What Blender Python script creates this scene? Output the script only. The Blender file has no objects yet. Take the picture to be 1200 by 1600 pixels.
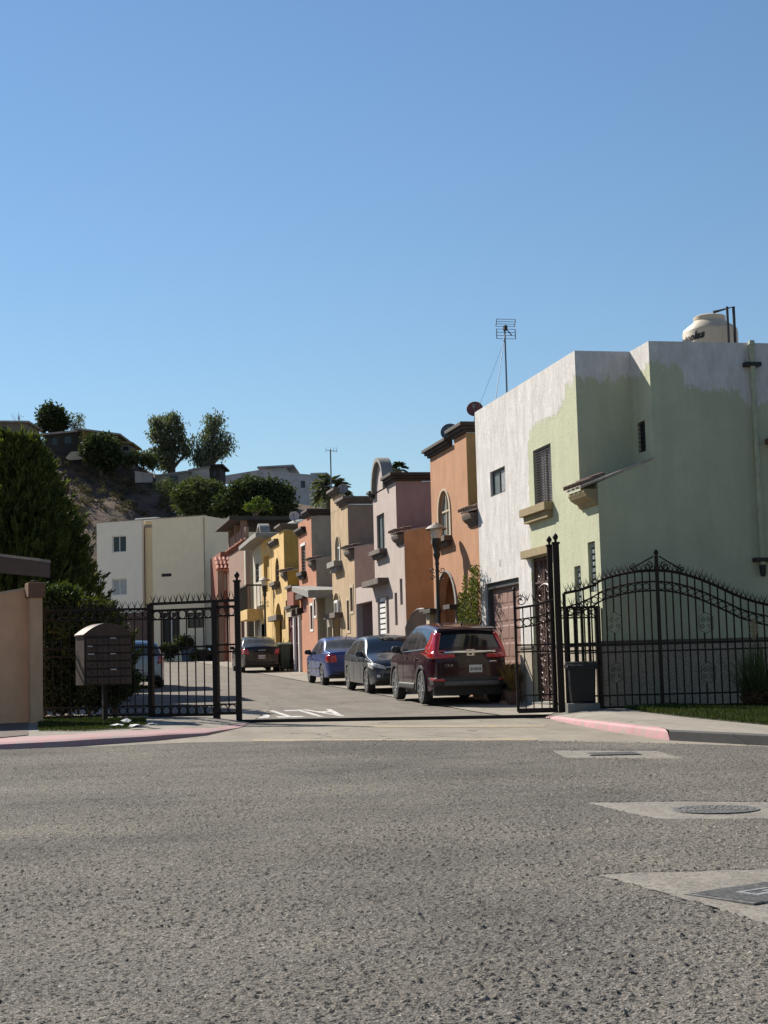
import bpy, bmesh, math, random
from mathutils import Vector, Matrix
from mathutils.bvhtree import BVHTree
from mathutils.geometry import tessellate_polygon
random.seed(7)
PI = math.pi
SC = bpy.context.scene
COL = SC.collection
# ---------------------------------------------------------------- camera (street runs along +Y, camera turned right of it)
FPX, ROLL = 2450.0, 0.027
_n = math.hypot(1, ROLL)
_ux = ((72 - 600) - (1060 - 800) * ROLL) / _n
_vy = ((1060 - 800) + (72 - 600) * ROLL) / _n
PITCH = math.atan(_vy / FPX)
YAW = math.atan(-_ux * math.cos(PITCH) / FPX)
SY, CY = math.sin(YAW), math.cos(YAW)
CAM = Vector((0, 0, 1.5))
FW = Vector((SY * math.cos(PITCH), CY * math.cos(PITCH), math.sin(PITCH)))
RT = Vector((CY, -SY, 0))
UP = RT.cross(FW)
cr = (RT - UP * ROLL) / _n
cu = (RT * ROLL + UP) / _n
cam = bpy.data.cameras.new('camera')
cam.sensor_fit = 'VERTICAL'
cam.sensor_height = 32
cam.lens = FPX / 1600 * 32
cam.clip_start = .1
cam.clip_end = 3000
camo = bpy.data.objects.new('camera', cam)
COL.objects.link(camo)
camo.matrix_world = Matrix(((cr.x, cu.x, -FW.x, CAM.x), (cr.y, cu.y, -FW.y, CAM.y), (cr.z, cu.z, -FW.z, CAM.z), (0, 0, 0, 1)))
SC.camera = camo
# ---------------------------------------------------------------- sky, sun, exposure
SUN = Vector((-1, 1.7, 1.5)).normalized()          # towards the sun: ahead of the camera, to the left
EL, AZ = math.asin(SUN.z), math.atan2(SUN.x, SUN.y)
world = bpy.data.worlds.new('World')
SC.world = world
world.use_nodes = True
wn = world.node_tree.nodes
sky = wn.new('ShaderNodeTexSky')
sky.sky_type = 'NISHITA'
sky.sun_disc = False
sky.sun_elevation = EL
sky.sun_rotation = AZ
sky.altitude = 300
sky.air_density = 1.38
sky.dust_density = 0.0
sky.ozone_density = 6.3
bg = wn['Background']
bg.inputs['Strength'].default_value = 0.0585
world.node_tree.links.new(sky.outputs['Color'], bg.inputs['Color'])
sl = bpy.data.lights.new('sun', 'SUN')
sl.energy = 5.0
sl.angle = math.radians(.5)
sl.color = (1, .93, .82)
so = bpy.data.objects.new('sun', sl)
COL.objects.link(so)
so.rotation_euler = (-SUN).to_track_quat('-Z', 'Y').to_euler()
so.location = (0, 0, 40)
vs = SC.view_settings
vs.view_transform = 'Standard'
vs.look = 'None'
vs.gamma = 1
vs.use_curve_mapping = False
vs.exposure = 0.83
try:
    SC.cycles.max_bounces = 6
    SC.cycles.transparent_max_bounces = 12
except Exception:
    pass
# ---------------------------------------------------------------- photo directions -> places
def ray(px, py):
    dx, dy = px - 600, py - 800
    a, b = (dx - dy * ROLL) / _n, (dy + dx * ROLL) / _n
    return FW + RT * (a / FPX) - UP * (b / FPX)
def onx(px, py, x):
    d = ray(px, py); return CAM + d * (x / d.x)
def ony(px, py, y):
    d = ray(px, py); return CAM + d * (y / d.y)
def at(px, py, d): return CAM + ray(px, py) * d
def G(x, y):
    v = x * SY + y * CY
    if v < 33: return .0171 * v
    return .5643 + .0272 * (min(v, 118) - 33)
def ong(px, py, dz=0):
    d = ray(px, py); lo, hi = 1, 260
    for i in range(60):
        m = (lo + hi) / 2; P = CAM + d * m
        if P.z > G(P.x, P.y) + dz: lo = m
        else: hi = m
    return CAM + d * lo
# ---------------------------------------------------------------- materials
def _nodes(name):
    m = bpy.data.materials.new(name); m.use_nodes = True
    return m, m.node_tree.nodes, m.node_tree.links, m.node_tree.nodes['Principled BSDF']
class NT:
    def __init__(s, nt): s.nt = nt
    def n(s, t, **k):
        q = s.nt.nodes.new(t)
        for a, b in k.items(): setattr(q, a, b)
        return q
    def l(s, a, b): s.nt.links.new(a, b)
    def val(s, sock, v):
        if hasattr(v, 'is_linked') or hasattr(v, 'links'): s.l(v, sock)
        else: sock.default_value = v
    def math(s, op, a, b=0, clamp=False):
        q = s.n('ShaderNodeMath', operation=op, use_clamp=clamp)
        s.val(q.inputs[0], a); s.val(q.inputs[1], b); return q.outputs[0]
    def noise(s, vec, scale, detail=4, rough=.55, dist=0):
        q = s.n('ShaderNodeTexNoise'); s.l(vec, q.inputs['Vector'])
        q.inputs['Scale'].default_value = scale; q.inputs['Detail'].default_value = detail
        q.inputs['Roughness'].default_value = rough; q.inputs['Distortion'].default_value = dist
        return q.outputs['Fac']
    def ramp(s, f, pts, interp='LINEAR'):
        q = s.n('ShaderNodeValToRGB'); s.l(f, q.inputs[0]); cr_ = q.color_ramp; cr_.interpolation = interp
        while len(cr_.elements) < len(pts): cr_.elements.new(.5)
        for e, (p, c) in zip(cr_.elements, pts):
            e.position = p; e.color = (c if hasattr(c, '__len__') else (c, c, c)) + ((1,) if not hasattr(c, '__len__') or len(c) == 3 else ())
        return q.outputs['Color']
    def mix(s, f, a, b, mode='MIX'):
        q = s.n('ShaderNodeMix', data_type='RGBA', blend_type=mode)
        s.val(q.inputs['Factor'], f)
        for sock, v in ((q.inputs['A'], a), (q.inputs['B'], b)):
            if hasattr(v, '__len__') and not hasattr(v, 'links'): sock.default_value = tuple(v) + ((1,) if len(v) == 3 else ())
            else: s.l(v, sock)
        return q.outputs['Result']
    def scaled(s, vec, sx, sy, sz):
        q = s.n('ShaderNodeMapping'); s.l(vec, q.inputs['Vector']); q.inputs['Scale'].default_value = (sx, sy, sz); return q.outputs[0]
MATS = {}
def mat(name, col, rough=.7, var=.12, scale=4., bump=.0, bscale=90., metal=0., spec=.5, streak=0., coat=0., world_pos=True, dirt=0.):
    if name in MATS: return MATS[name]
    m, N, L, B = _nodes(name); T = NT(m.node_tree)
    if world_pos: vec = T.n('ShaderNodeNewGeometry').outputs['Position']
    else: vec = T.n('ShaderNodeTexCoord').outputs['Object']
    c = None
    if var or streak:
        f = T.noise(vec, scale, 5, .6)
        lo = tuple(max(0, x * (1 - var * 1.6)) for x in col); hi = tuple(min(1, x * (1 + var)) for x in col)
        c = T.ramp(f, [(.3, lo), (.7, hi)])
        if streak:
            f2 = T.noise(T.scaled(vec, 2.6, 2.6, .8), 1.6, 5, .7)
            d = T.ramp(f2, [(.35, 1 - streak), (.62, 1.0)])
            c = T.mix(1.0, c, d, 'MULTIPLY')
        if dirt:
            f3 = T.noise(vec, .9, 6, .7)
            d = T.ramp(f3, [(.42, 1 - dirt), (.6, 1.0)])
            c = T.mix(1.0, c, d, 'MULTIPLY')
        L.new(c, B.inputs['Base Color'])
    else: B.inputs['Base Color'].default_value = tuple(col) + (1,)
    B.inputs['Roughness'].default_value = rough
    B.inputs['Metallic'].default_value = metal
    B.inputs['Specular IOR Level'].default_value = spec
    if coat:
        B.inputs['Coat Weight'].default_value = coat; B.inputs['Coat Roughness'].default_value = .04
    if bump:
        bn = T.n('ShaderNodeBump'); bn.inputs['Strength'].default_value = bump; bn.inputs['Distance'].default_value = .02
        L.new(T.noise(vec, bscale, 3, .6), bn.inputs['Height']); L.new(bn.outputs['Normal'], B.inputs['Normal'])
    MATS[name] = m; return m
ALB = .8
def sca(c, k=None): return tuple(x * (k or ALB) for x in c)
def stucco(name, col, streak=.18, var=.07, k=None): return mat(name, sca(col, k), .9, var, 1.7, .35, 70, spec=.2, streak=streak)
def leafmat(name, col, col2, trans=.25):
    if name in MATS: return MATS[name]
    m, N, L, B = _nodes(name); T = NT(m.node_tree)
    pos = T.n('ShaderNodeNewGeometry')
    f = T.noise(pos.outputs['Position'], 2.3, 4, .7)
    c = T.ramp(f, [(.32, col), (.68, col2)])
    r = T.ramp(pos.outputs['Random Per Island'], [(0, .6), (1, 1.3)])
    c = T.mix(1.0, c, r, 'MULTIPLY')
    L.new(c, B.inputs['Base Color']); B.inputs['Roughness'].default_value = .75; B.inputs['Specular IOR Level'].default_value = .12
    tr = T.n('ShaderNodeBsdfTranslucent'); L.new(T.mix(1.0, c, (1.3, 1.4, .5), 'MULTIPLY'), tr.inputs['Color'])
    mx = T.n('ShaderNodeMixShader'); mx.inputs[0].default_value = trans
    L.new(B.outputs[0], mx.inputs[1]); L.new(tr.outputs[0], mx.inputs[2])
    L.new(mx.outputs[0], N['Material Output'].inputs['Surface'])
    MATS[name] = m; return m
# ---------------------------------------------------------------- mesh building
class MB:
    def __init__(s): s.v = []; s.f = []
    def add(s, vs_, fs):
        o = len(s.v); s.v += [tuple(p) for p in vs_]; s.f += [tuple(i + o for i in f) for f in fs]; return s
    def box(s, x0, x1, y0, y1, z0, z1):
        return s.add([(x, y, z) for x in (x0, x1) for y in (y0, y1) for z in (z0, z1)],
                     [(0, 1, 3, 2), (4, 6, 7, 5), (0, 4, 5, 1), (2, 3, 7, 6), (0, 2, 6, 4), (1, 5, 7, 3)])
    def bar(s, p, q, w, h=None, up=(0, 0, 1)):          # square bar between two points
        p, q = Vector(p), Vector(q); h = h or w; d = (q - p).normalized(); up = Vector(up)
        if abs(d.dot(up)) > .95: up = Vector((0, 1, 0))
        a = d.cross(up).normalized() * w / 2; b = a.cross(d).normalized() * h / 2
        vs_ = [c + i * a + j * b for c in (p, q) for i, j in ((-1, -1), (1, -1), (1, 1), (-1, 1))]
        return s.add(vs_, [(0, 3, 2, 1), (4, 5, 6, 7), (0, 1, 5, 4), (1, 2, 6, 5), (2, 3, 7, 6), (3, 0, 4, 7)])
    def path(s, pts, r, n=6, closed=False, caps=True):
        pts = [Vector(p) for p in pts]; k = len(pts); rs = r if hasattr(r, '__len__') else [r] * k
        vs_ = []; up = None
        for i, p in enumerate(pts):
            if closed: d = pts[(i + 1) % k] - pts[i - 1]
            else: d = pts[min(i + 1, k - 1)] - pts[max(i - 1, 0)]
            d.normalize()
            if up is None: up = d.orthogonal().normalized()
            up = (up - d * up.dot(d)); up = up.normalized() if up.length > 1e-5 else d.orthogonal().normalized()
            e = d.cross(up)
            vs_ += [p + rs[i] * (math.cos(2 * PI * j / n) * up + math.sin(2 * PI * j / n) * e) for j in range(n)]
        fs = []
        for i in range(k if closed else k - 1):
            a, b = i * n, ((i + 1) % k) * n
            fs += [(a + j, a + (j + 1) % n, b + (j + 1) % n, b + j) for j in range(n)]
        if caps and not closed: fs += [tuple(range(n))[::-1], tuple((k - 1) * n + j for j in range(n))]
        return s.add(vs_, fs)
    def lathe(s, prof, n=20, c=(0, 0, 0), a0=0, a1=2 * PI):
        full = abs(a1 - a0 - 2 * PI) < 1e-6; m = n if full else n + 1; vs_ = []
        for r, z in prof:
            vs_ += [(c[0] + r * math.cos(a0 + (a1 - a0) * j / n), c[1] + r * math.sin(a0 + (a1 - a0) * j / n), c[2] + z) for j in range(m)]
        fs = []
        for i in range(len(prof) - 1):
            for j in range(n):
                fs.append((i * m + j, i * m + (j + 1) % m, (i + 1) * m + (j + 1) % m, (i + 1) * m + j))
        return s.add(vs_, fs)
    def plate(s, outer, holes, fn, t, back=True):      # flat outline with holes, given thickness
        loops = [[Vector((a, b, 0)) for a, b in lp] for lp in [outer] + list(holes)]
        flat = [p for lp in loops for p in lp]; tris = tessellate_polygon(loops)
        k = len(flat)
        vs_ = [fn(p.x, p.y, 0) for p in flat] + [fn(p.x, p.y, t) for p in flat]
        fs = [tuple(x) for x in tris] + ([tuple(i + k for i in x) for x in tris] if back else [])
        o = 0
        for lp in loops:
            q = len(lp)
            fs += [(o + i, o + (i + 1) % q, k + o + (i + 1) % q, k + o + i) for i in range(q)]; o += q
        return s.add(vs_, fs)
    def xf(s, M):
        s.v = [tuple(M @ Vector(p)) for p in s.v]; return s
    def mesh(s, name):
        me = bpy.data.meshes.new(name); me.from_pydata(s.v, [], s.f); me.update(); return me
    def build(s, name, m, parent=None, smooth=None, wpos=False, bevel=0):
        if wpos and parent is not None:
            o = ORG[parent.name]; s.v = [(p[0] - o.x, p[1] - o.y, p[2] - o.z) for p in s.v]
        me = s.mesh(name)
        bm = bmesh.new(); bm.from_mesh(me); bmesh.ops.recalc_face_normals(bm, faces=bm.faces); bm.to_mesh(me); bm.free()
        return link(name, me, m, parent, smooth, bevel)
ORG = {}
def link(name, me, m, parent=None, smooth=None, bevel=0):
    if not me.materials: me.materials.append(m)
    if smooth is not None:
        me.polygons.foreach_set('use_smooth', [True] * len(me.polygons)); me.set_sharp_from_angle(angle=math.radians(smooth))
    ob = bpy.data.objects.new(name, me); COL.objects.link(ob); ob.parent = parent
    if parent is not None: ORG[ob.name] = ORG[parent.name]
    else: ORG[ob.name] = Vector((0, 0, 0))
    if bevel:
        b = ob.modifiers.new('bevel', 'BEVEL'); b.width = bevel; b.segments = 2; b.limit_method = 'ANGLE'
    return ob
def thing(name, label, cat, loc=(0, 0, 0), rz=0, group=None):
    ob = bpy.data.objects.new(name, None); COL.objects.link(ob); ob.empty_display_size = .2
    ob.location = loc; ob.rotation_euler = (0, 0, rz); ORG[ob.name] = Vector(loc)
    return tag(ob, label, cat, group)
def tag(ob, label, cat, group=None):
    ob['label'] = label; ob['category'] = cat
    if group: ob['group'] = group
    return ob
def struct(ob): ob['kind'] = 'structure'; return ob
def inst(src, name, parent, M):
    ob = bpy.data.objects.new(name, src if isinstance(src, bpy.types.Mesh) else src.data); COL.objects.link(ob)
    ob.parent = parent; ob.matrix_local = M; ORG[ob.name] = ORG[parent.name]; return ob
def textmesh(txt, size=1, shear=0, bold=0):
    cu_ = bpy.data.curves.new('text', 'FONT'); cu_.body = txt; cu_.size = size; cu_.shear = shear; cu_.offset = bold; cu_.resolution_u = 3
    ob = bpy.data.objects.new('text', cu_); COL.objects.link(ob); bpy.context.view_layer.update()
    me = ob.to_mesh(); b = MB(); b.add([tuple(v.co) for v in me.vertices], [tuple(p.vertices) for p in me.polygons])
    ob.to_mesh_clear(); bpy.data.objects.remove(ob); bpy.data.curves.remove(cu_)
    return b
def interp(pts, x):
    if x <= pts[0][0]: return pts[0][1]
    for (a, b), (c, d) in zip(pts, pts[1:]):
        if x <= c: return b + (d - b) * (x - a) / max(1e-9, c - a)
    return pts[-1][1]
def smooth_interp(pts, x):
    if x <= pts[0][0]: return pts[0][1]
    if x >= pts[-1][0]: return pts[-1][1]
    k = max(i for i in range(len(pts) - 1) if pts[i][0] <= x)
    def sl_(i):
        if i <= 0 or i >= len(pts) - 1: j = min(max(i, 0), len(pts) - 2); return (pts[j + 1][1] - pts[j][1]) / (pts[j + 1][0] - pts[j][0])
        a = (pts[i][1] - pts[i - 1][1]) / (pts[i][0] - pts[i - 1][0]); b = (pts[i + 1][1] - pts[i][1]) / (pts[i + 1][0] - pts[i][0])
        return 0 if a * b <= 0 else 2 * a * b / (a + b)
    (x0, y0), (x1, y1) = pts[k], pts[k + 1]; h = x1 - x0; t = (x - x0) / h
    return (2*t**3-3*t*t+1)*y0 + (t**3-2*t*t+t)*h*sl_(k) + (-2*t**3+3*t*t)*y1 + (t**3-t*t)*h*sl_(k+1)
# ================================================================ setting: ground, streets, kerbs, verges
import numpy as np
VH = Vector((SY, CY, 0))
def vl(x, y): return x * SY + y * CY
def uv2(v, u): return VH.x * v + RT.x * u, VH.y * v + RT.y * u
def clip(poly, v0, keep_low):
    out = []
    for i, p in enumerate(poly):
        q = poly[(i + 1) % len(poly)]; a, b = vl(*p) - v0, vl(*q) - v0
        if not keep_low: a, b = -a, -b
        if a <= 0: out.append(p)
        if (a < 0 < b) or (b < 0 < a):
            t = a / (a - b); out.append((p[0] + (q[0] - p[0]) * t, p[1] + (q[1] - p[1]) * t))
    return out
def sheet(name, poly, dz, m, parent=None):
    b = MB(); poly = [(p[0], p[1]) for p in poly]
    mid = clip(poly, 33, False)
    for pc in (clip(poly, 33, True), clip(mid, 118, True) if mid else [], clip(mid, 118, False) if mid else []):
        if len(pc) < 3: continue
        tr = tessellate_polygon([[Vector((x, y, 0)) for x, y in pc]])
        b.add([(x, y, G(x, y) + dz) for x, y in pc], [tuple(t) for t in tr])
    me = b.mesh(name)
    bm = bmesh.new(); bm.from_mesh(me); bmesh.ops.recalc_face_normals(bm, faces=bm.faces)
    for f in bm.faces:
        if f.normal.z < 0: f.normal_flip()
    bm.to_mesh(me); bm.free()
    return link(name, me, m, parent)
def mk_asphalt():
    m, N, L, B = _nodes('chip_seal_asphalt'); T = NT(m.node_tree)
    pos = T.n('ShaderNodeNewGeometry').outputs['Position']
    vo = T.n('ShaderNodeTexVoronoi'); L.new(pos, vo.inputs['Vector']); vo.inputs['Scale'].default_value = 95
    sep = T.n('ShaderNodeSeparateColor'); L.new(vo.outputs['Color'], sep.inputs[0])
    c = T.ramp(sep.outputs[0], [(0, (.075, .072, .067)), (.25, (.128, .121, .110)), (.75, (.188, .177, .161)), (1, (.28, .264, .24))])
    for sc_, frac, rad, col in ((70, .30, .38, (.05, .05, .048)), (34, .30, .32, (.03, .032, .03)), (17, .26, .22, (.018, .02, .019)), (40, .07, .2, (.5, .48, .45))):       # dark flecks paint in shaded pits and stone sides; a few pale stones
        v2 = T.n('ShaderNodeTexVoronoi'); L.new(pos, v2.inputs['Vector']); v2.inputs['Scale'].default_value = sc_
        s2 = T.n('ShaderNodeSeparateColor'); L.new(v2.outputs['Color'], s2.inputs[0])
        k_ = T.math('MULTIPLY', T.math('LESS_THAN', s2.outputs[0], frac), T.math('LESS_THAN', T.math('ADD', v2.outputs['Distance'], T.math('MULTIPLY', T.noise(pos, sc_ * 3, 2), .12)), rad + .06))
        c = T.mix(T.math('MULTIPLY', k_, .93), c, col)
        if sc_ == 34: vo2 = v2
    c = T.mix(1.0, c, T.ramp(T.noise(pos, .35, 5, .6), [(.3, (.66, .65, .64)), (.5, (.88, .87, .855)), (.7, (1.12, 1.09, 1.04))]), 'MULTIPLY')
    vc = T.n('ShaderNodeTexVoronoi', feature='DISTANCE_TO_EDGE'); vc.inputs['Scale'].default_value = .33
    ad = T.n('ShaderNodeVectorMath', operation='ADD'); nq = T.n('ShaderNodeTexNoise'); nq.inputs['Scale'].default_value = 1.6; nq.inputs['Detail'].default_value = 6
    L.new(pos, nq.inputs['Vector']); L.new(pos, ad.inputs[0]); L.new(nq.outputs['Color'], ad.inputs[1]); L.new(ad.outputs[0], vc.inputs['Vector'])
    ck = T.math('MULTIPLY', T.ramp(vc.outputs['Distance'], [(0, 1.0), (.007, 0.0)]), T.ramp(T.noise(pos, .5, 3), [(.48, 0.0), (.6, .75)]))
    c = T.mix(ck, c, (.05, .048, .044))
    c = T.mix(T.ramp(T.noise(pos, .8, 3, .4), [(.68, 0.0), (.76, .45)]), c, (.075, .07, .065))
    c = T.mix(1.0, c, T.ramp(T.noise(T.scaled(pos, .25, .9, 1), 1.3, 6, .7), [(.35, (.82, .82, .83)), (.65, (1.06, 1.04, 1.0))]), 'MULTIPLY')
    L.new(c, B.inputs['Base Color']); B.inputs['Roughness'].default_value = .95; B.inputs['Specular IOR Level'].default_value = .08
    h = T.math('ADD', T.math('MULTIPLY', vo.outputs['Distance'], -1.0), T.math('MULTIPLY', vo2.outputs['Distance'], -.9))
    bn = T.n('ShaderNodeBump'); bn.inputs['Strength'].default_value = .5; bn.inputs['Distance'].default_value = .010
    L.new(h, bn.inputs['Height']); L.new(bn.outputs['Normal'], B.inputs['Normal'])
    return m
def mk_concrete(name, col, crack=.6, bump=.25, coarse=0):
    m, N, L, B = _nodes(name); T = NT(m.node_tree); col = sca(col)
    pos = T.n('ShaderNodeNewGeometry').outputs['Position']
    c = T.ramp(T.noise(pos, .8, 6, .65), [(.28, tuple(x * .78 for x in col)), (.72, tuple(x * 1.12 for x in col))])
    c = T.mix(1.0, c, T.ramp(T.noise(pos, 9, 5, .7), [(.3, .88), (.7, 1.06)]), 'MULTIPLY')
    c = T.mix(1.0, c, T.ramp(T.noise(T.scaled(pos, 2.5, .25, 1), 1.0, 4, .6), [(.38, .86), (.6, 1.0)]), 'MULTIPLY')
    vo = T.n('ShaderNodeTexVoronoi', feature='DISTANCE_TO_EDGE'); vo.inputs['Scale'].default_value = .28
    ad = T.n('ShaderNodeVectorMath', operation='ADD'); nz = T.n('ShaderNodeTexNoise'); nz.inputs['Scale'].default_value = 1.2
    L.new(pos, nz.inputs['Vector']); L.new(pos, ad.inputs[0]); L.new(nz.outputs['Color'], ad.inputs[1]); L.new(ad.outputs[0], vo.inputs['Vector'])
    ck = T.ramp(vo.outputs['Distance'], [(0, 1 - crack), (.006, 1.0)])
    c = T.mix(1.0, c, ck, 'MULTIPLY')
    if coarse:
        v2 = T.n('ShaderNodeTexVoronoi'); v2.inputs['Scale'].default_value = 55; L.new(pos, v2.inputs['Vector'])
        s2 = T.n('ShaderNodeSeparateColor'); L.new(v2.outputs['Color'], s2.inputs[0])
        c = T.mix(1.0, c, T.ramp(s2.outputs[0], [(0, 1 - coarse), (.4, 1), (1, 1 + coarse * .4)]), 'MULTIPLY')
    L.new(c, B.inputs['Base Color']); B.inputs['Roughness'].default_value = .92; B.inputs['Specular IOR Level'].default_value = .12
    bn = T.n('ShaderNodeBump'); bn.inputs['Strength'].default_value = bump; bn.inputs['Distance'].default_value = .01
    L.new(T.noise(pos, 70, 3, .7), bn.inputs['Height']); L.new(bn.outputs['Normal'], B.inputs['Normal'])
    return m
def mk_worn(name, paint, under, lo=.42, hi=.55, scale=5):
    m, N, L, B = _nodes(name); T = NT(m.node_tree); paint, under = sca(paint), sca(under)
    pos = T.n('ShaderNodeNewGeometry').outputs['Position']
    f = T.ramp(T.noise(pos, scale, 7, .75), [(lo, 0.0), (hi, 1.0)])
    p = T.ramp(T.noise(pos, 1.2, 5, .6), [(.3, tuple(x * .82 for x in paint)), (.7, tuple(min(1, x * 1.1) for x in paint))])
    L.new(T.mix(f, under, p), B.inputs['Base Color']); B.inputs['Roughness'].default_value = .8; B.inputs['Specular IOR Level'].default_value = .3
    bn = T.n('ShaderNodeBump'); bn.inputs['Strength'].default_value = .3; bn.inputs['Distance'].default_value = .01
    L.new(T.noise(pos, 60, 3, .7), bn.inputs['Height']); L.new(bn.outputs['Normal'], B.inputs['Normal'])
    return m
ASPH = mk_asphalt()
CONC = mk_concrete('street_concrete', (.235, .21, .18))
APRON = mk_concrete('apron_concrete', (.335, .298, .245), .75)
WALK = mk_concrete('sidewalk_concrete', (.37, .335, .285), .6)
PATCH = mk_concrete('patch_concrete', (.31, .285, .25), .0, .6, .45)
KERBG = mk_concrete('kerb_concrete', (.25, .24, .22), .3)
PINK = mk_worn('worn_pink_paint', (.56, .29, .31), (.36, .31, .28), .38, .54, 4)
PINKF = mk_worn('faded_pink_paint', (.47, .25, .26), (.33, .28, .26), .36, .56, 3)
YELW = mk_worn('worn_yellow_paint', (.60, .39, .11), (.29, .26, .215), .46, .70, 9)
WHT = mk_worn('worn_white_paint', (.70, .69, .67), (.26, .24, .21), .40, .55, 11)
SOIL = mat('dry_soil', (.20, .16, .12), .95, .25, 2, .5, 30)
# base terrain sheet
b = MB(); rows = [-90, 33, 118, 900]
for v in rows:
    for u in (-700, 700):
        x, y = uv2(v, u); b.v.append((x, y, (G(x, y) if v > 0 else .0171 * v) - .12))
b.f = [(0, 1, 3, 2), (2, 3, 5, 4), (4, 5, 7, 6)]
struct(b.build('ground', SOIL))
edge_px = [(-500, 1200), (-200, 1184), (0, 1173), (90, 1169), (180, 1165), (300, 1160), (430, 1158), (550, 1158), (700, 1158), (850, 1159), (960, 1161), (1050, 1163), (1200, 1168), (1450, 1178), (1900, 1196)]
edge = [ong(*p) for p in edge_px]
EDGE = [(p.x, p.y) for p in edge]
lx, ly = EDGE[0]; rx, ry = EDGE[-1]
bl, br = uv2(-30, -60), uv2(-30, 60)
asph = [(lx - 60, ly + 22)] + EDGE + [(rx + 40, ry - 38), br, bl, (lx - 60, ly - 20)]
street = struct(sheet('cross_street', asph, 0, ASPH))
# concrete apron between asphalt and gate, then the inner street
gl, gr = Vector((3.0, 31.35)), Vector((10.6, 28.75))
apron = EDGE[:] + [(22, 20), (14.5, 27.2), (gr.x, gr.y), (gl.x, gl.y), (-3, 33.2), (-30, 40)]
struct(sheet('apron', apron, -.008, APRON))
struct(sheet('inner_street', [(gl.x - .6, gl.y + .2), (gr.x - 1.75, gr.y + .6), (8.75, 36), (8.75, 98), (3, 104), (-30, 110), (-30, 101), (-4, 96), (1.6, 90), (1.6, 34)], -.004, CONC))
struct(sheet('driveway_strip', [(8.75, 29.4), (10.62, 28.76), (10.62, 98), (8.75, 98)], .012, WALK))
struct(sheet('left_footway', [(-.6, 33), (1.6, 34), (1.6, 90), (-.6, 90)], .03, WALK))
# road markings
def mark(name, pts, m, dz=-.004): return struct(sheet(name, [(p.x, p.y) for p in pts], dz, m))
for (x0, y0, x1, y1, w) in ((395, 1154.5, 840, 1153, 3.0), (560, 1132.5, 852, 1132, 3.2)):
    mark('yellow_line', [ong(x0, y0), ong((x0 + x1) / 2, (y0 + y1) / 2 + .6), ong(x1, y1), ong(x1, y1 + w), ong((x0 + x1) / 2, (y0 + y1) / 2 + w + .6), ong(x0, y0 + w)], YELW)
tx = textmesh('ALTO', 1, 0, .02)
xs = [p[0] for p in tx.v]; ys = [p[1] for p in tx.v]
xa, xb = ong(360, 1114).x, ong(533, 1112).x; ya, yb = ong(470, 1119.5).y, ong(470, 1107).y
tv = []
for p in tx.v:
    s = (p[0] - min(xs)) / (max(xs) - min(xs)); t = (p[1] - min(ys)) / (max(ys) - min(ys))
    X = xb + (xa - xb) * s; Y = yb + (ya - yb) * t - .32 * (X - xa) ; tv.append((X, Y, G(X, Y) + .001))
tx.v = tv
word = tx.build('painted_word', WHT); struct(word)
for x0, y0, x1, y1 in ((678, 1184, 700, 1186), (690, 1190, 712, 1192), (755, 1201, 770, 1203)):
    mark('paint_mark', [ong(x0, y0), ong(x1, y0), ong(x1, y1), ong(x0, y1)], WHT, .006)
# loose chippings in relief close to the camera (numpy cellular heights)
def cellular(x, y, s):
    gx, gy = np.floor(x / s), np.floor(y / s); best = np.full(x.shape, 9.); bid = np.zeros(x.shape)
    for i in (-1, 0, 1):
        for j in (-1, 0, 1):
            cx, cy = gx + i, gy + j
            h1 = np.mod(np.sin(cx * 127.1 + cy * 311.7) * 43758.5453, 1); h2 = np.mod(np.sin(cx * 269.5 + cy * 183.3) * 43758.5453, 1)
            d = np.hypot(x / s - cx - h1, y / s - cy - h2); k = d < best
            best = np.where(k, d, best); bid = np.where(k, np.mod(h1 * 7.31 + h2 * 3.77, 1), bid)
    return best, bid
covers = []      # patch outlines (world) filled below
def inpoly(x, y, poly):
    r = np.zeros(x.shape, bool); n = len(poly)
    for i in range(n):
        (x0, y0), (x1, y1) = poly[i], poly[i - 1]
        c = ((y0 > y) != (y1 > y)) & (x < (x1 - x0) * (y - y0) / (y1 - y0 + 1e-12) + x0); r ^= c
    return r
P3 = [ong(*p) for p in ((935, 1370), (1000, 1366), (1200, 1361), (1420, 1355), (1420, 1490), (1200, 1449), (1080, 1411), (1010, 1391))]
P2 = [ong(*p) for p in ((915, 1256), (1060, 1254), (1200, 1255), (1330, 1257), (1330, 1280), (1200, 1281), (1030, 1282), (985, 1273))]
P1 = [ong(*p) for p in ((860, 1173.5), (960, 1174), (1025, 1174.5), (1066, 1186.5), (980, 1186), (884, 1185.5))]
nr, nc = 900, 700
vv = 5.2 * (24.6 / 5.2) ** (np.arange(nr) / (nr - 1)); uu = np.linspace(-.29, .29, nc)
V, U = np.meshgrid(vv, uu, indexing='ij'); U = U * V
X = VH.x * V + RT.x * U; Y = VH.y * V + RT.y * U
d1, i1 = cellular(X, Y, .052); d2, i2 = cellular(X + 7, Y + 3, .030); d3, i3 = cellular(X + 3, Y + 5, .085)
worn = .85 + .16 * np.sin(X * 1.9 + 2 * np.sin(Y * .7)) + .14 * np.sin(Y * 1.3 + 1.7 * np.sin(X * 1.1 + 1))    # some areas are worn smoother than others
h = .013 * (i1 > .55) * (.35 + .8 * np.mod(i1 * 17.3, 1)) * np.clip(2.6 * (.46 - d1), 0, 1) * worn + .006 * (i2 > .45) * i2 * np.clip(2.4 * (.5 - d2), 0, 1) + .014 * (i3 > .9) * np.clip(2.6 * (.32 - d3), 0, 1)
h -= .012 * (i1 < .16) * np.clip(2.4 * (.4 - d1), 0, 1)
fade = np.clip((24.6 - V) / .5, 0, 1) * np.clip((.29 - np.abs(U / V)) / .015, 0, 1) * np.clip((V - 5.2) / .3, 0, 1)
h = .013 + h * fade
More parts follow.
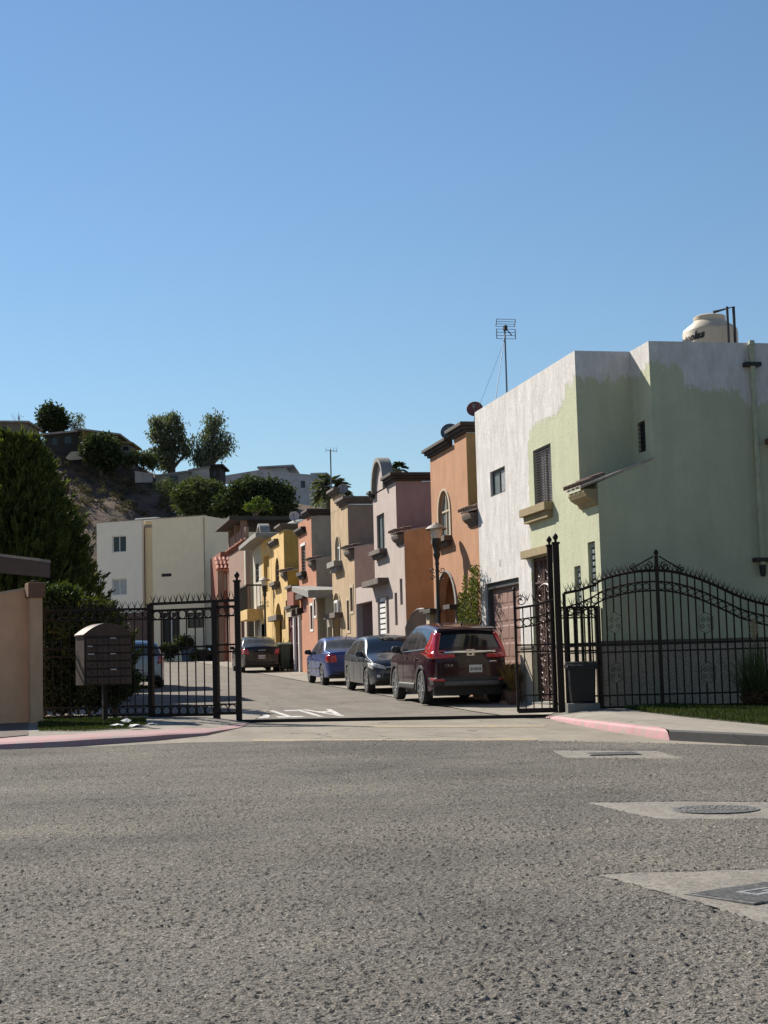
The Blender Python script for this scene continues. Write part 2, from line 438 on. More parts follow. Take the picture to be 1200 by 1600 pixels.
h = np.where(fade <= 0, -.01, h)
h = np.where(inpoly(X, Y, asph), h, -.03)
for pol in (P3, P2, P1): h = np.where(inpoly(X, Y, [(p.x, p.y) for p in pol]), -.012, h)
Z = .0171 * V + h
co = np.stack([X, Y, Z], -1).reshape(-1, 3)
ii = np.arange(nr * nc).reshape(nr, nc)
q = np.stack([ii[:-1, :-1], ii[:-1, 1:], ii[1:, 1:], ii[1:, :-1]], -1).reshape(-1, 4)
me = bpy.data.meshes.new('loose_chippings'); me.vertices.add(len(co)); me.vertices.foreach_set('co', co.ravel())
me.loops.add(q.size); me.loops.foreach_set('vertex_index', q.ravel()); me.polygons.add(len(q))
me.polygons.foreach_set('loop_start', np.arange(0, q.size, 4)); me.update(calc_edges=True); me.validate()
ch = link('loose_chippings', me, ASPH, street); ch['kind'] = 'stuff'
# concrete patches with their covers
IRON = mat('cast_iron', (.17, .165, .155), .65, .35, 25, .3, 60, metal=.2)
def ragged(pol, n=14, j=.022):
    out = []
    for i, p in enumerate(pol):
        q = pol[(i + 1) % len(pol)]
        for k in range(n): t = k / n; out.append((p.x + (q.x - p.x) * t + random.uniform(-j, j) * (k > 0), p.y + (q.y - p.y) * t + random.uniform(-j, j) * (k > 0)))
    return out
for k, (pol, dz) in enumerate(((P1, .01), (P2, .01), (P3, .012))):
    struct(sheet('concrete_patch', ragged(pol), dz, PATCH))
def cover_round():
    c = ong(1117, 1266.5); R_ = (ong(1187, 1266.5) - ong(1047, 1266.5)).length / 2
    r = thing('manhole_cover', 'round patterned iron manhole cover in a concrete patch on the asphalt', 'manhole cover', (c.x, c.y, G(c.x, c.y) + .012))
    MB().lathe([(0, .001), (R_ - .03, .001), (R_ - .03, .004), (R_, .004), (R_, -.004)], 40).build('cover_rim', IRON, r, smooth=30)
    b = MB()
    for ring in range(1, 6):
        nn = ring * 7
        for j in range(nn):
            a = 2 * PI * j / nn + ring * .4; rr = R_ * .17 * ring; w = R_ * .055
            b.box(rr * math.cos(a) - w, rr * math.cos(a) + w, rr * math.sin(a) - w, rr * math.sin(a) + w, .0012, .006)
    s = b.build('raised_studs', IRON, r); s['kind'] = 'stuff'
cover_round()
def cover_rect(p, label, slots, rz, a, c_):
    r = thing('meter_cover', label, 'utility cover', (p.x, p.y, G(p.x, p.y) + .016), rz)
    MB().box(-a, a, -c_, c_, -.008, .001).build('lid', IRON, r)
    k = int(2 * c_ / slots)
    b = MB()
    for i in range(k): 
        y = -c_ + (i + .5) * slots; b.box(-a + .03, a - .03, y - slots * .25, y + slots * .25, .0012, .004)
    s = b.build('ribs', IRON, r); s['kind'] = 'stuff'
    return r
IRONL = mat('worn_steel', (.42, .41, .39), .45, .2, 20, .2, 60, metal=.5)
r3 = cover_rect(ong(1190, 1398), 'ribbed rectangular iron lid in the pale pebbly concrete patch', .03, -YAW + .62, .36, .26)
b = MB()
for x0, x1, y0, y1 in ((-.13, .13, .05, .085), (-.13, .13, -.085, -.05), (-.13, -.095, -.05, .05), (.02, .13, -.02, .02), (.2, .24, -.08, .08), (.24, .3, -.08, -.045), (.24, .3, .045, .08)): b.box(x0, x1, y0, y1, .0012, .006)
b.build('raised_emblem', IRONL, r3)
cover_rect(ong(957, 1179), 'small rectangular iron lid in the flat concrete patch near the pink kerb', .05, -YAW, .32, .3)
# kerbs and footways
def loft(name, pts, hs, prof, m, part=None):      # prof: (offset away from camera, height factor)
    b = MB(); k = len(prof)
    for p, h_ in zip(pts, hs):
        for o, z in prof:
            x, y = p.x + VH.x * o, p.y + VH.y * o; b.v.append((x, y, G(x, y) + h_ * z + .001))
    for i in range(len(pts) - 1):
        for j in range(k - 1): a = i * k + j; b.f.append((a, a + 1, a + k + 1, a + k))
    me = b.mesh(name)
    for p_ in me.polygons: pass
    o = link(name, me, m, None, 28); me.flip_normals(); return struct(o)
def dens(px, n=6):
    out = []
    for (a, b_), (c, d) in zip(px, px[1:]):
        for i in range(n): t = i / n; out.append((a + (c - a) * t, b_ + (d - b_) * t))
    return out + [px[-1]]
Lp = dens([(-500, 1199), (-200, 1183), (0, 1172), (100, 1167), (230, 1158), (320, 1149), (378, 1136)])
Lw = [ong(*p) for p in Lp]; Lh = [interp([(150, .11), (260, .09), (378, .0)], p[0]) for p in Lp]
loft('kerb_left', Lw, Lh, [(0, -.3), (0, .05), (.07, .75), (.18, .97), (.3, 1), (1.5, 1.03)], PINKF)
loft('sidewalk_left', Lw, Lh, [(1.5, 1.03), (2.8, 1.1), (7.5, 1.1)], WALK)
Rp = dens([(846, 1119.5), (900, 1132), (960, 1143), (1046, 1156)], 5); Rw = [ong(*p) for p in Rp]
Rh = [interp([(846, .0), (890, .07), (960, .12), (1046, .14)], p[0]) for p in Rp]
loft('kerb_pink', Rw, Rh, [(0, -.3), (0, .03), (.12, .75), (.3, .97), (.75, 1.0)], PINK)
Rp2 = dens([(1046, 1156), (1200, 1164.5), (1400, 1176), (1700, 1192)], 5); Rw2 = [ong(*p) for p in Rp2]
loft('kerb_right', Rw2, [.14] * len(Rw2), [(0, -.4), (.0, .85), (.03, .98), (.16, 1.0)], mk_concrete('dark_kerb_concrete', (.15, .145, .14), .3))  # darker concrete colour over the whole right kerb
allR = Rw + Rw2[1:]; allh = Rh + [.14] * (len(Rw2) - 1)
loft('sidewalk_right', Rw, Rh, [(.75, 1.0), (2.2, 1.02), (7.0, 1.05)], WALK)
loft('sidewalk_right', Rw2, [.14] * len(Rw2), [(.16, 1.0), (1.2, 1.02), (9.5, 1.05)], WALK)
# ================================================================ houses on the right of the street (facades at x = XF facing the street)
XF = 10.5
GLASS = mat('window_glass', (.02, .027, .03), .06, 0, spec=.4)
GLASSL = mat('pale_window_glass', (.16, .20, .20), .12, .2, 3, spec=.8)
CURT = mat('curtain_behind_glass', (.34, .35, .36), .25, .25, 14, spec=.6)
BLACKM = mat('black_metal', (.022, .019, .017), .5, .2, 20, metal=.3)
BROWNM = mat('brown_metal', (.055, .035, .027), .5, .2, 20, metal=.2)
WHITEF = mat('white_frame', (.72, .72, .70), .5, .05)
DARKF = mat('dark_frame', (.05, .05, .05), .5, .1)
TANSILL = stucco('tan_sill', (.38, .30, .17), .15)
CORN = mat('dark_brown_cornice', (.040, .028, .022), .8, .2, 3, .2)
GREYC = mat('grey_brown_cornice', (.11, .085, .068), .85, .2, 3, .25)
STONE = mat('grey_stone_trim', (.23, .22, .20), .85, .15, 5, .3)
TERRA = mat('old_clay_tile', (.17, .10, .07), .85, .35, 9, .3, 40)
REDT = mat('red_clay_tile', (.47, .17, .11), .8, .22, 6, .2, 40)
ROOFC = mat('roof_screed', (.33, .30, .27), .9, .2, 2, .2)
def uvx(w0=0.):  return lambda y, z, w: (XF + w0 + w, y, z)
def pl_x(x): return lambda y, z, w: (x + w, y, z)
def pl_y(y): return lambda x, z, w: (x, y + w, z)
def frect(xl, xr, yt, yb, x=XF):
    ym = (yt + yb) / 2
    return onx(xr, ym, x).y, onx(xl, ym, x).y, onx((xl + xr) / 2, yb, x).z, onx((xl + xr) / 2, yt, x).z     # y near, y far, z bottom, z top
def rpoly(r): a, b, c, d = r; return [(a, c), (b, c), (b, d), (a, d)]
def apoly(r, rise=None, n=14):
    a, b, c, d = r; rise = rise or (b - a) / 2; m = (a + b) / 2
    return [(a, c), (b, c)] + [(m + (b - a) / 2 * math.cos(PI * i / n), d - rise + rise * math.sin(PI * i / n)) for i in range(n + 1)]
def grow(poly, e):
    cx = sum(p[0] for p in poly) / len(poly); cz = sum(p[1] for p in poly) / len(poly); out = []
    w = max(abs(p[0] - cx) for p in poly); h = max(abs(p[1] - cz) for p in poly)
    return [(cx + (p[0] - cx) * (1 + e / w), cz + (p[1] - cz) * (1 + e / h)) for p in poly]
def window(parent, poly, frame=WHITEF, glass=GLASS, x=XF, deep=.06, mull=1, fw=.05, curtain=None, rails=0, fn=None, wp=True):
    fn0 = fn or (lambda y, z, w: (x + deep + w, y, z))
    inner = grow(poly, -fw)
    b = MB().plate(poly, [inner], fn0, .05)
    ys_ = [p[0] for p in inner]; zs_ = [p[1] for p in inner]; a, c, d, e = min(ys_), max(ys_), min(zs_), max(zs_)
    for i in range(mull):
        t = a + (c - a) * (i + 1) / (mull + 1); b.plate([(t - fw * .4, d), (t + fw * .4, d), (t + fw * .4, e - .02), (t - fw * .4, e - .02)], [], lambda y, z, w: fn0(y, z, w - .008), .05)
    for i in range(rails):
        t = d + (e - d) * (i + 1) / (rails + 1) * (1 if rails > 1 else 1.1); b.plate([(a, t - fw * .4), (c, t - fw * .4), (c, t + fw * .4), (a, t + fw * .4)], [], lambda y, z, w: fn0(y, z, w - .012), .05)
    w_ = b.build('window', frame, parent, wpos=wp)
    MB().plate(inner, [], lambda y, z, w: fn0(y, z, w + .022), .01).build('pane', glass, w_, wpos=wp)
    if curtain:
        t = (a + c) / 2
        MB().plate([(a, d), (t, d), (t, e), (a, e)], [], lambda y, z, w: fn0(y, z, w + .018), .002).build('curtain', curtain, w_, wpos=wp)
    return w_
def hband(parent, name, y0, y1, z0, z1, p, m, x=XF, bevel=.01): return MB().box(x - p, x + .02, y0, y1, z0, z1).build(name, m, parent, wpos=True, bevel=bevel)
def sill(parent, y0, y1, z, m, p=.16, h=.1, x=XF):
    b = MB().box(x - p, x + .01, y0, y1, z - h, z); b.box(x - p * .6, x + .01, y0 + .06, y1 - .06, z - h * 1.9, z - h - .003)
    return b.build('sill', m, parent, wpos=True, bevel=.008)
def cornice(parent, y0, y1, z, m, side=True, p=.2, h=.34, x=XF, xd=5.0, far=False):
    z, p, h = z - h * .12, p * .82, h * .8   # stepped cornice along facade and round the near side
    b = MB()
    for f, za, zb in ((.35, 0, .3), (.68, .3, .62), (1.0, .62, 1.0)):
        q = p * f; ya = y0 - (q if side else 0); yb = y1 + (q if far else 0)
        b.box(x - q, x + .04, ya, yb, z - h * (1 - za) + .002, z - h * (1 - zb))
        if side: b.box(x + .04, x + xd, ya, y0 + .04, z - h * (1 - za) + .002, z - h * (1 - zb))
    return b.build('cornice', m, parent, wpos=True, bevel=.012)
def barrel_tile(L=.3, r=.085, n=6):
    b = MB(); vs_ = []
    for x, rr in ((0, r), (L, r * .8)):
        for q in (rr, rr - .016): vs_ += [(x, q * math.cos(PI * i / n), q * math.sin(PI * i / n)) for i in range(n + 1)]
    k = n + 1; b.v = vs_
    for i in range(n):
        b.f += [(i, i + 1, 2 * k + i + 1, 2 * k + i), (k + i, 3 * k + i, 3 * k + i + 1, k + i + 1), (i, k + i, k + i + 1, i + 1), (2 * k + i, 2 * k + i + 1, 3 * k + i + 1, 3 * k + i)]
    b.f += [(0, 2 * k, 3 * k, k), (n, k + n, 3 * k + n, 2 * k + n)]
    return b.mesh('tile')
TILE = barrel_tile(); TILE.materials.append(TERRA)
TILER = barrel_tile(.42, .12); TILER.materials.append(REDT)
def lean_roof(parent, y0, y1, z, run, rise, x=XF, m=TERRA, eave=.22, over=.0, corb=GREYC):
    b = MB(); a = math.atan2(rise, run)
    b.plate([(x - eave, z - eave * math.tan(a)), (x + run, z + rise), (x + run, z + rise + .045), (x - eave, z + .045 - eave * math.tan(a))], [], lambda u, w, t: (u, y0 - over + t, w), y1 - y0 + over)
    rf = b.build('lean_roof', mat('mortar_edge', (.40, .34, .29), .9, .25, 6, .3), parent, wpos=True)
    n = max(2, round((y1 - y0) / .24)); o = ORG[parent.name]
    for i in range(n):
        yy = y0 + (i + .5) * (y1 - y0) / n
        for k in range(2):
            M = Matrix.Translation(Vector((x - eave - .06 + k * .27, yy, z + .06 + (k * .27 - eave - .06) * math.tan(a) + .012 * k)) - o) @ Matrix.Rotation(-a, 4, 'Y') @ Matrix.Rotation(random.uniform(-.05, .05), 4, 'Z')
            inst(TILE, 'tile', rf, M)
    pf = [(0, 0), (-.19, 0), (-.2, -.05), (-.17, -.13), (-.1, -.2), (-.06, -.22), (-.04, -.3), (0, -.31)]
    MB().plate([(x + p * eave / .22, z - .03 + q - eave * math.tan(a)) for p, q in pf], [], lambda u, w, t: (u, y0 + .02 + t, w), y1 - y0 - .06).build('corbel', corb, parent, wpos=True)
def shell(parent, y0, y1, z0, z1, m, roofz=None, x=XF, depth=8.5, side=None, t=.22, near=True):   # other three walls and a flat roof
    if near: MB().plate([(x + t, z0), (x + depth, z0), (x + depth, z1), (x + t, z1)], [], pl_y(y0 + .001), t).build('side_wall', side or m, parent, wpos=True)
    MB().plate([(x + t, z0), (x + depth, z0), (x + depth, z1), (x + t, z1)], [], pl_y(y1 - t - .001), t).build('far_wall', m, parent, wpos=True)
    MB().plate([(y0 + t, z0), (y1 - t, z0), (y1 - t, z1), (y0 + t, z1)], [], pl_x(x + depth - t), t - .003).build('back_wall', m, parent, wpos=True)
    rz = roofz or z1 - .45
    MB().box(x + t - .05, x + depth - t + .02, y0 + t - .05, y1 - t + .05, rz - .18, rz).build('roof', ROOFC, parent, wpos=True)
def facade(parent, poly, holes, m, t=.22, x=XF): return MB().plate(poly, holes, pl_x(x), t).build('facade', m, parent, wpos=True)
def back_panel(parent, y0, y1, z0, z1, d, m, name='recess', x=XF): return MB().box(x + d, x + d + .04, y0 - .05, y1 + .05, z0 - .02, z1 + .05).build(name, m, parent, wpos=True)
def spiral(cx, cz, r0, turns, a0=0, sgn=1, n=22): return [(cx + r0 * (1 - .8 * i / n) * math.cos(a0 + sgn * 2 * PI * turns * i / n), cz + r0 * (1 - .8 * i / n) * math.sin(a0 + sgn * 2 * PI * turns * i / n)) for i in range(n + 1)]
# ---------------- painted wall: green with rough white undercoat patches, limits given as height curves
def mk_patchy(name, axis, lo, hi, curve, zr=(0, 9)):
    m, N, L, B = _nodes(name); T = NT(m.node_tree)
    pos = T.n('ShaderNodeNewGeometry').outputs['Position']
    sp = T.n('ShaderNodeSeparateXYZ'); L.new(pos, sp.inputs[0])
    nz = T.noise(pos, 3.2, 6, .65)
    w = T.math('MULTIPLY', T.math('SUBTRACT', nz, .5), .55)
    nv = T.noise(T.scaled(pos, 9, 9, 1.5), 1.5, 4, .7)
    w2 = T.math('MULTIPLY', T.math('SUBTRACT', nv, .5), .5)
    t = T.math('DIVIDE', T.math('SUBTRACT', T.math('ADD', sp.outputs[axis], w), lo), hi - lo)
    fc = T.n('ShaderNodeFloatCurve'); cv = fc.mapping.curves[0]
    for i, (a, z) in enumerate(curve):
        p = ((a - lo) / (hi - lo), (z - zr[0]) / (zr[1] - zr[0]))
        if i < 2: cv.points[i].location = p
        else: cv.points.new(*p)
    for p in cv.points: p.handle_type = 'VECTOR'
    fc.mapping.update(); L.new(t, fc.inputs['Value'])
    zb = T.math('ADD', T.math('MULTIPLY', fc.outputs[0], zr[1] - zr[0]), zr[0])
    df = T.math('SUBTRACT', T.math('ADD', sp.outputs[2], T.math('ADD', w, w2)), zb)
    mask = T.ramp(T.math('ADD', T.math('MULTIPLY', df, 6), .5, True), [(.35, 0.0), (.65, 1.0)])
    green = T.ramp(T.noise(pos, 1.3, 5, .6), [(.3, sca((.53, .55, .385))), (.7, sca((.61, .625, .44)))])
    st = T.noise(T.scaled(pos, 3.2, 3.2, 1.1), 1.5, 7, .72)
    white = T.ramp(st, [(.30, sca((.60, .57, .54))), (.5, sca((.72, .69, .665))), (.68, sca((.85, .83, .80)))])
    cw_ = T.mix(1.0, T.mix(mask, green, white), T.ramp(T.noise(T.scaled(pos, 3.5, 3.5, .22), 1.0, 5, .65), [(.36, .94), (.56, 1.0)]), 'MULTIPLY')
    cw_ = T.mix(1.0, cw_, T.ramp(T.noise(pos, 14, 5, .75), [(.3, .93), (.6, 1.02)]), 'MULTIPLY')
    L.new(cw_, B.inputs['Base Color'])
    B.inputs['Roughness'].default_value = .9; B.inputs['Specular IOR Level'].default_value = .2
    bn = T.n('ShaderNodeBump'); bn.inputs['Strength'].default_value = .55; bn.inputs['Distance'].default_value = .02
    L.new(T.math('ADD', T.math('ADD', T.noise(pos, 55, 4, .7), T.math('MULTIPLY', T.noise(T.scaled(pos, 1, 1, .6), 9, 4, .6), 1.3)), T.math('MULTIPLY', mask, .6)), bn.inputs['Height']); L.new(bn.outputs['Normal'], B.inputs['Normal'])
    return m
def cpt(px, py, ax, fn):
    P = fn(px, py); return (P[ax], P.z)
fac_curve = [cpt(*p, 1, lambda a, b: onx(a, b, XF)) for p in ((897, 592), (884, 604), (878, 628), (868, 647), (850, 655), (834, 668), (825, 676))]
yl = fac_curve[-1][0]
fac_curve = [(27, 6.9)] + fac_curve + [(yl + .12, 4.2), (yl + .25, 0), (39, 0)]
M_FAC = mk_patchy('patchy_green_white_facade', 1, 27, 39, fac_curve)
frn_curve = [(10, 7.2), (11.6, 7.32)] + [cpt(*p, 0, lambda a, b: ony(a, b, 28.72)) for p in ((1016, 566), (1050, 574), (1066, 580), (1070, 600), (1090, 610), (1120, 611), (1152, 612), (1158, 625), (1168, 640), (1182, 636), (1200, 624))] + [(20, 6.3)]
M_FRN = mk_patchy('patchy_green_grey_end_wall', 0, 10, 20, frn_curve)
M_REC = mk_patchy('patchy_green_recess', 0, 10, 20, [(10, 7.22), (20, 7.3)])
# ================================================================ green house (end of row, nearest)
GZ = .35
gh = thing('green_house', 'pale green two storey house with unfinished white paint patches and tile eave', 'house', (XF, 33, G(XF, 33)))
ZT = 7.82
small = frect(766, 789.5, 732.5, 772.5); big = frect(834, 862, 697.5, 789); door = frect(833, 868, 868, 1072); gar = frect(756, 814, 907, 1092)
sl1 = frect(898.5, 908.5, 884, 961); sl2 = frect(919.5, 931, 846, 925)
gar = (gar[0], 36.95, GZ, gar[3]); door = (door[0] + .1, door[1], .72, door[3])
yA, yB, yC = 28.72, 29.75, 37.36
facade(gh, [(yA, GZ), (yC, GZ), (yC, ZT), (yB, ZT), (yB, 5.0), (yA, 5.0)], [rpoly(r) for r in (small, big, door, gar, sl1, sl2)], M_FAC)
xw = 11.68
MB().plate([(XF + .004, GZ), (19, GZ), (19, ZT), (xw, ZT), (xw, 5.48), (XF + .004, 5.0)], [], pl_y(yA - .004), .224).build('end_wall', M_FRN, gh, wpos=True)
MB().plate([(XF + .004, 4.9), (xw + .2, 4.9), (xw + .2, ZT - .002), (XF + .004, ZT - .002)], [], pl_y(yB - .004), .2).build('recess_wall', M_REC, gh, wpos=True)
rw = (ony(1008, 682, 28.9).y,) ; rz0, rz1 = onx(1002, 707, xw).z, onx(1001, 659, xw).z
ry0, ry1 = onx(1008.5, 683, xw).y, onx(996.5, 683, xw).y
rwin = [(ry0, rz0), (ry1, rz0), (ry1, rz1), (ry0, rz1)]
MB().plate([(yA + .222, 4.8), (yB, 4.8), (yB, ZT - .004), (yA + .222, ZT - .004)], [rwin], pl_x(xw + .001), .2).build('recess_wall', M_REC, gh, wpos=True)
wd = window(gh, rwin, DARKF, GLASS, x=xw, deep=.06, mull=0, fw=.03)
b = MB()
for i in range(7): z = rz0 + (rz1 - rz0) * (i + .5) / 7; b.bar((xw + .02, ry0, z), (xw + .02, ry1, z), .015)
for i in range(2): y = ry0 + (ry1 - ry0) * (i + 1) / 3; b.bar((xw + .02, y, rz0), (xw + .02, y, rz1), .015)
b.build('grille', BLACKM, wd, wpos=True)
MB().box(19 - .22, 19, yA + .22, yC, GZ, ZT - .01).build('back_wall', M_FRN, gh, wpos=True)
MB().box(XF + .22, 19 - .22, yC - .22, yC - .001, GZ, ZT - .01).build('far_wall', M_REC, gh, wpos=True)
MB().box(XF + .1, 18.9, yB + .1, yC - .1, 7.1, 7.25).build('roof', ROOFC, gh, wpos=True)
MB().box(xw + .1, 18.9, yA + .1, yB + .1, 7.1, 7.249).build('roof', ROOFC, gh, wpos=True)
lean_roof(gh, yA - .02, yB - .004, 5.02, xw - XF, .44, eave=.3, corb=TANSILL)
window(gh, rpoly(small), DARKF, GLASSL, mull=1, curtain=CURT)
bw = window(gh, rpoly(big), DARKF, CURT, mull=1, deep=.1)
b = MB(); y0, y1, z0, z1 = big
for i in range(22): z = z0 + (z1 - z0) * (i + .5) / 22; b.bar((XF + .03, y0, z), (XF + .03, y1, z), .016)
for i in range(5): y = y0 + (y1 - y0) * (i + .5) / 5; b.bar((XF + .045, y, z0), (XF + .045, y, z1), .014)
b.build('grille', BROWNM, bw, wpos=True)
s0, s1 = onx(862, 785, XF).y, onx(824, 795, XF).y
sill(gh, s0 - .1, s1, z0 - .0, TANSILL, .2, .17)
for r in (sl1, sl2):
    w_ = MB().box(XF + .1, XF + .14, r[0] - .02, r[1] + .02, r[2] - .02, r[3] + .02).build('glass_block_window', BLACKM, gh, wpos=True)
    GB = mat('glass_block', (.30, .33, .33), .2, .35, 9, .2, 30, spec=.7)
    k = 8; hh = (r[3] - r[2]) / k; ww = (r[1] - r[0]) / 2
    for i in range(k):
        for j in range(2):
            MB().box(XF + .06, XF + .12, r[0] + j * ww + .02, r[0] + (j + 1) * ww - .02, r[2] + i * hh + .02, r[2] + (i + 1) * hh - .02).build('glass_block', GB, w_, wpos=True, bevel=.01)
# entrance door of wrought iron scrolls
DOORM = mat('maroon_iron', (.10, .055, .045), .5, .2, 12, .1, metal=.2)
y0, y1, z0, z1 = door
dd = MB().box(XF + .1, XF + .15, y0, y1, z0, z1).build('door', DOORM, gh, wpos=True)
b = MB()
def sc2(pts, x=XF + .07, r=.014): b.path([(x, p[0], p[1]) for p in pts], r, 5)
w = y1 - y0; cy_ = (y0 + y1) / 2
for zz in (z0 + .05, z0 + 1.05, z1 - .55, z1 - .05): b.bar((XF + .075, y0, zz), (XF + .075, y1, zz), .04)
for yy in (y0 + .03, y1 - .03, cy_): b.bar((XF + .075, yy, z0), (XF + .075, yy, z1), .04)
for s in (-1, 1):
    for k in range(7):
        zz = z0 + .25 + k * (z1 - z0 - .4) / 6.5
        sc2(spiral(cy_ + s * w * .26, zz, w * .18, 1.6, PI / 2, s)); sc2(spiral(cy_ + s * w * .15, zz + .17, w * .12, 1.5, -PI / 2, -s))
sc2([(cy_ + w * .42 * math.cos(PI * i / 12), z1 - 1.0 + .4 * math.sin(PI * i / 12)) for i in range(13)], r=.03)
b.build('scrollwork', DOORM, dd, wpos=True, smooth=50)
hband(gh, 'lintel', y0 - .12, onx(822, 862, XF).y, z1 + .01, z1 + .19, .14, TANSILL)
hband(gh, 'door_step', y0 - .2, y1 + .25, GZ, .71, .22, KERBG)
# garage with raised panels
GARM = mat('brown_garage_door', (.25, .145, .115), .55, .12, 3, .15, 40)
y0, y1, z0, z1 = gar
gd = MB().box(XF + .16, XF + .2, y0 - .02, y1 + .02, z0, z1 + .03).build('garage_door', GARM, gh, wpos=True)
fr = MB().box(XF + .06, XF + .16, y1 - .12, y1 + .001, z0, z1).box(XF + .06, XF + .16, y0, y1 - .12, z1 - .14, z1 + .001).build('garage_frame', DARKF, gh, wpos=True)
k = 7; cw = (y1 - y0 - .14) / 4
ph = (z1 - z0 - .2) / k
for i in range(k):
    for j in range(4):
        b = MB(); a0, a1 = y0 + .03 + j * cw + .04, y0 + .03 + (j + 1) * cw - .04; c0, c1 = z0 + .05 + i * ph + .04, z0 + .05 + (i + 1) * ph - .04
        b.add([(XF + .16, a0, c0), (XF + .16, a1, c0), (XF + .16, a1, c1), (XF + .16, a0, c1), (XF + .15, a0 + .035, c0 + .035), (XF + .15, a1 - .035, c0 + .035), (XF + .15, a1 - .035, c1 - .035), (XF + .15, a0 + .035, c1 - .035)],
              [(4, 5, 6, 7), (0, 1, 5, 4), (1, 2, 6, 5), (2, 3, 7, 6), (3, 0, 4, 7)])
        b.build('door_panel', GARM, gd, wpos=True)
# pebbled base with cap on facade and end wall
PEB = mat('pebble_wainscot', (.40, .34, .26), .9, .45, 45, .8, 45)
zc = onx(818, 1010, XF).z
for y0, y1 in ((yA, door[0]), (door[1], gar[0])):
    MB().box(XF - .035, XF + .001, y0 - (.035 if y0 == yA else 0), y1 - .02, GZ, zc - .06).build('stone_base', PEB, gh, wpos=True)
    MB().box(XF - .06, XF + .001, y0 - (.06 if y0 == yA else 0), y1 - .02, zc - .06, zc).build('base_cap', GREYC, gh, wpos=True, bevel=.01)
MB().box(XF + .002, 18.8, yA - .035, yA + .002, GZ, zc - .06).build('stone_base', PEB, gh, wpos=True)
MB().box(XF + .002, 18.8, yA - .06, yA + .002, zc - .06, zc).build('base_cap', GREYC, gh, wpos=True, bevel=.01)
nb = onx(781.5, 879, XF)
t = textmesh('1', .26); t.xf(Matrix.Translation((XF - .012, nb.y + .05, nb.z - .1)) @ Matrix.Rotation(-PI / 2, 4, 'Z') @ Matrix.Rotation(PI / 2, 4, 'X')); t.build('house_number', BLACKM, gh, wpos=True)
# drain pipe on the end wall
pt, pb = ony(1173, 538, 28.6), ony(1187, 884, 28.6); PIPE = mat('pale_painted_pipe', (.36, .38, .26), .6, .15, 4)
dp = MB().path([(13.83, 28.62, pb.z), (13.83, 28.62, pt.z)], .055, 10).build('drain_pipe', PIPE, gh, wpos=True, smooth=40)
for z in (onx(1174, 570, 13.83).z, pb.z + .12): MB().box(13.66, 14.0, 28.56, 28.73, z - .04, z + .04).build('pipe_bracket', BLACKM, dp, wpos=True)
MB().lathe([(0, -.22), (.05, -.2), (.07, -.05), (.07, .02), (0, .03)], 10, (13.83, 28.62, pb.z)).build('pipe_end', BLACKM, dp, wpos=True)
MB().lathe([(0, .09), (.06, .08), (.075, 0), (.055, -.03)], 10, (13.83, 28.62, pt.z)).build('vent_cap', PIPE, dp, wpos=True)
e = ony(1197, 690, 28.7); MB().box(e.x - .02, e.x + 1.2, 28.4, 28.72, e.z - .06, e.z + .05).build('window_hood', TERRA, gh, wpos=True)
# water tank on the roof
TANK = mat('cream_plastic', (.47, .40, .30), .5, .08, 3)
tc = ony(1110, 530, 33); R_ = 45 / 2450 * 33 * 1.03; zb_ = 7.25; zt_ = ony(1110, 494, 33).z
tk = thing('water_tank', 'cream round plastic water tank with black lettering on the flat roof', 'water tank', (tc.x, 33, zb_))
hh = zt_ - zb_; zs_ = ony(1110, 516, 33).z - zb_
MB().lathe([(0, 0), (R_, 0), (R_, zs_ - .06), (R_ * .97, zs_), (R_ * .62, zs_ + (hh - zs_) * .52), (R_ * .58, zs_ + (hh - zs_) * .6), (R_ * .58, hh - .08)], 48).build('tank_body', TANK, tk, smooth=35)
MB().lathe([(R_ * .585, hh - .1), (R_ * .585, hh - .03), (R_ * .5, hh), (0, hh + .02)], 40).build('tank_lid', TANK, tk, smooth=40)
t = textmesh('Rotoplas', .24, .2, .012); xs = [p[0] for p in t.v]; W_ = max(xs)
view = math.atan2(-33, -tc.x); zz = ony(1088, 532, 33).z - zb_ - .02
end = view - .18
t.v = [((R_ + .006) * math.cos(end - (W_ - p[0]) / R_), (R_ + .006) * math.sin(end - (W_ - p[0]) / R_), zz + p[1] + (p[0] - W_) * .12) for p in t.v]
t.build('lettering', BLACKM, tk)
px_ = ony(1131, 500, 32.2); 
b = MB().path([(px_.x - tc.x, -1.0, 0), (px_.x - tc.x, -1.0, ony(1130, 479, 32).z - zb_)], .03, 8).path([(px_.x - tc.x - .15, -.6, zs_ + .28), (px_.x - tc.x + .2, -.9, zs_ + .34), (px_.x - tc.x + .2, -.9, .1)], .035, 8)
b.build('vent_pipes', BLACKM, tk, smooth=40)
# television antenna on the green roof
ab = onx(792, 612, 11.6); atp = onx(793, 500, 11.6)
an = thing('tv_antenna', 'tall mast with two wire grid antenna panels and guy wires on roof', 'antenna', (11.6, ab.y, 7.25))
hh = atp.z - 7.25; ALU = mat('dull_aluminium', (.10, .11, .13), .5, .1, metal=.5)
MB().path([(0, 0, 0), (0, 0, hh - .1)], .022, 8).build('mast', ALU, an)
for k, (za, zb2, lean) in enumerate(((hh - .13, hh + .06, .12), (hh - .45, hh - .2, -.12))):
    b = MB()
    for i in range(4): f = i / 3; b.path([(-.25, -.1, za + (zb2 - za) * f), (.25, -.1, za + (zb2 - za) * f)], .007, 5)
    for s in (-1, 1): b.path([(.25 * s - .015 * (k == 0), -.1, za), (.25 * s + .015 * (k == 0), -.1, zb2)], .012, 6)
    b.build('antenna_grid', ALU, an)
MB().box(-.04, .04, -.12, .02, hh - .22, hh - .1).path([(0, -.1, hh - .18), (.12, -.2, hh - .38)], .014).build('antenna_head', BLACKM, an)
yw = ab.y
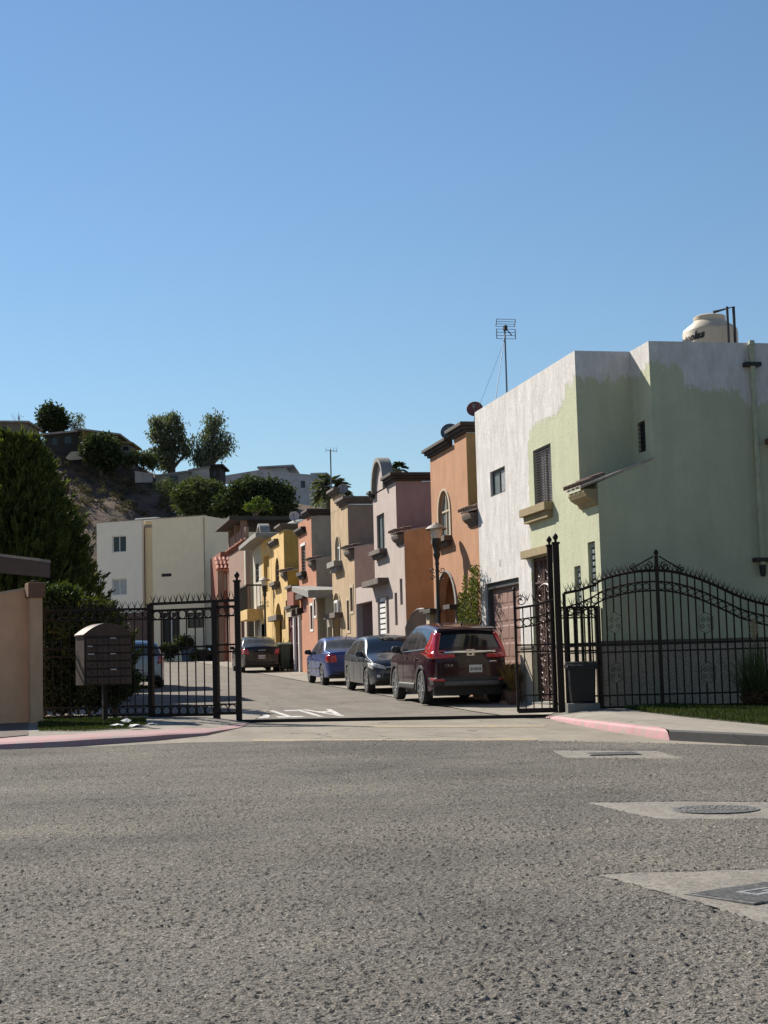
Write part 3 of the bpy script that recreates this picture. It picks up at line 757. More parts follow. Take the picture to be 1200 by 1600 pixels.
MB().path([(0, 0, hh - .3), (-.85, -1.75, .6)], .008, 5).path([(0, 0, hh - .45), (-.6, 1.9, .3)], .004, 5).build('guy_wires', ALU, an)
def dish(name, label, P, r, m, face, base_z):
    d = thing(name, label, 'satellite dish', (P.x, P.y, base_z))
    hz = P.z - base_z; f = Vector(face).normalized(); Q = f.to_track_quat('Z', 'Y').to_matrix().to_4x4()
    b = MB().lathe([(0, 0), (r * .5, r * .05), (r * .85, r * .15), (r, r * .21), (r * 1.01, r * .2), (r * .85, r * .12), (r * .5, r * .02), (0, -.02)], 32)
    b.xf(Matrix.Translation((0, 0, hz)) @ Q); b.build('reflector', m, d, smooth=50)
    MB().path([Vector((0, 0, 0)), Vector((0, 0, hz)) - f * .06], .03, 8).build('mount_post', ALU, d)
    tip = Vector((0, 0, hz)) + f * r * .9; low = Vector((0, 0, hz)) + Q.to_3x3() @ Vector((0, -r, r * .2))
    MB().path([low, tip], .015, 6).lathe([(0, -.05), (.04, -.05), (.04, .05), (0, .05)], 8, tip).build('feed_arm', ALU, d)
    return d
MAROON = mat('maroon_dish', (.15, .045, .045), .6, .15, 4); NAVY = mat('slate_dish', (.045, .075, .11), .6, .15, 4); GREYD = mat('grey_dish', (.22, .20, .21), .6, .15, 4)
# ================================================================ generic row house
def row_house(label, name, yn, yu, yf, z0, zl, zt, fac, side, low, holes, corn, xd=8.5, lr=(1.3, .2)):
    h = thing(name, label, 'house', (XF, (yn + yf) / 2, G(XF, (yn + yf) / 2)))
    facade(h, [(yn, z0), (yf, z0), (yf, zt), (yu, zt), (yu, zl), (yn, zl)], holes, fac)
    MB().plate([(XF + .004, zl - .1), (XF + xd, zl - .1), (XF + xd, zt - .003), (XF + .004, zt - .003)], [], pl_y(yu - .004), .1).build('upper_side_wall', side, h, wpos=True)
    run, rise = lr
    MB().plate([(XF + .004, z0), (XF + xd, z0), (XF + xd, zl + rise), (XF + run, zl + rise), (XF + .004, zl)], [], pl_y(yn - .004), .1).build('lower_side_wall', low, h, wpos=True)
    shell(h, yu, yf, z0, zt - .002, side, near=False)
    MB().box(XF + run, XF + xd - .2, yn + .2, yu + .02, zl + rise - .25, zl + rise - .1).build('low_roof', ROOFC, h, wpos=True)
    lean_roof(h, yn + .002, yu - .002, zl, run, rise)
    return h
def slot(h, r, m=GLASS, trim=None, x=XF):
    window(h, rpoly(r), STONE, m, mull=0, fw=.02, x=x)
    if trim:
        MB().plate(grow(rpoly(r), .1), [rpoly(r)], pl_x(x - .02), .03).build('window_surround', trim, h, wpos=True)
# ---------------- orange house
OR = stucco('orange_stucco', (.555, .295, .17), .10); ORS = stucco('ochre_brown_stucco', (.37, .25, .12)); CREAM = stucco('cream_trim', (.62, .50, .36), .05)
LAV = stucco('pale_pink_stucco', (.59, .49, .44), .10, .05); LAVS = stucco('shaded_pink_stucco', (.40, .28, .27)); ORL = stucco('burnt_orange_stucco', (.60, .36, .19))  # mauve is the pale pink plaster with side-wall shade in its colour
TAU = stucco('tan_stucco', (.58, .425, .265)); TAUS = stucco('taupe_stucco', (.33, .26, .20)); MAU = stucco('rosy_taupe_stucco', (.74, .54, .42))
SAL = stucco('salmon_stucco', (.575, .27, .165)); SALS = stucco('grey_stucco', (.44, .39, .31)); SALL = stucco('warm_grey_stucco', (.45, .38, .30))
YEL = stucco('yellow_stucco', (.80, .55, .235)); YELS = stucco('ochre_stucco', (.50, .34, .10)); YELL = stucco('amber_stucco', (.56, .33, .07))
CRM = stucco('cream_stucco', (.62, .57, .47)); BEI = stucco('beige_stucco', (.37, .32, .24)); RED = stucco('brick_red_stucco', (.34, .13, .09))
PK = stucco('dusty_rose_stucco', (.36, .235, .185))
aw = frect(686, 703, 766, 840); ar = frect(684, 713, 893, 1000)
zt_o = onx(728, 676, XF).z; zt_l = onx(690, 706, XF).z; ystep = onx(709, 690, XF).y
yn, yu, yf = 37.37, 38.24, 42.12; zl = onx(735, 800, XF).z
oh = thing('orange_house', 'orange stucco house with dark stepped cornice and tall arched window', 'house', (XF, 40, G(XF, 40)))
arh = apoly((ar[0], ar[1], .6, ar[3])); awh = apoly(aw)
facade(oh, [(yn, .5), (yf, .5), (yf, zt_l), (ystep, zt_l), (ystep, zt_o), (yu, zt_o), (yu, zl), (yn, zl)], [awh, arh], OR)
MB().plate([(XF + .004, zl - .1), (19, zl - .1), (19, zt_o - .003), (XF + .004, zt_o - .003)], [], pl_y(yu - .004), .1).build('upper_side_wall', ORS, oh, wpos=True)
shell(oh, yu, yf, .5, zt_l - .002, OR, near=False); MB().box(XF + .22, 18.7, ystep - .2, ystep - .002, zt_l - .5, zt_o - .01).build('parapet_wall', OR, oh, wpos=True)
lean_roof(oh, yn + .002, yu - .002, zl, 1.3, .3)
cornice(oh, yu, ystep, zt_o + .30, CORN, True, .24, .32, far=True); cornice(oh, ystep + .26, yf, zt_l + .28, CORN, False, .24, .30, far=True)
window(oh, awh, CREAM, GLASSL, mull=1, rails=1, fw=.06)
MB().plate(grow(awh, .13), [awh], pl_x(XF - .03), .04).build('window_surround', CREAM, oh, wpos=True)
sill(oh, aw[0] - .15, aw[1] + .15, aw[2], GREYC, .22, .14)
MB().plate(grow(arh, .16), [arh], pl_x(XF - .04), .06).build('arch_surround', STONE, oh, wpos=True)
MB().box(XF + .9, XF + 1.0, ar[0] - .6, ar[1] + .6, .5, ar[3] + .3).build('porch_wall', ORL, oh, wpos=True)
hband(oh, 'porch_ledge', ar[0] - .5, ar[0] + .25, onx(713, 945, XF).z - .12, onx(713, 945, XF).z, .3, CORN); hband(oh, 'porch_ledge', ar[1] - .3, ar[1] + .5, onx(680, 952, XF).z - .12, onx(680, 952, XF).z, .3, CORN)
P = onx(742, 640, 11.2); dish('satellite_dish', 'maroon satellite dish on the orange roof beside the white wall', P, 14 * 38 / 2450, MAROON, (-.35, -1, .35), zt_o - .3)
P = onx(703, 676, 11.3); dish('satellite_dish', 'slate blue satellite dish behind the stepped dark cornice', P, 15 * 43 / 2450, NAVY, (-.35, -1, .35), zt_l - .45)
# ---------------- pale pink house with barrel pediment
yn, yu, yf = 45.62, 46.56, 50.0; z0 = .7
zl, zt = onx(625, 833, XF).z, onx(618, 752, XF).z
lw = frect(589, 601, 803, 860); lv = frect(590.5, 602.5, 933, 992); sd = frect(604, 608, 931, 990); s1 = frect(617, 621, 926, 977); s2 = frect(625, 629, 904, 945)
lh = row_house('pale pink stucco house with barrel shaped pediment and white slatted window', 'pink_house', yn, yu, yf, z0, zl, zt, LAV, LAVS, ORL, [rpoly(r) for r in (lw, lv, sd, s1, s2)], CORN)
yp = onx(595, 760, XF).y; rp = .82
cornice(lh, yu, yp - rp - .05, zt + .3, CORN, True, .25, .32)
ped = [(yp + rp * math.cos(PI * i / 20), zt - .05 + rp * 1.15 * math.sin(PI * i / 20)) for i in range(21)]
MB().plate(ped, [], pl_x(XF), .22).build('pediment', LAV, lh, wpos=True)
band = [(yp + (rp + .14) * math.cos(PI * i / 20), zt - .05 + (rp * 1.15 + .13) * math.sin(PI * i / 20)) for i in range(21)]
MB().plate(band + ped[::-1], [], pl_x(XF - .14), .37).build('pediment_band', STONE, lh, wpos=True, smooth=40)
cornice(lh, yp + rp + .1, yf + .1, zt + .1, CORN, False, .25, .3)
window(lh, rpoly(lw), DARKF, GLASSL, mull=1); sill(lh, lw[0] - .25, lw[1] + .25, lw[2], GREYC, .24, .14)
hband(lh, 'door_hood', onx(607, 902, XF).y, onx(581, 908, XF).y, onx(594, 915, XF).z, onx(594, 906, XF).z, .35, GREYC)
lo = MB().box(XF + .14, XF + .17, lv[0], lv[1], lv[2], lv[3]).build('slatted_window', DARKF, lh, wpos=True)
for i in range(7):
    zz = lv[2] + (lv[3] - lv[2]) * (i + .55) / 7; MB().box(XF + .05, XF + .09, lv[0] + .12, lv[1] - .12, zz - .062, zz + .062).build('slat', WHITEF, lo, wpos=True)
window(lh, rpoly(sd), STONE, GLASS, mull=0); slot(lh, s1); slot(lh, s2)
zg_ = onx(570, 915, XF).z; go = frect(557, 582, 941, 1010); go = (go[0], go[1], .8, go[3])
MB().plate([(yf + .002, z0), (53.36, z0), (53.36, zg_), (yf + .002, zg_)], [rpoly(go)], pl_x(XF + .01), .22).build('garage_front', LAV, lh, wpos=True)
MB().box(XF + .3, 16, yf + .05, 53.3, zg_ - .4, zg_ - .25).build('garage_roof', ROOFC, lh, wpos=True)
MB().box(XF + 1.0, XF + 1.05, go[0], go[1] + 1, .7, go[3] + .1).build('garage_door', CREAM, lh, wpos=True)
MB().box(XF + .24, XF + 1.0, go[1], go[1] + .1, .7, go[3] + .1).build('garage_jamb', LAVS, lh, wpos=True)
# driveway gate and pillar between orange and pink house
fg = thing('driveway_gate', 'dark arched iron driveway gate between orange and pale pink houses', 'gate', (XF, 43.9, G(XF, 43.9)))
o = ORG[fg.name]; gy0, gy1 = 42.7, 45.5; gz0 = G(XF, 44) + .1
def gtop(y): return onx(660, 946, XF).z - .1 - .55 * ((y - (gy0 + 1.0)) / 1.9) ** 2 * (1 if y > gy0 + 1.0 else .4)
GBM = mat('rusty_bar', (.05, .03, .022), .6, .2, 12)
for i in range(22):
    y = gy0 + (gy1 - gy0) * i / 21; MB().bar((XF - .05, y, gz0), (XF - .05, y, gtop(y)), .035).build('bar', GBM, fg, wpos=True)
MB().path([(XF - .05, gy0 + (gy1 - gy0) * i / 14, gtop(gy0 + (gy1 - gy0) * i / 14)) for i in range(15)], .03, 6).bar((XF - .05, gy0, gz0 + .1), (XF - .05, gy1, gz0 + .1), .05).bar((XF - .05, gy0, gz0 + 1.1), (XF - .05, gy1, gz0 + 1.1), .04).build('gate_frame', BLACKM, fg, wpos=True)
MB().box(XF - .02, XF + .0, gy1 - 1.25, gy1, gz0 + .05, gz0 + 1.9).build('gate_shade_sheet', BLACKM, fg, wpos=True)  # black sheet added for the shadow over this end of the gate
MB().box(XF - .12, XF + .18, 42.25, 42.62, G(XF, 42) - .1, onx(683, 955, XF).z).build('gate_pillar', CREAM, fg, wpos=True, bevel=.01)
MB().box(XF - .28, XF + .3, 42.15, 42.8, onx(683, 955, XF).z + .002, onx(683, 949, XF).z).build('pillar_cap', CORN, fg, wpos=True, bevel=.01)
# ---------------- tan house
yn, yu, yf = 53.4, 54.42, 57.8; z0 = .9; zl, zt = onx(548, 858, XF).z, onx(543, 788, XF).z
aw = frect(524.5, 531.5, 838, 878); ar = frect(521, 533, 926, 1010); s1 = frect(543, 546.5, 938, 985); s2 = frect(548, 552, 918, 955)
ar = (ar[0], ar[1], 1.0, ar[3]); awh, arh = apoly(aw), apoly(ar)
th = row_house('tan stucco house with small arched window and light arched doorway', 'tan_house', yn, yu, yf, z0, zl, zt, TAU, TAUS, MAU, [awh, arh, rpoly(s1), rpoly(s2)], CORN)
cornice(th, yu, yu + 1.3, zt + .32, GREYC, True, .25, .34, far=True); 
MB().box(XF, XF + .22, yu + 1.55, yf, zt - .01, zt + .55).build('parapet', TAU, th, wpos=True)
cornice(th, yu + 1.6, yf - .5, zt + .85, GREYC, False, .25, .34, far=True)
window(th, awh, WHITEF, GLASSL, mull=1, rails=1, fw=.07); MB().plate(grow(awh, .12), [awh], pl_x(XF - .03), .04).build('window_surround', CREAM, th, wpos=True)
sill(th, aw[0] - .3, aw[1] + .3, aw[2], STONE, .3, .2)
MB().plate(grow(arh, .14), [arh], pl_x(XF - .03), .05).build('arch_surround', CREAM, th, wpos=True)
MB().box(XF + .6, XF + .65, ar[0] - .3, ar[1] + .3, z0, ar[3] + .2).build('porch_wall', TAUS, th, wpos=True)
acz = onx(529, 950, XF).z; ac = MB().box(XF - .12, XF + .3, ar[0] + .05, ar[0] + .75, acz - .3, acz + .28).build('window_cooler', WHITEF, th, wpos=True, bevel=.02)
MB().box(XF - .125, XF - .118, ar[0] + .15, ar[0] + .65, acz - .2, acz + .18).build('cooler_grille', DARKF, ac, wpos=True)
hband(th, 'balcony_ledge', ar[0] - .35, ar[1] + .4, onx(528, 966, XF).z, onx(528, 958, XF).z, .3, GREYC)
slot(th, s1, GLASS, CREAM); slot(th, s2, GLASS, CREAM)
P = onx(536, 764, 11.4); dish('satellite_dish', 'grey satellite dish on the roof of the tan house', P, 9 * 56 / 2450, GREYD, (-.35, -1, .35), zt - .2)
rb = thing('roof_room', 'small ochre block on the roof of the tan house', 'roof block', (13, 55.6, zt - .45)); MB().box(-.9, .4, -.5, .8, 0, 1.45).build('wall', ORS, rb); MB().box(-.4, .0, -.52, -.49, .2, 1.0).build('opening', BLACKM, rb); MB().box(-1, .5, -.6, .9, 1.452, 1.55).build('roof', GREYC, rb)
# garage canopy of the salmon house
# ---------------- salmon house
yn, yu, yf = 61.3, 62.25, 65.6; z0 = 1.1; zl, zt = onx(490, 876, XF).z, onx(486, 806, XF).z
sw = frect(471, 477.5, 853, 894); sd = frect(470, 479, 936, 958); s1 = frect(485.5, 489, 946, 983); s2 = frect(491, 494, 936, 962)
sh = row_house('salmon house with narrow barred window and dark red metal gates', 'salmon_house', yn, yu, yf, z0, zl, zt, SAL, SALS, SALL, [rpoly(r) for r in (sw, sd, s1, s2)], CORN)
cornice(sh, yu, yu + 1.1, zt + .32, CORN, True, .25, .34, far=True); cornice(sh, yu + 1.4, yf, zt - .25, CORN, False, .25, .34)
w_ = window(sh, rpoly(sw), BROWNM, CURT, mull=0, fw=.03)
b = MB()
for i in range(8): zz = sw[2] + (sw[3] - sw[2]) * (i + .5) / 8; b.bar((XF + .03, sw[0], zz), (XF + .03, sw[1], zz), .025)
for i in range(3): y = sw[0] + (sw[1] - sw[0]) * (i + .5) / 3; b.bar((XF + .03, y, sw[2]), (XF + .03, y, sw[3]), .025)
b.build('grille', BROWNM, w_, wpos=True)
hband(sh, 'window_head', sw[0] - .05, sw[1] + .05, sw[3], sw[3] + .12, .03, WHITEF); sill(sh, sw[0] - .15, sw[1] + .15, sw[2], CORN, .22, .16)
WINE = mat('wine_red_metal', (.14, .03, .028), .5, .15, 5)
MB().box(XF + .08, XF + .12, sd[0], sd[1], sd[2], sd[3]).build('shutter', WINE, sh, wpos=True); hband(sh, 'window_head', sd[0] - .15, sd[1] + .15, sd[3], sd[3] + .22, .2, CORN)
slot(sh, s1, WINE, WHITEF); slot(sh, s2, WINE, WHITEF)
cz = onx(500, 925, XF).z
MB().plate([(57.95, cz - .35), (61.9, cz + .1), (61.9, cz + .32), (57.95, cz - .05)], [], lambda y, z, w: (XF - .9 + w, y, z), 1.6).build('garage_canopy', STONE, sh, wpos=True, bevel=.02)
MB().plate([(57.85, z0 - .3), (61.28, z0 - .3), (61.28, cz - .1), (57.85, cz - .3)], [[(58.5, .9), (60.7, .9), (60.7, 3.2), (58.5, 3.2)]], pl_x(XF + .3), .2).build('garage_front', SALS, sh, wpos=True)
WG = mat('white_garage_door', (.62, .62, .60), .5, .05)
gd = MB().box(XF + .52, XF + .56, 58.3, 60.9, .8, 3.3).build('garage_door', WG, sh, wpos=True)
for i in range(5): 
    for j in range(4): MB().box(XF + .505, XF + .52, 58.4 + j * .62, 58.4 + j * .62 + .56, .95 + i * .46, .95 + i * .46 + .4).build('door_panel', WG, gd, wpos=True)
# wine red gates on white posts between salmon and yellow houses
wg = thing('entrance_gates', 'dark red metal gates between white posts beside the salmon house', 'gate', (XF, 67.2, G(XF, 67.2)))
gz = G(XF, 67.2); tz = onx(460, 963, XF).z
for ya, yb in ((65.65, 66.75), (67.0, 68.75)):
    MB().box(XF + .02, XF + .06, ya, yb, gz + .08, tz).build('gate_leaf', WINE, wg, wpos=True)
    b = MB().path([(XF, ya + .15 + (yb - ya - .3) * (.5 - .5 * math.cos(PI * i / 12)), tz - .9 + .5 * math.sin(PI * i / 12)) for i in range(13)], .02, 5)
    for f in (.06, .35, .65, .94): b.bar((XF + .01, ya + (yb - ya) * f, gz + .1), (XF + .01, ya + (yb - ya) * f, tz), .04)
    for zz in (gz + .12, gz + 1.2, tz - .03): b.bar((XF + .008, ya, zz), (XF + .008, yb, zz), .05)
    b.build('gate_frame', WINE, wg, wpos=True)
for y in (65.5, 66.87): MB().box(XF - .1, XF + .12, y - .1, y + .1, gz - .1, tz).build('post', WHITEF, wg, wpos=True)
for y in (65.5, 66.87): MB().box(XF - .18, XF + .2, y - .18, y + .18, tz + .002, tz + .3).build('post_cap', CORN, wg, wpos=True, bevel=.04)
MB().box(XF - .1, XF + .12, 67.0, 68.85, tz + .003, tz + .35).build('beam', CREAM, wg, wpos=True); MB().box(XF - .05, XF + .15, 67.0, 68.85, tz + .353, tz + 1.25).build('balcony_wall', RED, wg, wpos=True); MB().box(XF - .15, XF + .2, 66.95, 68.86, tz + 1.253, tz + 1.36).build('coping', GREYC, wg, wpos=True); MB().box(XF - .2, XF + .2, 66.95, 68.86, tz + .36, tz + .47).build('coping', CORN, wg, wpos=True)
# ---------------- yellow house
yn, yu, yf = 68.9, 69.8, 73.9; z0 = 1.3; zl, zt = onx(446, 894, XF).z, onx(443, 828, XF).z
aw = frect(430, 436, 871, 910); ar = frect(430, 440.5, 942, 1010); s1 = frect(443.5, 446, 953, 983); s2 = frect(446.5, 449, 938, 962)
ar = (ar[0], ar[1], 1.4, ar[3]); awh, arh = apoly(aw), apoly(ar)
yh = row_house('yellow house with arched window and arched doorway behind the black car', 'yellow_house', yn, yu, yf, z0, zl, zt, YEL, YELS, YELL, [awh, arh, rpoly(s1), rpoly(s2)], CORN)
cornice(yh, yu, yu + 1.4, zt + .32, GREYC, True, .25, .34, far=True); cornice(yh, yu + 1.65, yf, zt - .2, GREYC, False, .25, .34)
w_ = window(yh, awh, BROWNM, GLASS, mull=1, rails=3, fw=.04); sill(yh, aw[0] - .25, aw[1] + .25, aw[2], GREYC, .28, .16)
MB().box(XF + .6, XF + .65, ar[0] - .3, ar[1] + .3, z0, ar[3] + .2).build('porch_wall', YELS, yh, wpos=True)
hband(yh, 'balcony_ledge', ar[0] - .3, ar[1] + .4, onx(435, 970, XF).z, onx(435, 962, XF).z, .3, GREYC)
slot(yh, s1, DARKF); slot(yh, s2, DARKF)
# ---------------- cream house with balcony
yn, yf = 74.0, 80.6; z0 = 1.4; zt = onx(412, 846, XF).z
cw = frect(399, 404.5, 880, 910); cd = frect(412, 421, 868, 925); gd_ = frect(398, 406, 965, 1012); g2 = frect(409, 414, 975, 1010)
chh = thing('cream_house', 'cream house with yellow based balcony and curved white hood', 'house', (XF, 77, G(XF, 77)))
ym_ = 77.5
facade(chh, [(ym_ + .002, z0), (yf, z0), (yf, zt), (ym_ + .002, zt)], [rpoly(r) for r in (cw, (gd_[0], gd_[1], 1.5, gd_[3]))], CRM)
facade(chh, [(yn + .002, z0), (ym_, z0), (ym_, zt), (yn + .002, zt)], [rpoly(r) for r in (cd, (g2[0], g2[1], 1.6, g2[3]))], YEL)
shell(chh, yn, yf, z0, zt - .003, CRM); window(chh, rpoly(cw), DARKF, GLASS, mull=1, rails=2); MB().box(XF + .15, XF + .2, cd[0] - .1, cd[1] + .1, cd[2] - .1, cd[3] + .1).build('balcony_door', YELS, chh, wpos=True)
MB().box(XF + .15, XF + .2, gd_[0] - .1, gd_[1] + .1, 1.4, gd_[3] + .1).build('door', DARKF, chh, wpos=True); MB().box(XF + .15, XF + .2, g2[0] - .1, g2[1] + .1, 1.4, g2[3] + .1).build('door', BROWNM, chh, wpos=True)
MB().plate([(76, zt), (yf + .3, zt - .1), (yf + .3, zt + .12), (76, zt + .24), (yn + .1, zt + .24), (yn + .1, zt)], [], lambda y, z, w: (XF - .7 + w, y, z), 1.2).build('roof_hood', STONE, chh, wpos=True, bevel=.03)
yb0, yb1 = 77.4, 80.4; zb0, zb1 = onx(404, 966, XF).z, onx(404, 953, XF).z; zbr = onx(404, 915, XF).z
MB().box(XF - .75, XF, yb0, yb1, zb0 - .1, zb1).build('balcony_base', YEL, chh, wpos=True, bevel=.02)
rl = MB().box(XF - .8, XF - .68, yb0 - .05, yb1 + .05, zbr - .08, zbr).box(XF - .68, XF, yb0 - .05, yb0 + .07, zbr - .08, zbr).build('balcony_rail', CORN, chh, wpos=True)
for i in range(16): MB().bar((XF - .74, yb0 + (yb1 - yb0) * i / 15, zb1), (XF - .74, yb0 + (yb1 - yb0) * i / 15, zbr - .08), .03).build('baluster', BLACKM, rl, wpos=True)
for i in range(4): MB().bar((XF - .6 + i * .17, yb0, zb1), (XF - .6 + i * .17, yb0, zbr - .08), .03).build('baluster', BLACKM, rl, wpos=True)
yq = 77.2; zq = zt + .2; n = 16
MB().plate([(yq + 0.75 * math.cos(PI * i / n), zq + 0.75 * math.sin(PI * i / n)) for i in range(n + 1)] + [(yq + 0.62 * math.cos(PI * i / n), zq + 0.62 * math.sin(PI * i / n)) for i in range(n, -1, -1)], [], pl_x(XF - .15), .5).build('arched_hood', STONE, chh, wpos=True, smooth=40)
MB().lathe([(1.45, 0), (1.3, .55), (.9, 1.05), (.4, 1.3), (0, 1.36)], 24, (XF + 1.9, yq - .6, zt - .25)).build('dome', mat('grey_dome', (.17, .18, .18), .8, .15, 2), chh, wpos=True, smooth=60)
# ---------------- terracotta house with covered roof terrace
yn, yf = 83.6, 91.5; z0 = 1.6; zt = onx(384, 850, XF).z
hh_ = thing('terrace_house', 'dusty rose house with dark flat canopy over its columned roof terrace', 'house', (XF, 87, G(XF, 87)))
lo_ = frect(377, 381.5, 955, 1000)
facade(hh_, [(yn, z0), (yf, z0), (yf, zt), (yn, zt)], [rpoly((lo_[0], lo_[1], 2.0, lo_[3]))], PK)
MB().box(XF + .15, XF + .2, lo_[0] - .1, lo_[1] + .1, 1.9, lo_[3] + .1).build('door', DARKF, hh_, wpos=True)
shell(hh_, yn, yf, z0, zt - .002, CRM, side=BEI, roofz=zt - .2); hband(hh_, 'corner_strip', yn - .03, yn + .45, z0, zt - .02, .03, CRM)
cornice(hh_, yn, yf, zt + .3, RED, True, .25, .3); MB().box(XF + .02, XF + .2, yn + .1, yf - .1, zt + .302, zt + .95).build('parapet', PK, hh_, wpos=True)
sz = onx(376, 799, XF - .6).z
MB().plate([(XF - .7, sz), (XF + 8.3, sz - .1), (XF + 8.3, sz + .12), (XF - .7, sz + .2)], [], lambda x, z, w: (x, 84.9 + w, z), 7.4).build('terrace_roof', mat('dark_canopy', (.03, .027, .022), .7, .2, 3), hh_, wpos=True)
for (x, y) in ((XF + .15, 85.4), (XF + .15, 88.2), (XF + .15, 91.3), (XF + 4, 85.4), (XF + 8, 85.4), (XF + 8, 91.3)): MB().box(x - .17, x + .17, y - .17, y + .17, zt + .0, sz).build('column', PK, hh_, wpos=True)
lv_ = frect(391, 394, 962, 1006, XF); q0 = ony(388, 965, 83.6); q1 = ony(397, 1010, 83.6)
lg = MB().box(q0.x, q1.x + .3, 83.52, 83.56, q1.z, q0.z).build('louvre', DARKF, hh_, wpos=True)
for i in range(9): zz = q1.z + (q0.z - q1.z) * (i + .5) / 9; MB().box(q0.x + .03, q1.x + .27, 83.49, 83.53, zz - .05, zz + .04).build('slat', BLACKM, lg, wpos=True)
# dish above yellow roof
P = onx(460, 807, 12.0); dish('satellite_dish', 'pale grey satellite dish above the yellow house roof', P, 9 * 68 / 2450, mat('pale_dish', (.38, .34, .34), .6, .1), (-.35, -1, .35), P.z - .9)
# ---------------- house with small red tiled porch, closing the row
yr = 94.0
rh = thing('tiled_porch_house', 'brick red house with a small red clay tiled porch roof', 'house', (9, yr + 3, G(9, yr + 3)))
x0, x1 = ony(345, 900, yr).x, ony(376, 900, yr).x + .6; z1_ = ony(360, 862, yr).z; zb_ = G(9, yr) - .2
dr = [(ony(361, 980, yr).x, ony(361, 1010, yr).z), (ony(366, 980, yr).x, ony(366, 1010, yr).z), (ony(366, 980, yr).x, ony(366, 957, yr).z), (ony(361, 980, yr).x, ony(361, 957, yr).z)]
wx0, wx1 = ony(346, 900, yr).x + .15, ony(351, 900, yr).x + .1; wz0, wz1 = ony(348, 922, yr).z, ony(348, 897, yr).z
d2 = [(ony(344, 990, yr).x + .3, ony(350, 1005, yr).z), (ony(352, 990, yr).x + .1, ony(350, 1005, yr).z), (ony(352, 990, yr).x + .1, ony(350, 965, yr).z), (ony(344, 990, yr).x + .3, ony(350, 965, yr).z)]
MB().plate([(x0, zb_), (x1, zb_), (x1, z1_), (x0, z1_)], [[(wx0, wz0), (wx1, wz0), (wx1, wz1), (wx0, wz1)], d2], pl_y(yr), .2).build('front_wall', RED, rh, wpos=True)
MB().box(x0, x1, yr + .2, yr + 6, zb_, z1_ - .01).build('body_wall', RED, rh, wpos=True)
fn_ = lambda x, z, w: (x, yr + .1 + w, z)
window(rh, [(wx0, wz0), (wx1, wz0), (wx1, wz1), (wx0, wz1)], WHITEF, GLASS, fn=fn_, mull=0); window(rh, d2, WHITEF, CURT, fn=fn_, mull=0)
pr0, pr1 = ony(337, 870, yr - 1.2), ony(374, 890, yr - 1.2); a = .55
rt = MB(); zr0 = ony(355, 889, yr - 1.4).z
rt.plate([(yr - 1.4, zr0), (yr - .1, zr0 + .78), (yr - .1, zr0 + .68), (yr - 1.4, zr0 - .1)], [], lambda y, z, w: (pr0.x + w, y, z), pr1.x - pr0.x)
rfo = rt.build('porch_roof', REDT, rh, wpos=True); o = ORG[rh.name]; n = 6; ang = math.atan2(.78, 1.3)
for i in range(n):
    for k in range(3):
        M = Matrix.Translation(Vector((pr0.x + (i + .5) * (pr1.x - pr0.x) / n, yr - 1.5 + k * .42, zr0 + .05 + (k * .42 - .1) * .6 + .02 * k)) - o) @ Matrix.Rotation(PI / 2, 4, 'Z') @ Matrix.Rotation(-ang, 4, 'Y')
        inst(TILER, 'tile', rfo, M)
for x in (pr0.x + .25, ony(361, 900, yr - 1.2).x): MB().box(x - .17, x + .17, yr - 1.3, yr - .96, zb_, zr0 - .02).build('porch_column', PK, rh, wpos=True)
MB().box(x0 - .6, pr0.x + 1.4, yr - .9, yr - .02, ony(345, 938, yr).z - .2, ony(345, 938, yr).z).build('ledge', CORN, rh, wpos=True)
# ================================================================ three storey cream block at the end of the street
A_ = at(151, 817, 104.5); B_ = at(320, 806, 101.5)
rz = math.atan2(B_.y - A_.y, B_.x - A_.x)
bb = thing('apartment_block', 'cream three storey flat roofed block closing the end of the street', 'building', (A_.x, A_.y, G(A_.x, A_.y)), rz)
Lb = math.hypot(B_.x - A_.x, B_.y - A_.y); z00 = bb.location.z; Hb = (A_.z + B_.z) / 2 - z00
ux_, uy_ = (B_.x - A_.x) / Lb, (B_.y - A_.y) / Lb
def onb(px, py):
    d = ray(px, py); n_ = Vector((-uy_, ux_, 0)); t_ = (Vector((A_.x, A_.y, 0)) - Vector((CAM.x, CAM.y, 0))).dot(n_) / d.dot(n_); P_ = CAM + d * t_
    return (P_.x - A_.x) * ux_ + (P_.y - A_.y) * uy_, P_.z - z00
def brect(x0, x1, y0, y1): a = onb(x0, (y0 + y1) / 2)[0]; c = onb(x1, (y0 + y1) / 2)[0]; m_ = (x0 + x1) / 2; return [(a, onb(m_, y1)[1]), (c, onb(m_, y1)[1]), (c, onb(m_, y0)[1]), (a, onb(m_, y0)[1])]
IV = stucco('ivory_stucco', (.88, .755, .54), .05, .03, 1); IVY = stucco('warm_cream_stucco', (.78, .62, .38), .05, .03, 1); IVW = stucco('white_stucco', (.88, .80, .66), .04, .02, 1)
xa1, xa2 = onb(222, 850)[0], onb(238, 850)[0]
fnb = lambda x, z, w: (x, w, z)
hw = [brect(175, 197, 837, 863), brect(175, 198, 904, 930)]
MB().plate([(0, -.5), (xa1, -.5), (xa1, Hb), (0, Hb)], hw, fnb, .25).build('left_wall', IVW, bb)
for h_ in hw: window(bb, h_, WHITEF, GLASS if h_ is hw[0] else CURT, fn=lambda x, z, w: (x, .1 + w, z), mull=1, fw=.06, wp=False)
MB().plate([(xa1 + .002, -.5), (xa2, -.5), (xa2, Hb - .05), (xa1 + .002, Hb - .05)], [], lambda x, z, w: (x, .35 + w, z), .2).build('recessed_strip', IVY, bb)
dh = [brect(252, 281, 957, 1010), brect(293, 319, 957, 981), brect(252, 268, 896, 901)]
MB().plate([(xa2 + .002, -.5), (Lb, -.5), (Lb, Hb), (xa2 + .002, Hb)], dh, fnb, .25).build('right_wall', IV, bb)
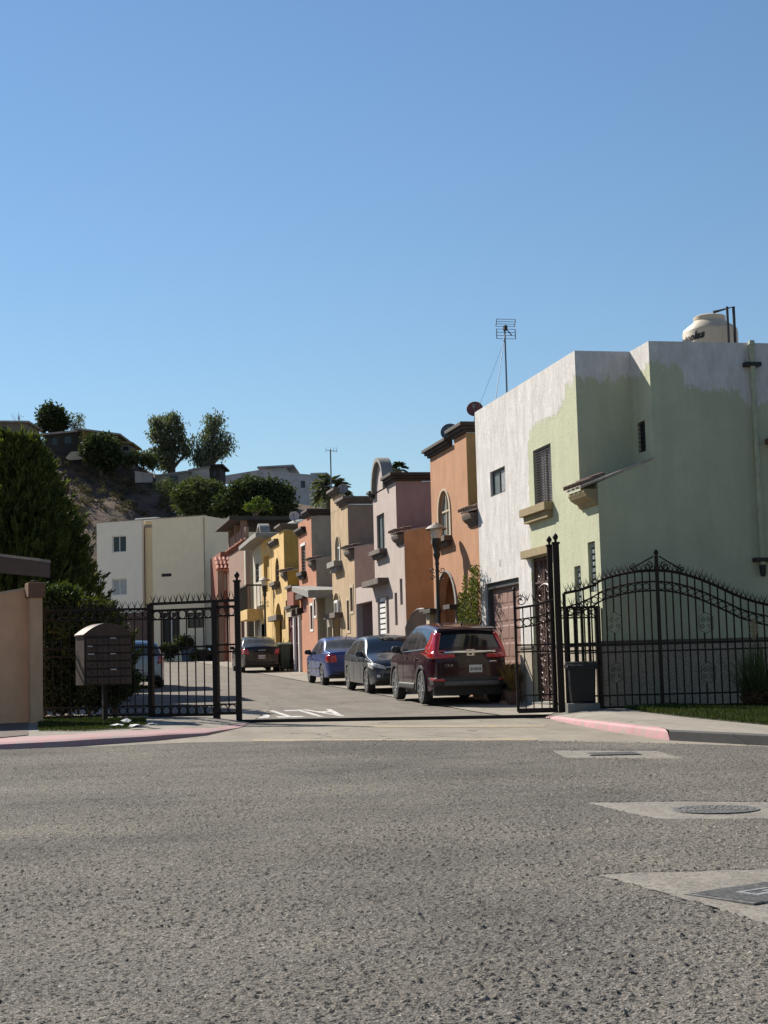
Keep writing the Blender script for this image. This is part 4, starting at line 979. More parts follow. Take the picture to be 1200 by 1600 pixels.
window(bb, dh[1], BLACKM, GLASS, fn=lambda x, z, w: (x, .1 + w, z), mull=2, fw=.06, wp=False)
w_ = MB().plate(dh[0], [], lambda x, z, w: (x, .2 + w, z), .05).build('door', BLACKM, bb); x0d, x1d = dh[0][0][0], dh[0][1][0]
MB().box((x0d + x1d) / 2 - .03, (x0d + x1d) / 2 + .03, .15, .2, 0, dh[0][2][1]).build('door_mullion', WHITEF, w_)
MB().plate(dh[2], [], lambda x, z, w: (x, .1 + w, z), .05).build('vent', BLACKM, bb)
MB().plate([(0.25, -.5), (14, -.5), (14, Hb), (0.25, Hb)], [], lambda y, z, w: (Lb - .22 + w, y, z), .22).build('right_side_wall', IV, bb)
MB().plate([(0.25, -.5), (14, -.5), (14, Hb), (0.25, Hb)], [], lambda y, z, w: (w, y, z), .22).build('left_side_wall', IV, bb)
MB().box(.2, Lb - .2, .3, 13.9, Hb - .5, Hb - .3).build('roof', ROOFC, bb)
MB().path([(Lb - .06, -.05, 0), (Lb - .06, -.05, Hb - .1)], .025, 8).build('downpipe', BEI, bb)
MB().box(-.03, Lb + .03, -.03, .25, Hb + .001, Hb + .05).build('parapet_coping', ROOFC, bb)
MB().box(0, Lb, 14.0, 14.2, -.5, Hb).build('back_wall', IV, bb)
g_ = brect(160, 231, 958, 1040); MB().plate(g_, [], lambda x, z, w: (x, -.1 + w, z), .08).build('garage_door', mat('dark_red_garage', (.10, .05, .04), .6, .15), bb)
hb_ = onb(215, 807); MB().box(hb_[0] - .8, hb_[0] + .8, 1, 3, Hb - .2, Hb + .25).build('roof_hatch', WHITEF, bb)
# ================================================================ vehicles
def carpaint(name, col, rough=.28, dusty=.0):
    if name in MATS: return MATS[name]
    m, N, L, B = _nodes(name); T = NT(m.node_tree)
    tc = T.n('ShaderNodeTexCoord').outputs['Object']
    f = T.noise(tc, 1.5, 5, .6)
    c = T.ramp(f, [(.3, tuple(x * .92 for x in col)), (.7, tuple(x * 1.06 for x in col))])
    if dusty: 
        g = T.n('ShaderNodeNewGeometry'); sp = T.n('ShaderNodeSeparateXYZ'); L.new(tc, sp.inputs[0])
        d = T.math('MULTIPLY', T.ramp(sp.outputs[2], [(.2, .8), (.75, .15)]), dusty)
        c = T.mix(T.math('MULTIPLY', d, T.ramp(T.noise(tc, 4, 5, .6), [(.3, .4), (.7, 1.0)])), c, (.30, .26, .22))
    L.new(c, B.inputs['Base Color']); B.inputs['Roughness'].default_value = rough; B.inputs['Metallic'].default_value = .2
    B.inputs['Coat Weight'].default_value = .5; B.inputs['Specular IOR Level'].default_value = .35; B.inputs['Coat Roughness'].default_value = .06
    MATS[name] = m; return m
CGL = mat('car_glass', (.012, .015, .017), .05, 0, spec=.7)
CGLD = mat('dusty_car_glass', (.09, .095, .09), .25, .25, 6, spec=.5, world_pos=False)
RUB = mat('tyre_rubber', (.02, .02, .02), .85, .2, 20, .2, 60, world_pos=False)
TRIM = mat('black_plastic_trim', (.03, .03, .03), .6, .1, 5)
TRIMG = mat('grey_plastic_trim', (.10, .10, .10), .55, .1, 5)
CHR = mat('chrome', (.75, .75, .75), .15, 0, metal=1)
ALLOY = mat('alloy_rim', (.42, .42, .43), .35, .1, 10, metal=.8, world_pos=False)
REDL = mat('red_lamp_lens', (.42, .012, .012), .12, .25, 25, spec=.7, coat=.6, world_pos=False)
CLRL = mat('clear_lamp_lens', (.66, .66, .64), .12, .3, 22, spec=.8, coat=.6, world_pos=False)
PLATE = mat('plate_white', (.62, .62, .60), .5, .05)
def wheel_mesh(R_, w, nsp):
    t = MB().lathe([(R_ * .68, -w * .42), (R_ * .72, -w / 2), (R_ * .93, -w * .5), (R_, -w * .36), (R_, w * .36), (R_ * .93, w * .5), (R_ * .72, w / 2), (R_ * .68, w * .42), (R_ * .62, 0)], 36)
    r = MB().lathe([(R_ * .70, w * .40), (R_ * .64, w * .46), (R_ * .62, w * .40), (R_ * .60, w * .05), (0, w * .05)], 36)
    r.lathe([(0, w * .40), (R_ * .14, w * .40), (R_ * .17, w * .34), (R_ * .17, w * .1)], 16)
    for i in range(nsp):
        a = 2 * PI * i / nsp; c, s = math.cos(a), math.sin(a)
        for k in (-.045, .045):
            r.bar((c * R_ * .12 - s * k, s * R_ * .12 + c * k, w * .36), (c * R_ * .64 - s * k * 1.9, s * R_ * .64 + c * k * 1.9, w * .42), .045 * R_ / .33, .04, up=(0, 0, 1))
    M = Matrix.Rotation(-PI / 2, 4, 'X')       # axis to +Y (outer face +Y)
    return t.xf(M), r.xf(M)
def car(name, label, x, y, fwd, sp, cat='car'):
    rz = PI / 2 if fwd > 0 else -PI / 2
    o = thing(name, label, cat, (x, y, G(x, y) + .012), rz + sp.get('turn', 0)); o.rotation_euler[1] = -.0266 * fwd; o.scale = sp.get('scale', (1, 1, 1))
    L_, W, prof, belt = sp['L'], sp['W'], sp['prof'], sp['belt']; R_ = sp['R']; xf, xr = sp['xf'], sp['xr']; sill_ = sp.get('sill', .26); Ra = R_ * 1.13
    paint = sp['paint']
    xs = set()
    for i in range(131): xs.add(round(-L_ / 2 + L_ * i / 130, 4))
    for px_, _ in prof: xs.add(px_)
    for s in (-1, 1):
        for i in range(14): xs.add(round(s * (L_ / 2 - .0006 * (i + .5) ** 2.1), 4))
    for k in sp['pillars']: xs.add(k[0]); xs.add(k[1])
    xs = sorted(xs); tb = sp.get('tumble', .34); crown = .035
    def ring(x):
        e = abs(2 * x / L_); w = W / 2 * (1 - sp.get('taper', .13) * e ** 5 - .05 * e ** 16)
        zt = smooth_interp(prof, x); zb = sill_ + .10 * max(0, (e - .86) / .14)
        for xw in (xf, xr):
            if abs(x - xw) < Ra: zb = max(zb, R_ + math.sqrt(Ra * Ra - (x - xw) ** 2))
        zt = max(zt, zb + .02); zs = min(interp(belt, x), zt - .012); zb = min(zb, zs - .01)
        pts = []
        for k in range(9):
            z = zb + (zs - zb) * k / 8; f = (z - .62) / .5
            pts.append((w * (1 - .045 * f * f if f > 0 else 1 - .03 * f * f) + (.012 if abs(z - sp.get('crease', .8)) < .06 and e < .85 else 0), z))
        wb = pts[-1][0]; r_ = min(.11, .4 * (zt - zs)); zc = zt - r_
        pts.append((wb - .012, zs + .004)) 
        for k in range(1, 6):
            z = zs + (zc - zs) * k / 5; pts.append((wb - .012 - tb * (z - zs) - .05 * ((z - zs) / .5) ** 2, z))
        yt, zt0 = pts[-1]
        for k in range(1, 4):
            a = PI / 2 * k / 3; pts.append((yt - r_ * (1 - math.cos(a)) * 1.0 - r_ * .25 * k / 3, zc + r_ * math.sin(a)))
        yt = pts[-1][0]
        for k in range(1, 7): f = 1 - k / 6; pts.append((yt * f, zt + crown * (1 - f * f) * min(1, (W / 2) / .9)))
        return pts
    rings = [ring(x) for x in xs]; M_ = len(rings[0]); groups = {}
    def vid(mb, cache, i, k, s):
        key = (i, k, s if k < M_ - 1 else 1)
        if key not in cache:
            cache[key] = len(mb.v); p = rings[i][k]; mb.v.append((xs[i], p[0] * key[2], p[1]))
        return cache[key]
    mbs = {k: (MB(), {}) for k in ('body', 'windscreen', 'rear_window', 'sideL', 'sideR')}
    ws, rw = sp['ws'], sp['rw']
    for i in range(len(xs) - 1):
        xm = (xs[i] + xs[i + 1]) / 2; hgt = smooth_interp(prof, xm) - interp(belt, xm)
        for k in range(M_ - 1):
            for s in (1, -1):
                g = 'body'
                if 9 <= k <= 13 and sp['glassx'][0] < xm < sp['glassx'][1] and hgt > .16 and not any(a <= xm <= b for a, b in sp['pillars']): g = 'sideL' if s > 0 else 'sideR'
                elif k >= 16 and ws[0] < xm < ws[1]: g = 'windscreen'
                elif k >= 16 and rw[0] < xm < rw[1]: g = 'rear_window'
                mb, c = mbs[g]; q = [vid(mb, c, i, k, s), vid(mb, c, i + 1, k, s), vid(mb, c, i + 1, k + 1, s), vid(mb, c, i, k + 1, s)]
                if s < 0: q = q[::-1]
                mb.f.append(tuple(q[::-1]))
    for i in (0, len(xs) - 1):
        mb, c = mbs['body']; f = [vid(mb, c, i, k, 1) for k in range(M_)] + [vid(mb, c, i, k, -1) for k in range(M_ - 2, -1, -1)]; mb.f.append(tuple(f if i == 0 else f[::-1]))
    allv = []; allf = []
    for mb, c in mbs.values():
        off = len(allv); allv += mb.v; allf += [tuple(q + off for q in f) for f in mb.f]
    bvh = BVHTree.FromPolygons([Vector(v) for v in allv], allf)
    parts = {}
    for k, nm, m in (('body', 'body', paint), ('windscreen', 'windscreen', sp.get('wsmat', CGL)), ('rear_window', 'rear_window', sp.get('rwmat', CGL)), ('sideL', 'side_windows', CGL), ('sideR', 'side_windows', CGL)):
        if mbs[k][0].f: parts[k] = link(nm, mbs[k][0].mesh(nm), m, o, 42)
    body = parts['body']
    def patch(nm, corners, axis, m, n=8, mm=4, off=.006, par=None, both=False):
        for sgn in ((1, -1) if both else (1,)):
            b = MB(); idx = {}
            for i in range(n + 1):
                for j in range(mm + 1):
                    u, v = i / n, j / mm; c0, c1, c2, c3 = [Vector(c) for c in corners]
                    p = c0 * (1 - u) * (1 - v) + c1 * u * (1 - v) + c2 * u * v + c3 * (1 - u) * v
                    if axis in ('-x', '+x'):
                        s = -1 if axis == '-x' else 1; org = Vector((s * 5, p.x * sgn, p.y)); d = Vector((-s, 0, 0))
                    elif axis in ('+y', '-y'):
                        s = (1 if axis == '+y' else -1) * sgn; org = Vector((p.x, s * 5, p.y)); d = Vector((0, -s, 0))
                    else: org = Vector((p.x, p.y * sgn, 5)); d = Vector((0, 0, -1))
                    hit, nrm, _, _ = bvh.ray_cast(org, d)
                    if hit is not None:
                        if nrm.dot(d) > 0: nrm = -nrm
                        idx[(i, j)] = len(b.v); b.v.append(tuple(hit + nrm * off))
            for i in range(n):
                for j in range(mm):
                    q = [idx.get(t) for t in ((i, j), (i + 1, j), (i + 1, j + 1), (i, j + 1))]
                    if None not in q: b.f.append(tuple(q))
            if b.f:
                ob = b.build(nm, m, par or body, smooth=60)
                sm_ = ob.modifiers.new('thick', 'SOLIDIFY'); sm_.thickness = max(.004, off * 1.5); sm_.offset = 0
    # underbody and wheels
    MB().box(-L_ / 2 + .25, L_ / 2 - .25, -W / 2 + .16, W / 2 - .16, .2, .62).build('underbody', TRIM, o)
    tm, rm = sp['wheelmesh'] if 'wheelmesh' in sp else wheel_mesh(R_, .215, sp.get('spokes', 5))
    tme = None
    for xw in (xf, xr):
        for s in (1, -1):
            M = Matrix.Translation((xw, s * (W / 2 - .125), R_)) @ (Matrix.Identity(4) if s > 0 else Matrix.Rotation(PI, 4, 'Z'))
            if tme is None:
                w0 = tm.build('wheel', RUB, o, smooth=35); r0 = rm.build('rim', sp.get('rimmat', ALLOY), w0, smooth=35); tme, rme = w0.data, r0.data; w0.matrix_local = M
            else:
                w1 = inst(tme, 'wheel', o, M); inst(rme, 'rim', w1, Matrix.Identity(4))
            ar_ = MB(); n = 20       # dark wheel well
            vs_ = [(xw + Ra * .995 * math.cos(PI * i / n), s * (W / 2 - q), R_ + Ra * .995 * math.sin(PI * i / n)) for q in (.05, .3) for i in range(n + 1)]
            ar_.add(vs_, [(i, i + 1, n + 2 + i, n + 1 + i) for i in range(n)] + [tuple(n + 1 + i for i in range(n + 1))]); ar_.build('wheel_well', TRIM, o)
    # door seams, handles, mirrors
    for xd_ in sp['seams']:
        patch('door_seam', [(xd_ - .006, .34), (xd_ + .006, .34), (xd_ + .006 + sp.get('seamlean', 0), interp(belt, xd_) - .01), (xd_ - .006 + sp.get('seamlean', 0), interp(belt, xd_) - .01)], '+y', TRIM, 1, 12, .002, both=True)
    for xh in sp['handles']:
        for s in (1, -1):
            h_, n_, _, _ = bvh.ray_cast(Vector((xh, 5 * s, sp.get('hz', .88))), Vector((0, -s, 0)))
            if h_: MB().box(xh - .09, xh + .09, h_.y - .025, h_.y + .03, h_.z - .018, h_.z + .018).build('door_handle', sp.get('handmat', paint), body, bevel=.01)
    mx = sp['mirror']
    for s in (1, -1):
        b = MB(); zz = interp(belt, mx) + .1; yy = s * (W / 2 + .02)
        b.lathe([(0, -.09), (.07, -.085), (.10, -.04), (.105, .03), (.08, .08), (0, .09)], 14); b.xf(Matrix.Translation((mx, yy + s * .05, zz)) @ Matrix.Diagonal((.8, 1.1, .85, 1))); b.bar((mx, s * (W / 2 - .1), zz - .07), (mx, yy + s * .03, zz - .05), .06, .05)
        b.build('mirror', sp.get('mirmat', paint), o, smooth=50)
    return o, body, patch, bvh
# ---------------- maroon SUV
MAR = carpaint('dark_cherry_paint', (.024, .002, .008), .22, .04)
suv = dict(scale=(1.02, 1.02, 1.085), L=4.6, W=1.86, R=.36, xf=1.38, xr=-1.28, paint=MAR, sill=.30, crease=.86, tumble=.30, taper=.11, spokes=5,
    prof=[(-2.3, .52), (-2.285, .75), (-2.265, .92), (-2.22, 1.07), (-2.17, 1.16), (-1.98, 1.46), (-1.9, 1.56), (-1.8, 1.6), (-1.3, 1.655), (-.5, 1.69), (.1, 1.67), (.45, 1.58), (1.1, 1.16), (1.2, 1.12), (1.8, 1.03), (2.1, .93), (2.22, .78), (2.28, .6), (2.3, .45)],
    belt=[(-2.3, 1.17), (-1.6, 1.15), (0, 1.07), (1.2, 1.03), (1.9, .95), (2.3, .8)], pillars=[(-.62, -.5), (.38, .46), (-1.38, -1.33)], glassx=(-1.78, .98), ws=(.46, 1.08), rw=(-2.15, -1.93),
    seams=[-.56, .42, 1.02], handles=[-.85, .12], hz=.95, mirror=.82, mirmat=TRIM)
o, body, patch, bvh = car('suv', 'dark cherry red SUV parked nearest the gate beside the brown garage', 9.36, 36.65, 1, suv, 'suv')
patch('tail_light', [(.60, .97), (.90, .97), (.93, 1.12), (.60, 1.06)], '-x', REDL, 10, 4, .016, both=True)
patch('tail_light', [(.74, 1.06), (.88, 1.10), (.72, 1.50), (.60, 1.48)], '-x', REDL, 6, 10, .014, both=True)
patch('tail_light', [(-2.24, .99), (-1.98, 1.04), (-2.0, 1.13), (-2.2, 1.13)], '+y', REDL, 6, 4, .014, both=True)
patch('tail_light', [(.36, .985), (.62, .97), (.62, 1.06), (.36, 1.05)], '-x', REDL, 6, 3, .013, both=True)
patch('chrome_bar', [(-.6, 1.075), (.6, 1.075), (.58, 1.115), (-.58, 1.115)], '-x', CHR, 16, 2, .016)
patch('tailgate_seam', [(-.68, .6), (.68, .6), (.68, .612), (-.68, .612)], '-x', TRIM, 16, 1, .003)
patch('tailgate_seam', [(.675, .6), (.687, .6), (.70, .98), (.688, .98)], '-x', TRIM, 1, 8, .003, both=True)
patch('window_line', [(-1.74, 1.165), (1.0, 1.06), (1.0, 1.075), (-1.74, 1.182)], '+y', CHR, 24, 1, .008, both=True)
patch('lower_bumper', [(-.86, .40), (.86, .40), (.88, .58), (-.88, .58)], '-x', TRIM, 18, 4, .012)
patch('bumper_skid', [(-.6, .36), (.6, .36), (.64, .50), (-.64, .50)], '-x', TRIMG, 16, 3, .026)
patch('bumper_reflector', [(.60, .50), (.84, .52), (.84, .57), (.62, .55)], '-x', REDL, 5, 2, .03, both=True)
patch('sill_trim', [(-.88, .3), (.98, .3), (.98, .42), (-.88, .44)], '+y', TRIM, 18, 3, .012, both=True)
for xw in (1.38, -1.28):                                # black wheel arch mouldings
    for s in (1, -1):
        b = MB(); n = 18
        for i in range(n + 1):
            a = -.15 + (PI + .3) * i / n
            for rr, yy in ((.405, .925), (.47, .93), (.47, .90), (.405, .90)): b.v.append((xw + rr * math.cos(a), s * (yy + .004), .36 + rr * math.sin(a)))
        b.f = [(i * 4 + j, i * 4 + (j + 1) % 4, i * 4 + 4 + (j + 1) % 4, i * 4 + 4 + j) for i in range(n) for j in range(4)]
        b.build('arch_moulding', TRIM, o, smooth=40)
b = MB(); b.plate([(-.68, 0), (.68, 0), (.6, .06), (-.6, .06)], [], lambda y_, z_, w_: (-2.04 + z_ * 1.6 + w_ * 0, y_, 1.555 + z_ * .55 + w_), .035); b.build('spoiler', MAR, o, bevel=.01)
MB().path([(-1.5, 0, 1.66), (-1.62, 0, 1.73)], [.03, .012], 6).build('roof_aerial', TRIM, body)
hit = bvh.ray_cast(Vector((-5, 0, 1.09)), Vector((1, 0, 0)))[0]
b = MB(); x_ = hit.x - .03
b.plate([(-.085, -.065), (.085, -.065), (.095, .065), (-.095, .065)], [[(-.07, -.05), (.07, -.05), (.08, .05), (-.08, .05)]], lambda y_, z_, w_: (x_ - w_, y_, 1.09 + z_), .012)
for s in (-1, 1): b.plate([(s * .045 - .012, -.05), (s * .045 + .012, -.05), (s * .055 + .012, .05), (s * .055 - .012, .05)], [], lambda y_, z_, w_: (x_ - w_, y_, 1.09 + z_), .012)
b.plate([(-.05, -.012), (.05, -.012), (.05, .012), (-.05, .012)], [], lambda y_, z_, w_: (x_ - w_ + .001, y_, 1.09 + z_), .012); b.build('badge', CHR, body)
def tail_text(txt, yc, zc, sz, bvh, body, m=CHR):
    t = textmesh(txt, sz); h_ = bvh.ray_cast(Vector((-5, yc, zc)), Vector((1, 0, 0)))[0]; xs_ = [q[0] for q in t.v]; mid = (max(xs_) + min(xs_)) / 2
    vv_ = []
    for q in t.v:
        yy = yc - (q[0] - mid); hh2 = bvh.ray_cast(Vector((-5, yy, zc + q[1])), Vector((1, 0, 0)))[0]; vv_.append((hh2.x - .006, yy, zc + q[1]))
    t.v = vv_; t.build('lettering', m, body)
tail_text('CR-V', .50, .80, .085, bvh, body)
patch('badge', [(-.60, .885), (-.42, .885), (-.42, .91), (-.60, .91)], '-x', CHR, 3, 1, .006)
def plate_rear(bvh, body, zc, yc=0, s=-1):
    h_ = bvh.ray_cast(Vector((5 * s, yc, zc)), Vector((-s, 0, 0)))[0]; x = h_.x + s * .014
    p = MB().box(x - .006, x + .006, yc - .15, yc + .15, zc - .078, zc + .078).build('licence_plate', PLATE, body, bevel=.004)
    t = MB(); u = -.125
    for k in range(8):
        wd = .022; 
        if k in (3, 6): u += .016
        for z0_, z1_, a_, c_ in (((0, .062, 0, .008), (.052, .062, 0, wd), (0, .062, wd - .008, wd)), ((0, .062, 0, .008), (.026, .036, 0, wd), (0, .010, 0, wd)), ((.03, .062, 0, .008), (0, .062, wd - .008, wd), (.026, .036, 0, wd)))[(k * 7 + int(zc * 100)) % 3]:
            t.box(x + s * .0065, x + s * .009, yc + u + a_, yc + u + c_, zc - .04 + z0_, zc - .04 + z1_)
        u += .028
    t.build('plate_text', DARKF, p)
plate_rear(bvh, body, .755, -.1)
b = MB().bar((-2.16, .02, 1.19), (-2.1, .42, 1.23), .02); b.build('rear_wiper', TRIM, body)
# ---------------- dark slate hatch / sedan facing the gate
SLT = carpaint('slate_blue_paint', (.022, .032, .048), .3, .3)
cor = dict(scale=(1, 1, 1.05), L=4.6, W=1.78, R=.325, xf=1.38, xr=-1.30, paint=SLT, sill=.24, crease=.82, spokes=5,
    prof=[(-2.3, .48), (-2.28, .75), (-2.22, .96), (-2.12, 1.02), (-1.75, 1.05), (-1.6, 1.08), (-.95, 1.38), (-.6, 1.45), (0, 1.47), (.3, 1.44), (.55, 1.36), (1.25, 1.0), (1.4, .96), (1.95, .84), (2.14, .74), (2.24, .6), (2.3, .4)],
    belt=[(-2.3, .98), (-1.5, .98), (0, .94), (1.3, .90), (2, .80), (2.3, .65)], pillars=[(-.36, -.26), (.62, .68), (-1.12, -1.08)], glassx=(-1.4, 1.12), ws=(.5, 1.22), rw=(-1.58, -.92),
    seams=[-.3, .66, 1.15], handles=[-.55, .42], hz=.84, mirror=.98, mirmat=SLT)
o, body, patch, bvh = car('sedan', 'dusty slate blue sedan facing the gate between the SUV and the blue sedan', 9.47, 43.9, -1, cor)
patch('headlight', [(.48, .62), (.86, .70), (.86, .80), (.52, .70)], '+x', CLRL, 10, 4, .01, both=True)
patch('headlight', [(1.72, .68), (2.12, .62), (2.1, .74), (1.7, .80)], '+y', CLRL, 8, 4, .01, both=True)
patch('grille', [(-.5, .60), (.5, .60), (.46, .69), (-.46, .69)], '+x', TRIM, 12, 2, .006)
patch('chrome_bar', [(-.5, .665), (.5, .665), (.48, .685), (-.48, .685)], '+x', CHR, 12, 1, .012)
patch('lower_grille', [(-.62, .30), (.62, .30), (.55, .52), (-.55, .52)], '+x', TRIM, 14, 4, .006)
patch('fog_lamp', [(.66, .42), (.74, .42), (.74, .49), (.66, .49)], '+x', CLRL, 3, 3, .008, both=True)
plate_rear(bvh, body, .44, 0, 1)
# ---------------- blue sedan
BLU = carpaint('cobalt_blue_paint', (.03, .06, .20), .3, .2)
jet = dict(scale=(1, 1, 1.03), L=4.38, W=1.74, R=.315, xf=1.30, xr=-1.22, paint=BLU, sill=.24, crease=.72, spokes=6,
    prof=[(-2.19, .46), (-2.18, .7), (-2.14, .92), (-2.06, 1.0), (-1.6, 1.05), (-1.5, 1.07), (-.92, 1.36), (-.55, 1.43), (0, 1.45), (.32, 1.41), (.5, 1.35), (1.08, 1.0), (1.22, .96), (1.85, .85), (2.05, .74), (2.14, .6), (2.19, .42)],
    belt=[(-2.19, .96), (-1.5, .97), (0, .92), (1.2, .88), (2, .76), (2.19, .65)], pillars=[(-.34, -.25), (.6, .66), (-.98, -.94)], glassx=(-1.22, 1.0), ws=(.46, 1.06), rw=(-1.48, -.9), rwmat=CGLD,
    seams=[-.29, .63, 1.1], handles=[-.5, .38], hz=.8, mirror=.88, mirmat=TRIM)
o, body, patch, bvh = car('sedan', 'bright blue sedan seen from behind with dusty rear window', 9.50, 51.15, 1, jet)
patch('tail_light', [(.52, .70), (.80, .70), (.80, .93), (.55, .93)], '-x', REDL, 8, 6, .012, both=True)
patch('tail_light', [(-2.12, .72), (-1.86, .74), (-1.9, .92), (-2.1, .92)], '+y', REDL, 6, 5, .012, both=True)
patch('bumper_seam', [(-.8, .60), (.8, .60), (.8, .612), (-.8, .612)], '-x', TRIM, 16, 1, .003)
patch('side_moulding', [(-.88, .5), (.92, .5), (.92, .54), (-.88, .54)], '+y', BLU, 16, 1, .014, both=True)
patch('rear_bumper', [(-.6, .30), (.6, .30), (.66, .42), (-.66, .42)], '-x', TRIM, 12, 3, .008)
plate_rear(bvh, body, .78, 0)
MB().path([(-1.0, 0, 1.38), (-1.25, 0, 1.58)], [.014, .006], 6).build('roof_aerial', TRIM, body)
# ---------------- black sedan farther up the street
BLK = carpaint('black_paint', (.008, .008, .009), .25, .1)
ave = dict(L=4.3, W=1.72, R=.305, xf=1.3, xr=-1.2, paint=BLK, sill=.24, crease=.8, spokes=5,
    prof=[(-2.15, .5), (-2.14, .78), (-2.1, 1.0), (-2.02, 1.08), (-1.65, 1.11), (-1.55, 1.13), (-1.0, 1.42), (-.65, 1.48), (-.1, 1.5), (.25, 1.46), (.45, 1.39), (1.05, 1.04), (1.2, 1.0), (1.8, .9), (2.0, .78), (2.1, .6), (2.15, .42)],
    belt=[(-2.15, 1.04), (-1.5, 1.03), (0, .96), (1.2, .92), (2, .8), (2.15, .7)], pillars=[(-.36, -.27), (.58, .64), (-1.05, -1.0)], glassx=(-1.3, .98), ws=(.42, 1.04), rw=(-1.52, -.97), rwmat=CGLD,
    seams=[-.31, .61, 1.08], handles=[-.52, .36], hz=.86, mirror=.86)
o, body, patch, bvh = car('sedan', 'black sedan with red tail lights parked by the yellow house', 9.02, 69.05, 1, ave)
patch('tail_light', [(.52, .76), (.80, .78), (.80, 1.0), (.60, 1.0)], '-x', REDL, 8, 6, .012, both=True)
patch('tail_light', [(-2.08, .80), (-1.88, .84), (-1.9, .98), (-2.06, .98)], '+y', REDL, 6, 4, .012, both=True)
patch('chrome_bar', [(-.16, .93), (.16, .93), (.14, .955), (-.14, .955)], '-x', CHR, 6, 1, .014)
plate_rear(bvh, body, .66, 0); patch('rear_bumper', [(-.6, .32), (.6, .32), (.62, .46), (-.62, .46)], '-x', TRIM, 12, 3, .008)
# ---------------- silver hatchback on the left behind the gate
SIL = carpaint('silver_blue_paint', (.30, .34, .37), .35, .3)
hat = dict(ave); hat.update(L=4.0, paint=SIL, xf=1.2, xr=-1.15, glassx=(-1.55, .9), rw=(-1.93, -1.62), ws=(.42, 1.0), rwmat=CGLD,
    prof=[(-2.0, .5), (-1.985, .8), (-1.965, .98), (-1.93, 1.05), (-1.62, 1.42), (-1.45, 1.49), (-1, 1.53), (-.1, 1.54), (.25, 1.48), (.42, 1.41), (1.0, 1.04), (1.15, 1.0), (1.7, .88), (1.86, .78), (1.96, .6), (2.0, .42)],
    belt=[(-2.0, 1.04), (-1.5, 1.02), (0, .96), (1.2, .92), (2, .75)])
o, body, patch, bvh = car('hatchback', 'silver blue hatchback parked on the left behind the mailbox', 3.0, 54.3, 1, hat)
patch('tail_light', [(.58, .8), (.80, .82), (.78, 1.03), (.62, 1.03)], '-x', REDL, 6, 5, .012, both=True); plate_rear(bvh, body, .6, 0)
patch('rear_bumper', [(-.7, .30), (.7, .30), (.72, .42), (-.72, .42)], '-x', TRIM, 12, 3, .008)
# ---------------- motorcycle at the end of the street
mp = ong(346, 1029); mo = thing('motorcycle', 'small black and white motorcycle parked at the end of the street', 'motorcycle', (mp.x, mp.y, G(mp.x, mp.y)), .5)
for x_ in (-.62, .62):
    MB().lathe([(.2, -.05), (.27, -.06), (.31, 0), (.27, .06), (.2, .05), (.18, 0)], 24).xf(Matrix.Translation((x_, 0, .31)) @ Matrix.Rotation(PI / 2, 4, 'X')).build('wheel', RUB, mo, smooth=40)
MB().path([(.62, 0, .31), (.42, 0, .95), (-.1, 0, .78), (-.62, 0, .31)], .05, 8).build('frame', BLACKM, mo); MB().lathe([(0, -.2), (.12, -.17), (.17, 0), (.12, .17), (0, .2)], 14).xf(Matrix.Translation((.12, 0, .86)) @ Matrix.Rotation(PI / 2, 4, 'Y')).build('fuel_tank', WHITEF, mo, smooth=50)
MB().plate([(-.75, .82), (0, .76), (0, .84), (-.8, .92)], [], lambda x_, z_, w_: (x_, -.12 + w_, z_), .24).build('seat', BLACKM, mo, bevel=.03); MB().path([(.36, -.35, 1.06), (.42, 0, 1.0), (.36, .35, 1.06)], .02, 6).build('handlebar', CHR, mo)
MB().box(-.1, .25, -.13, .13, .3, .6).build('engine', ALLOY, mo, bevel=.04); MB().lathe([(0, 0), (.09, .02), (.1, .1), (0, .14)], 12, (.52, 0, .9)).build('headlamp', CHR, mo)
# ================================================================ gates, fences, mailbox, street furniture
GATEM = mat('dark_brown_iron', (.020, .012, .009), .6, .25, 15, .15, 50, spec=.25)
class Pane:      # vertical plane through two ground points; photo directions -> (u along, z above base)
    def __init__(s, A, B):
        s.A, s.B = Vector((A.x, A.y, 0)), Vector((B.x, B.y, 0)); s.L = (s.B - s.A).length; s.d = (s.B - s.A) / s.L
        s.n = Vector((-s.d.y, s.d.x, 0)); s.rz = math.atan2(s.d.y, s.d.x); s.z = min(G(A.x, A.y), G(B.x, B.y))
    def __call__(s, px, py):
        r = ray(px, py); t = (s.A - Vector((CAM.x, CAM.y, 0))).dot(s.n) / r.dot(s.n); P_ = CAM + r * t
        return (P_ - s.A).dot(s.d), P_.z - s.z
    def root(s, name, label, cat): return thing(name, label, cat, (s.A.x, s.A.y, s.z), s.rz)
def ring_mesh(r, t=.011, n=18): 
    me = MB().path([(r * math.cos(2 * PI * i / n), 0, r * math.sin(2 * PI * i / n)) for i in range(n)], t, 5, closed=True).mesh('ring'); me.materials.append(GATEM); me.polygons.foreach_set('use_smooth', [True] * len(me.polygons)); return me
RING1 = ring_mesh(.075)
b = MB()
for dx, dz, dy in ((-.075, .19, .02), (.07, .20, -.02), (.005, .16, .04)): b.path([(0, 0, 0), (dx * .6, dy * .6, dz * .55), (dx, dy, dz)], [.011, .009, .002], 4, caps=False)
SPIKE = b.mesh('spike'); SPIKE.materials.append(GATEM)
def TR(x, y, z, s=1, rz=0): return Matrix.Translation((x, y, z)) @ Matrix.Rotation(rz, 4, 'Z') @ Matrix.Diagonal((s, s, s, 1))
def hrail(root, u0, u1, z0, z1, w=.035, name='rail', y=0): return MB().bar((u0, y, z0), (u1, y, z1), w).build(name, GATEM, root)
def vbar(root, u, z0, z1, w=.02, name='bar', y=0): return MB().bar((u, y, z0), (u, y, z1), w).build(name, GATEM, root)
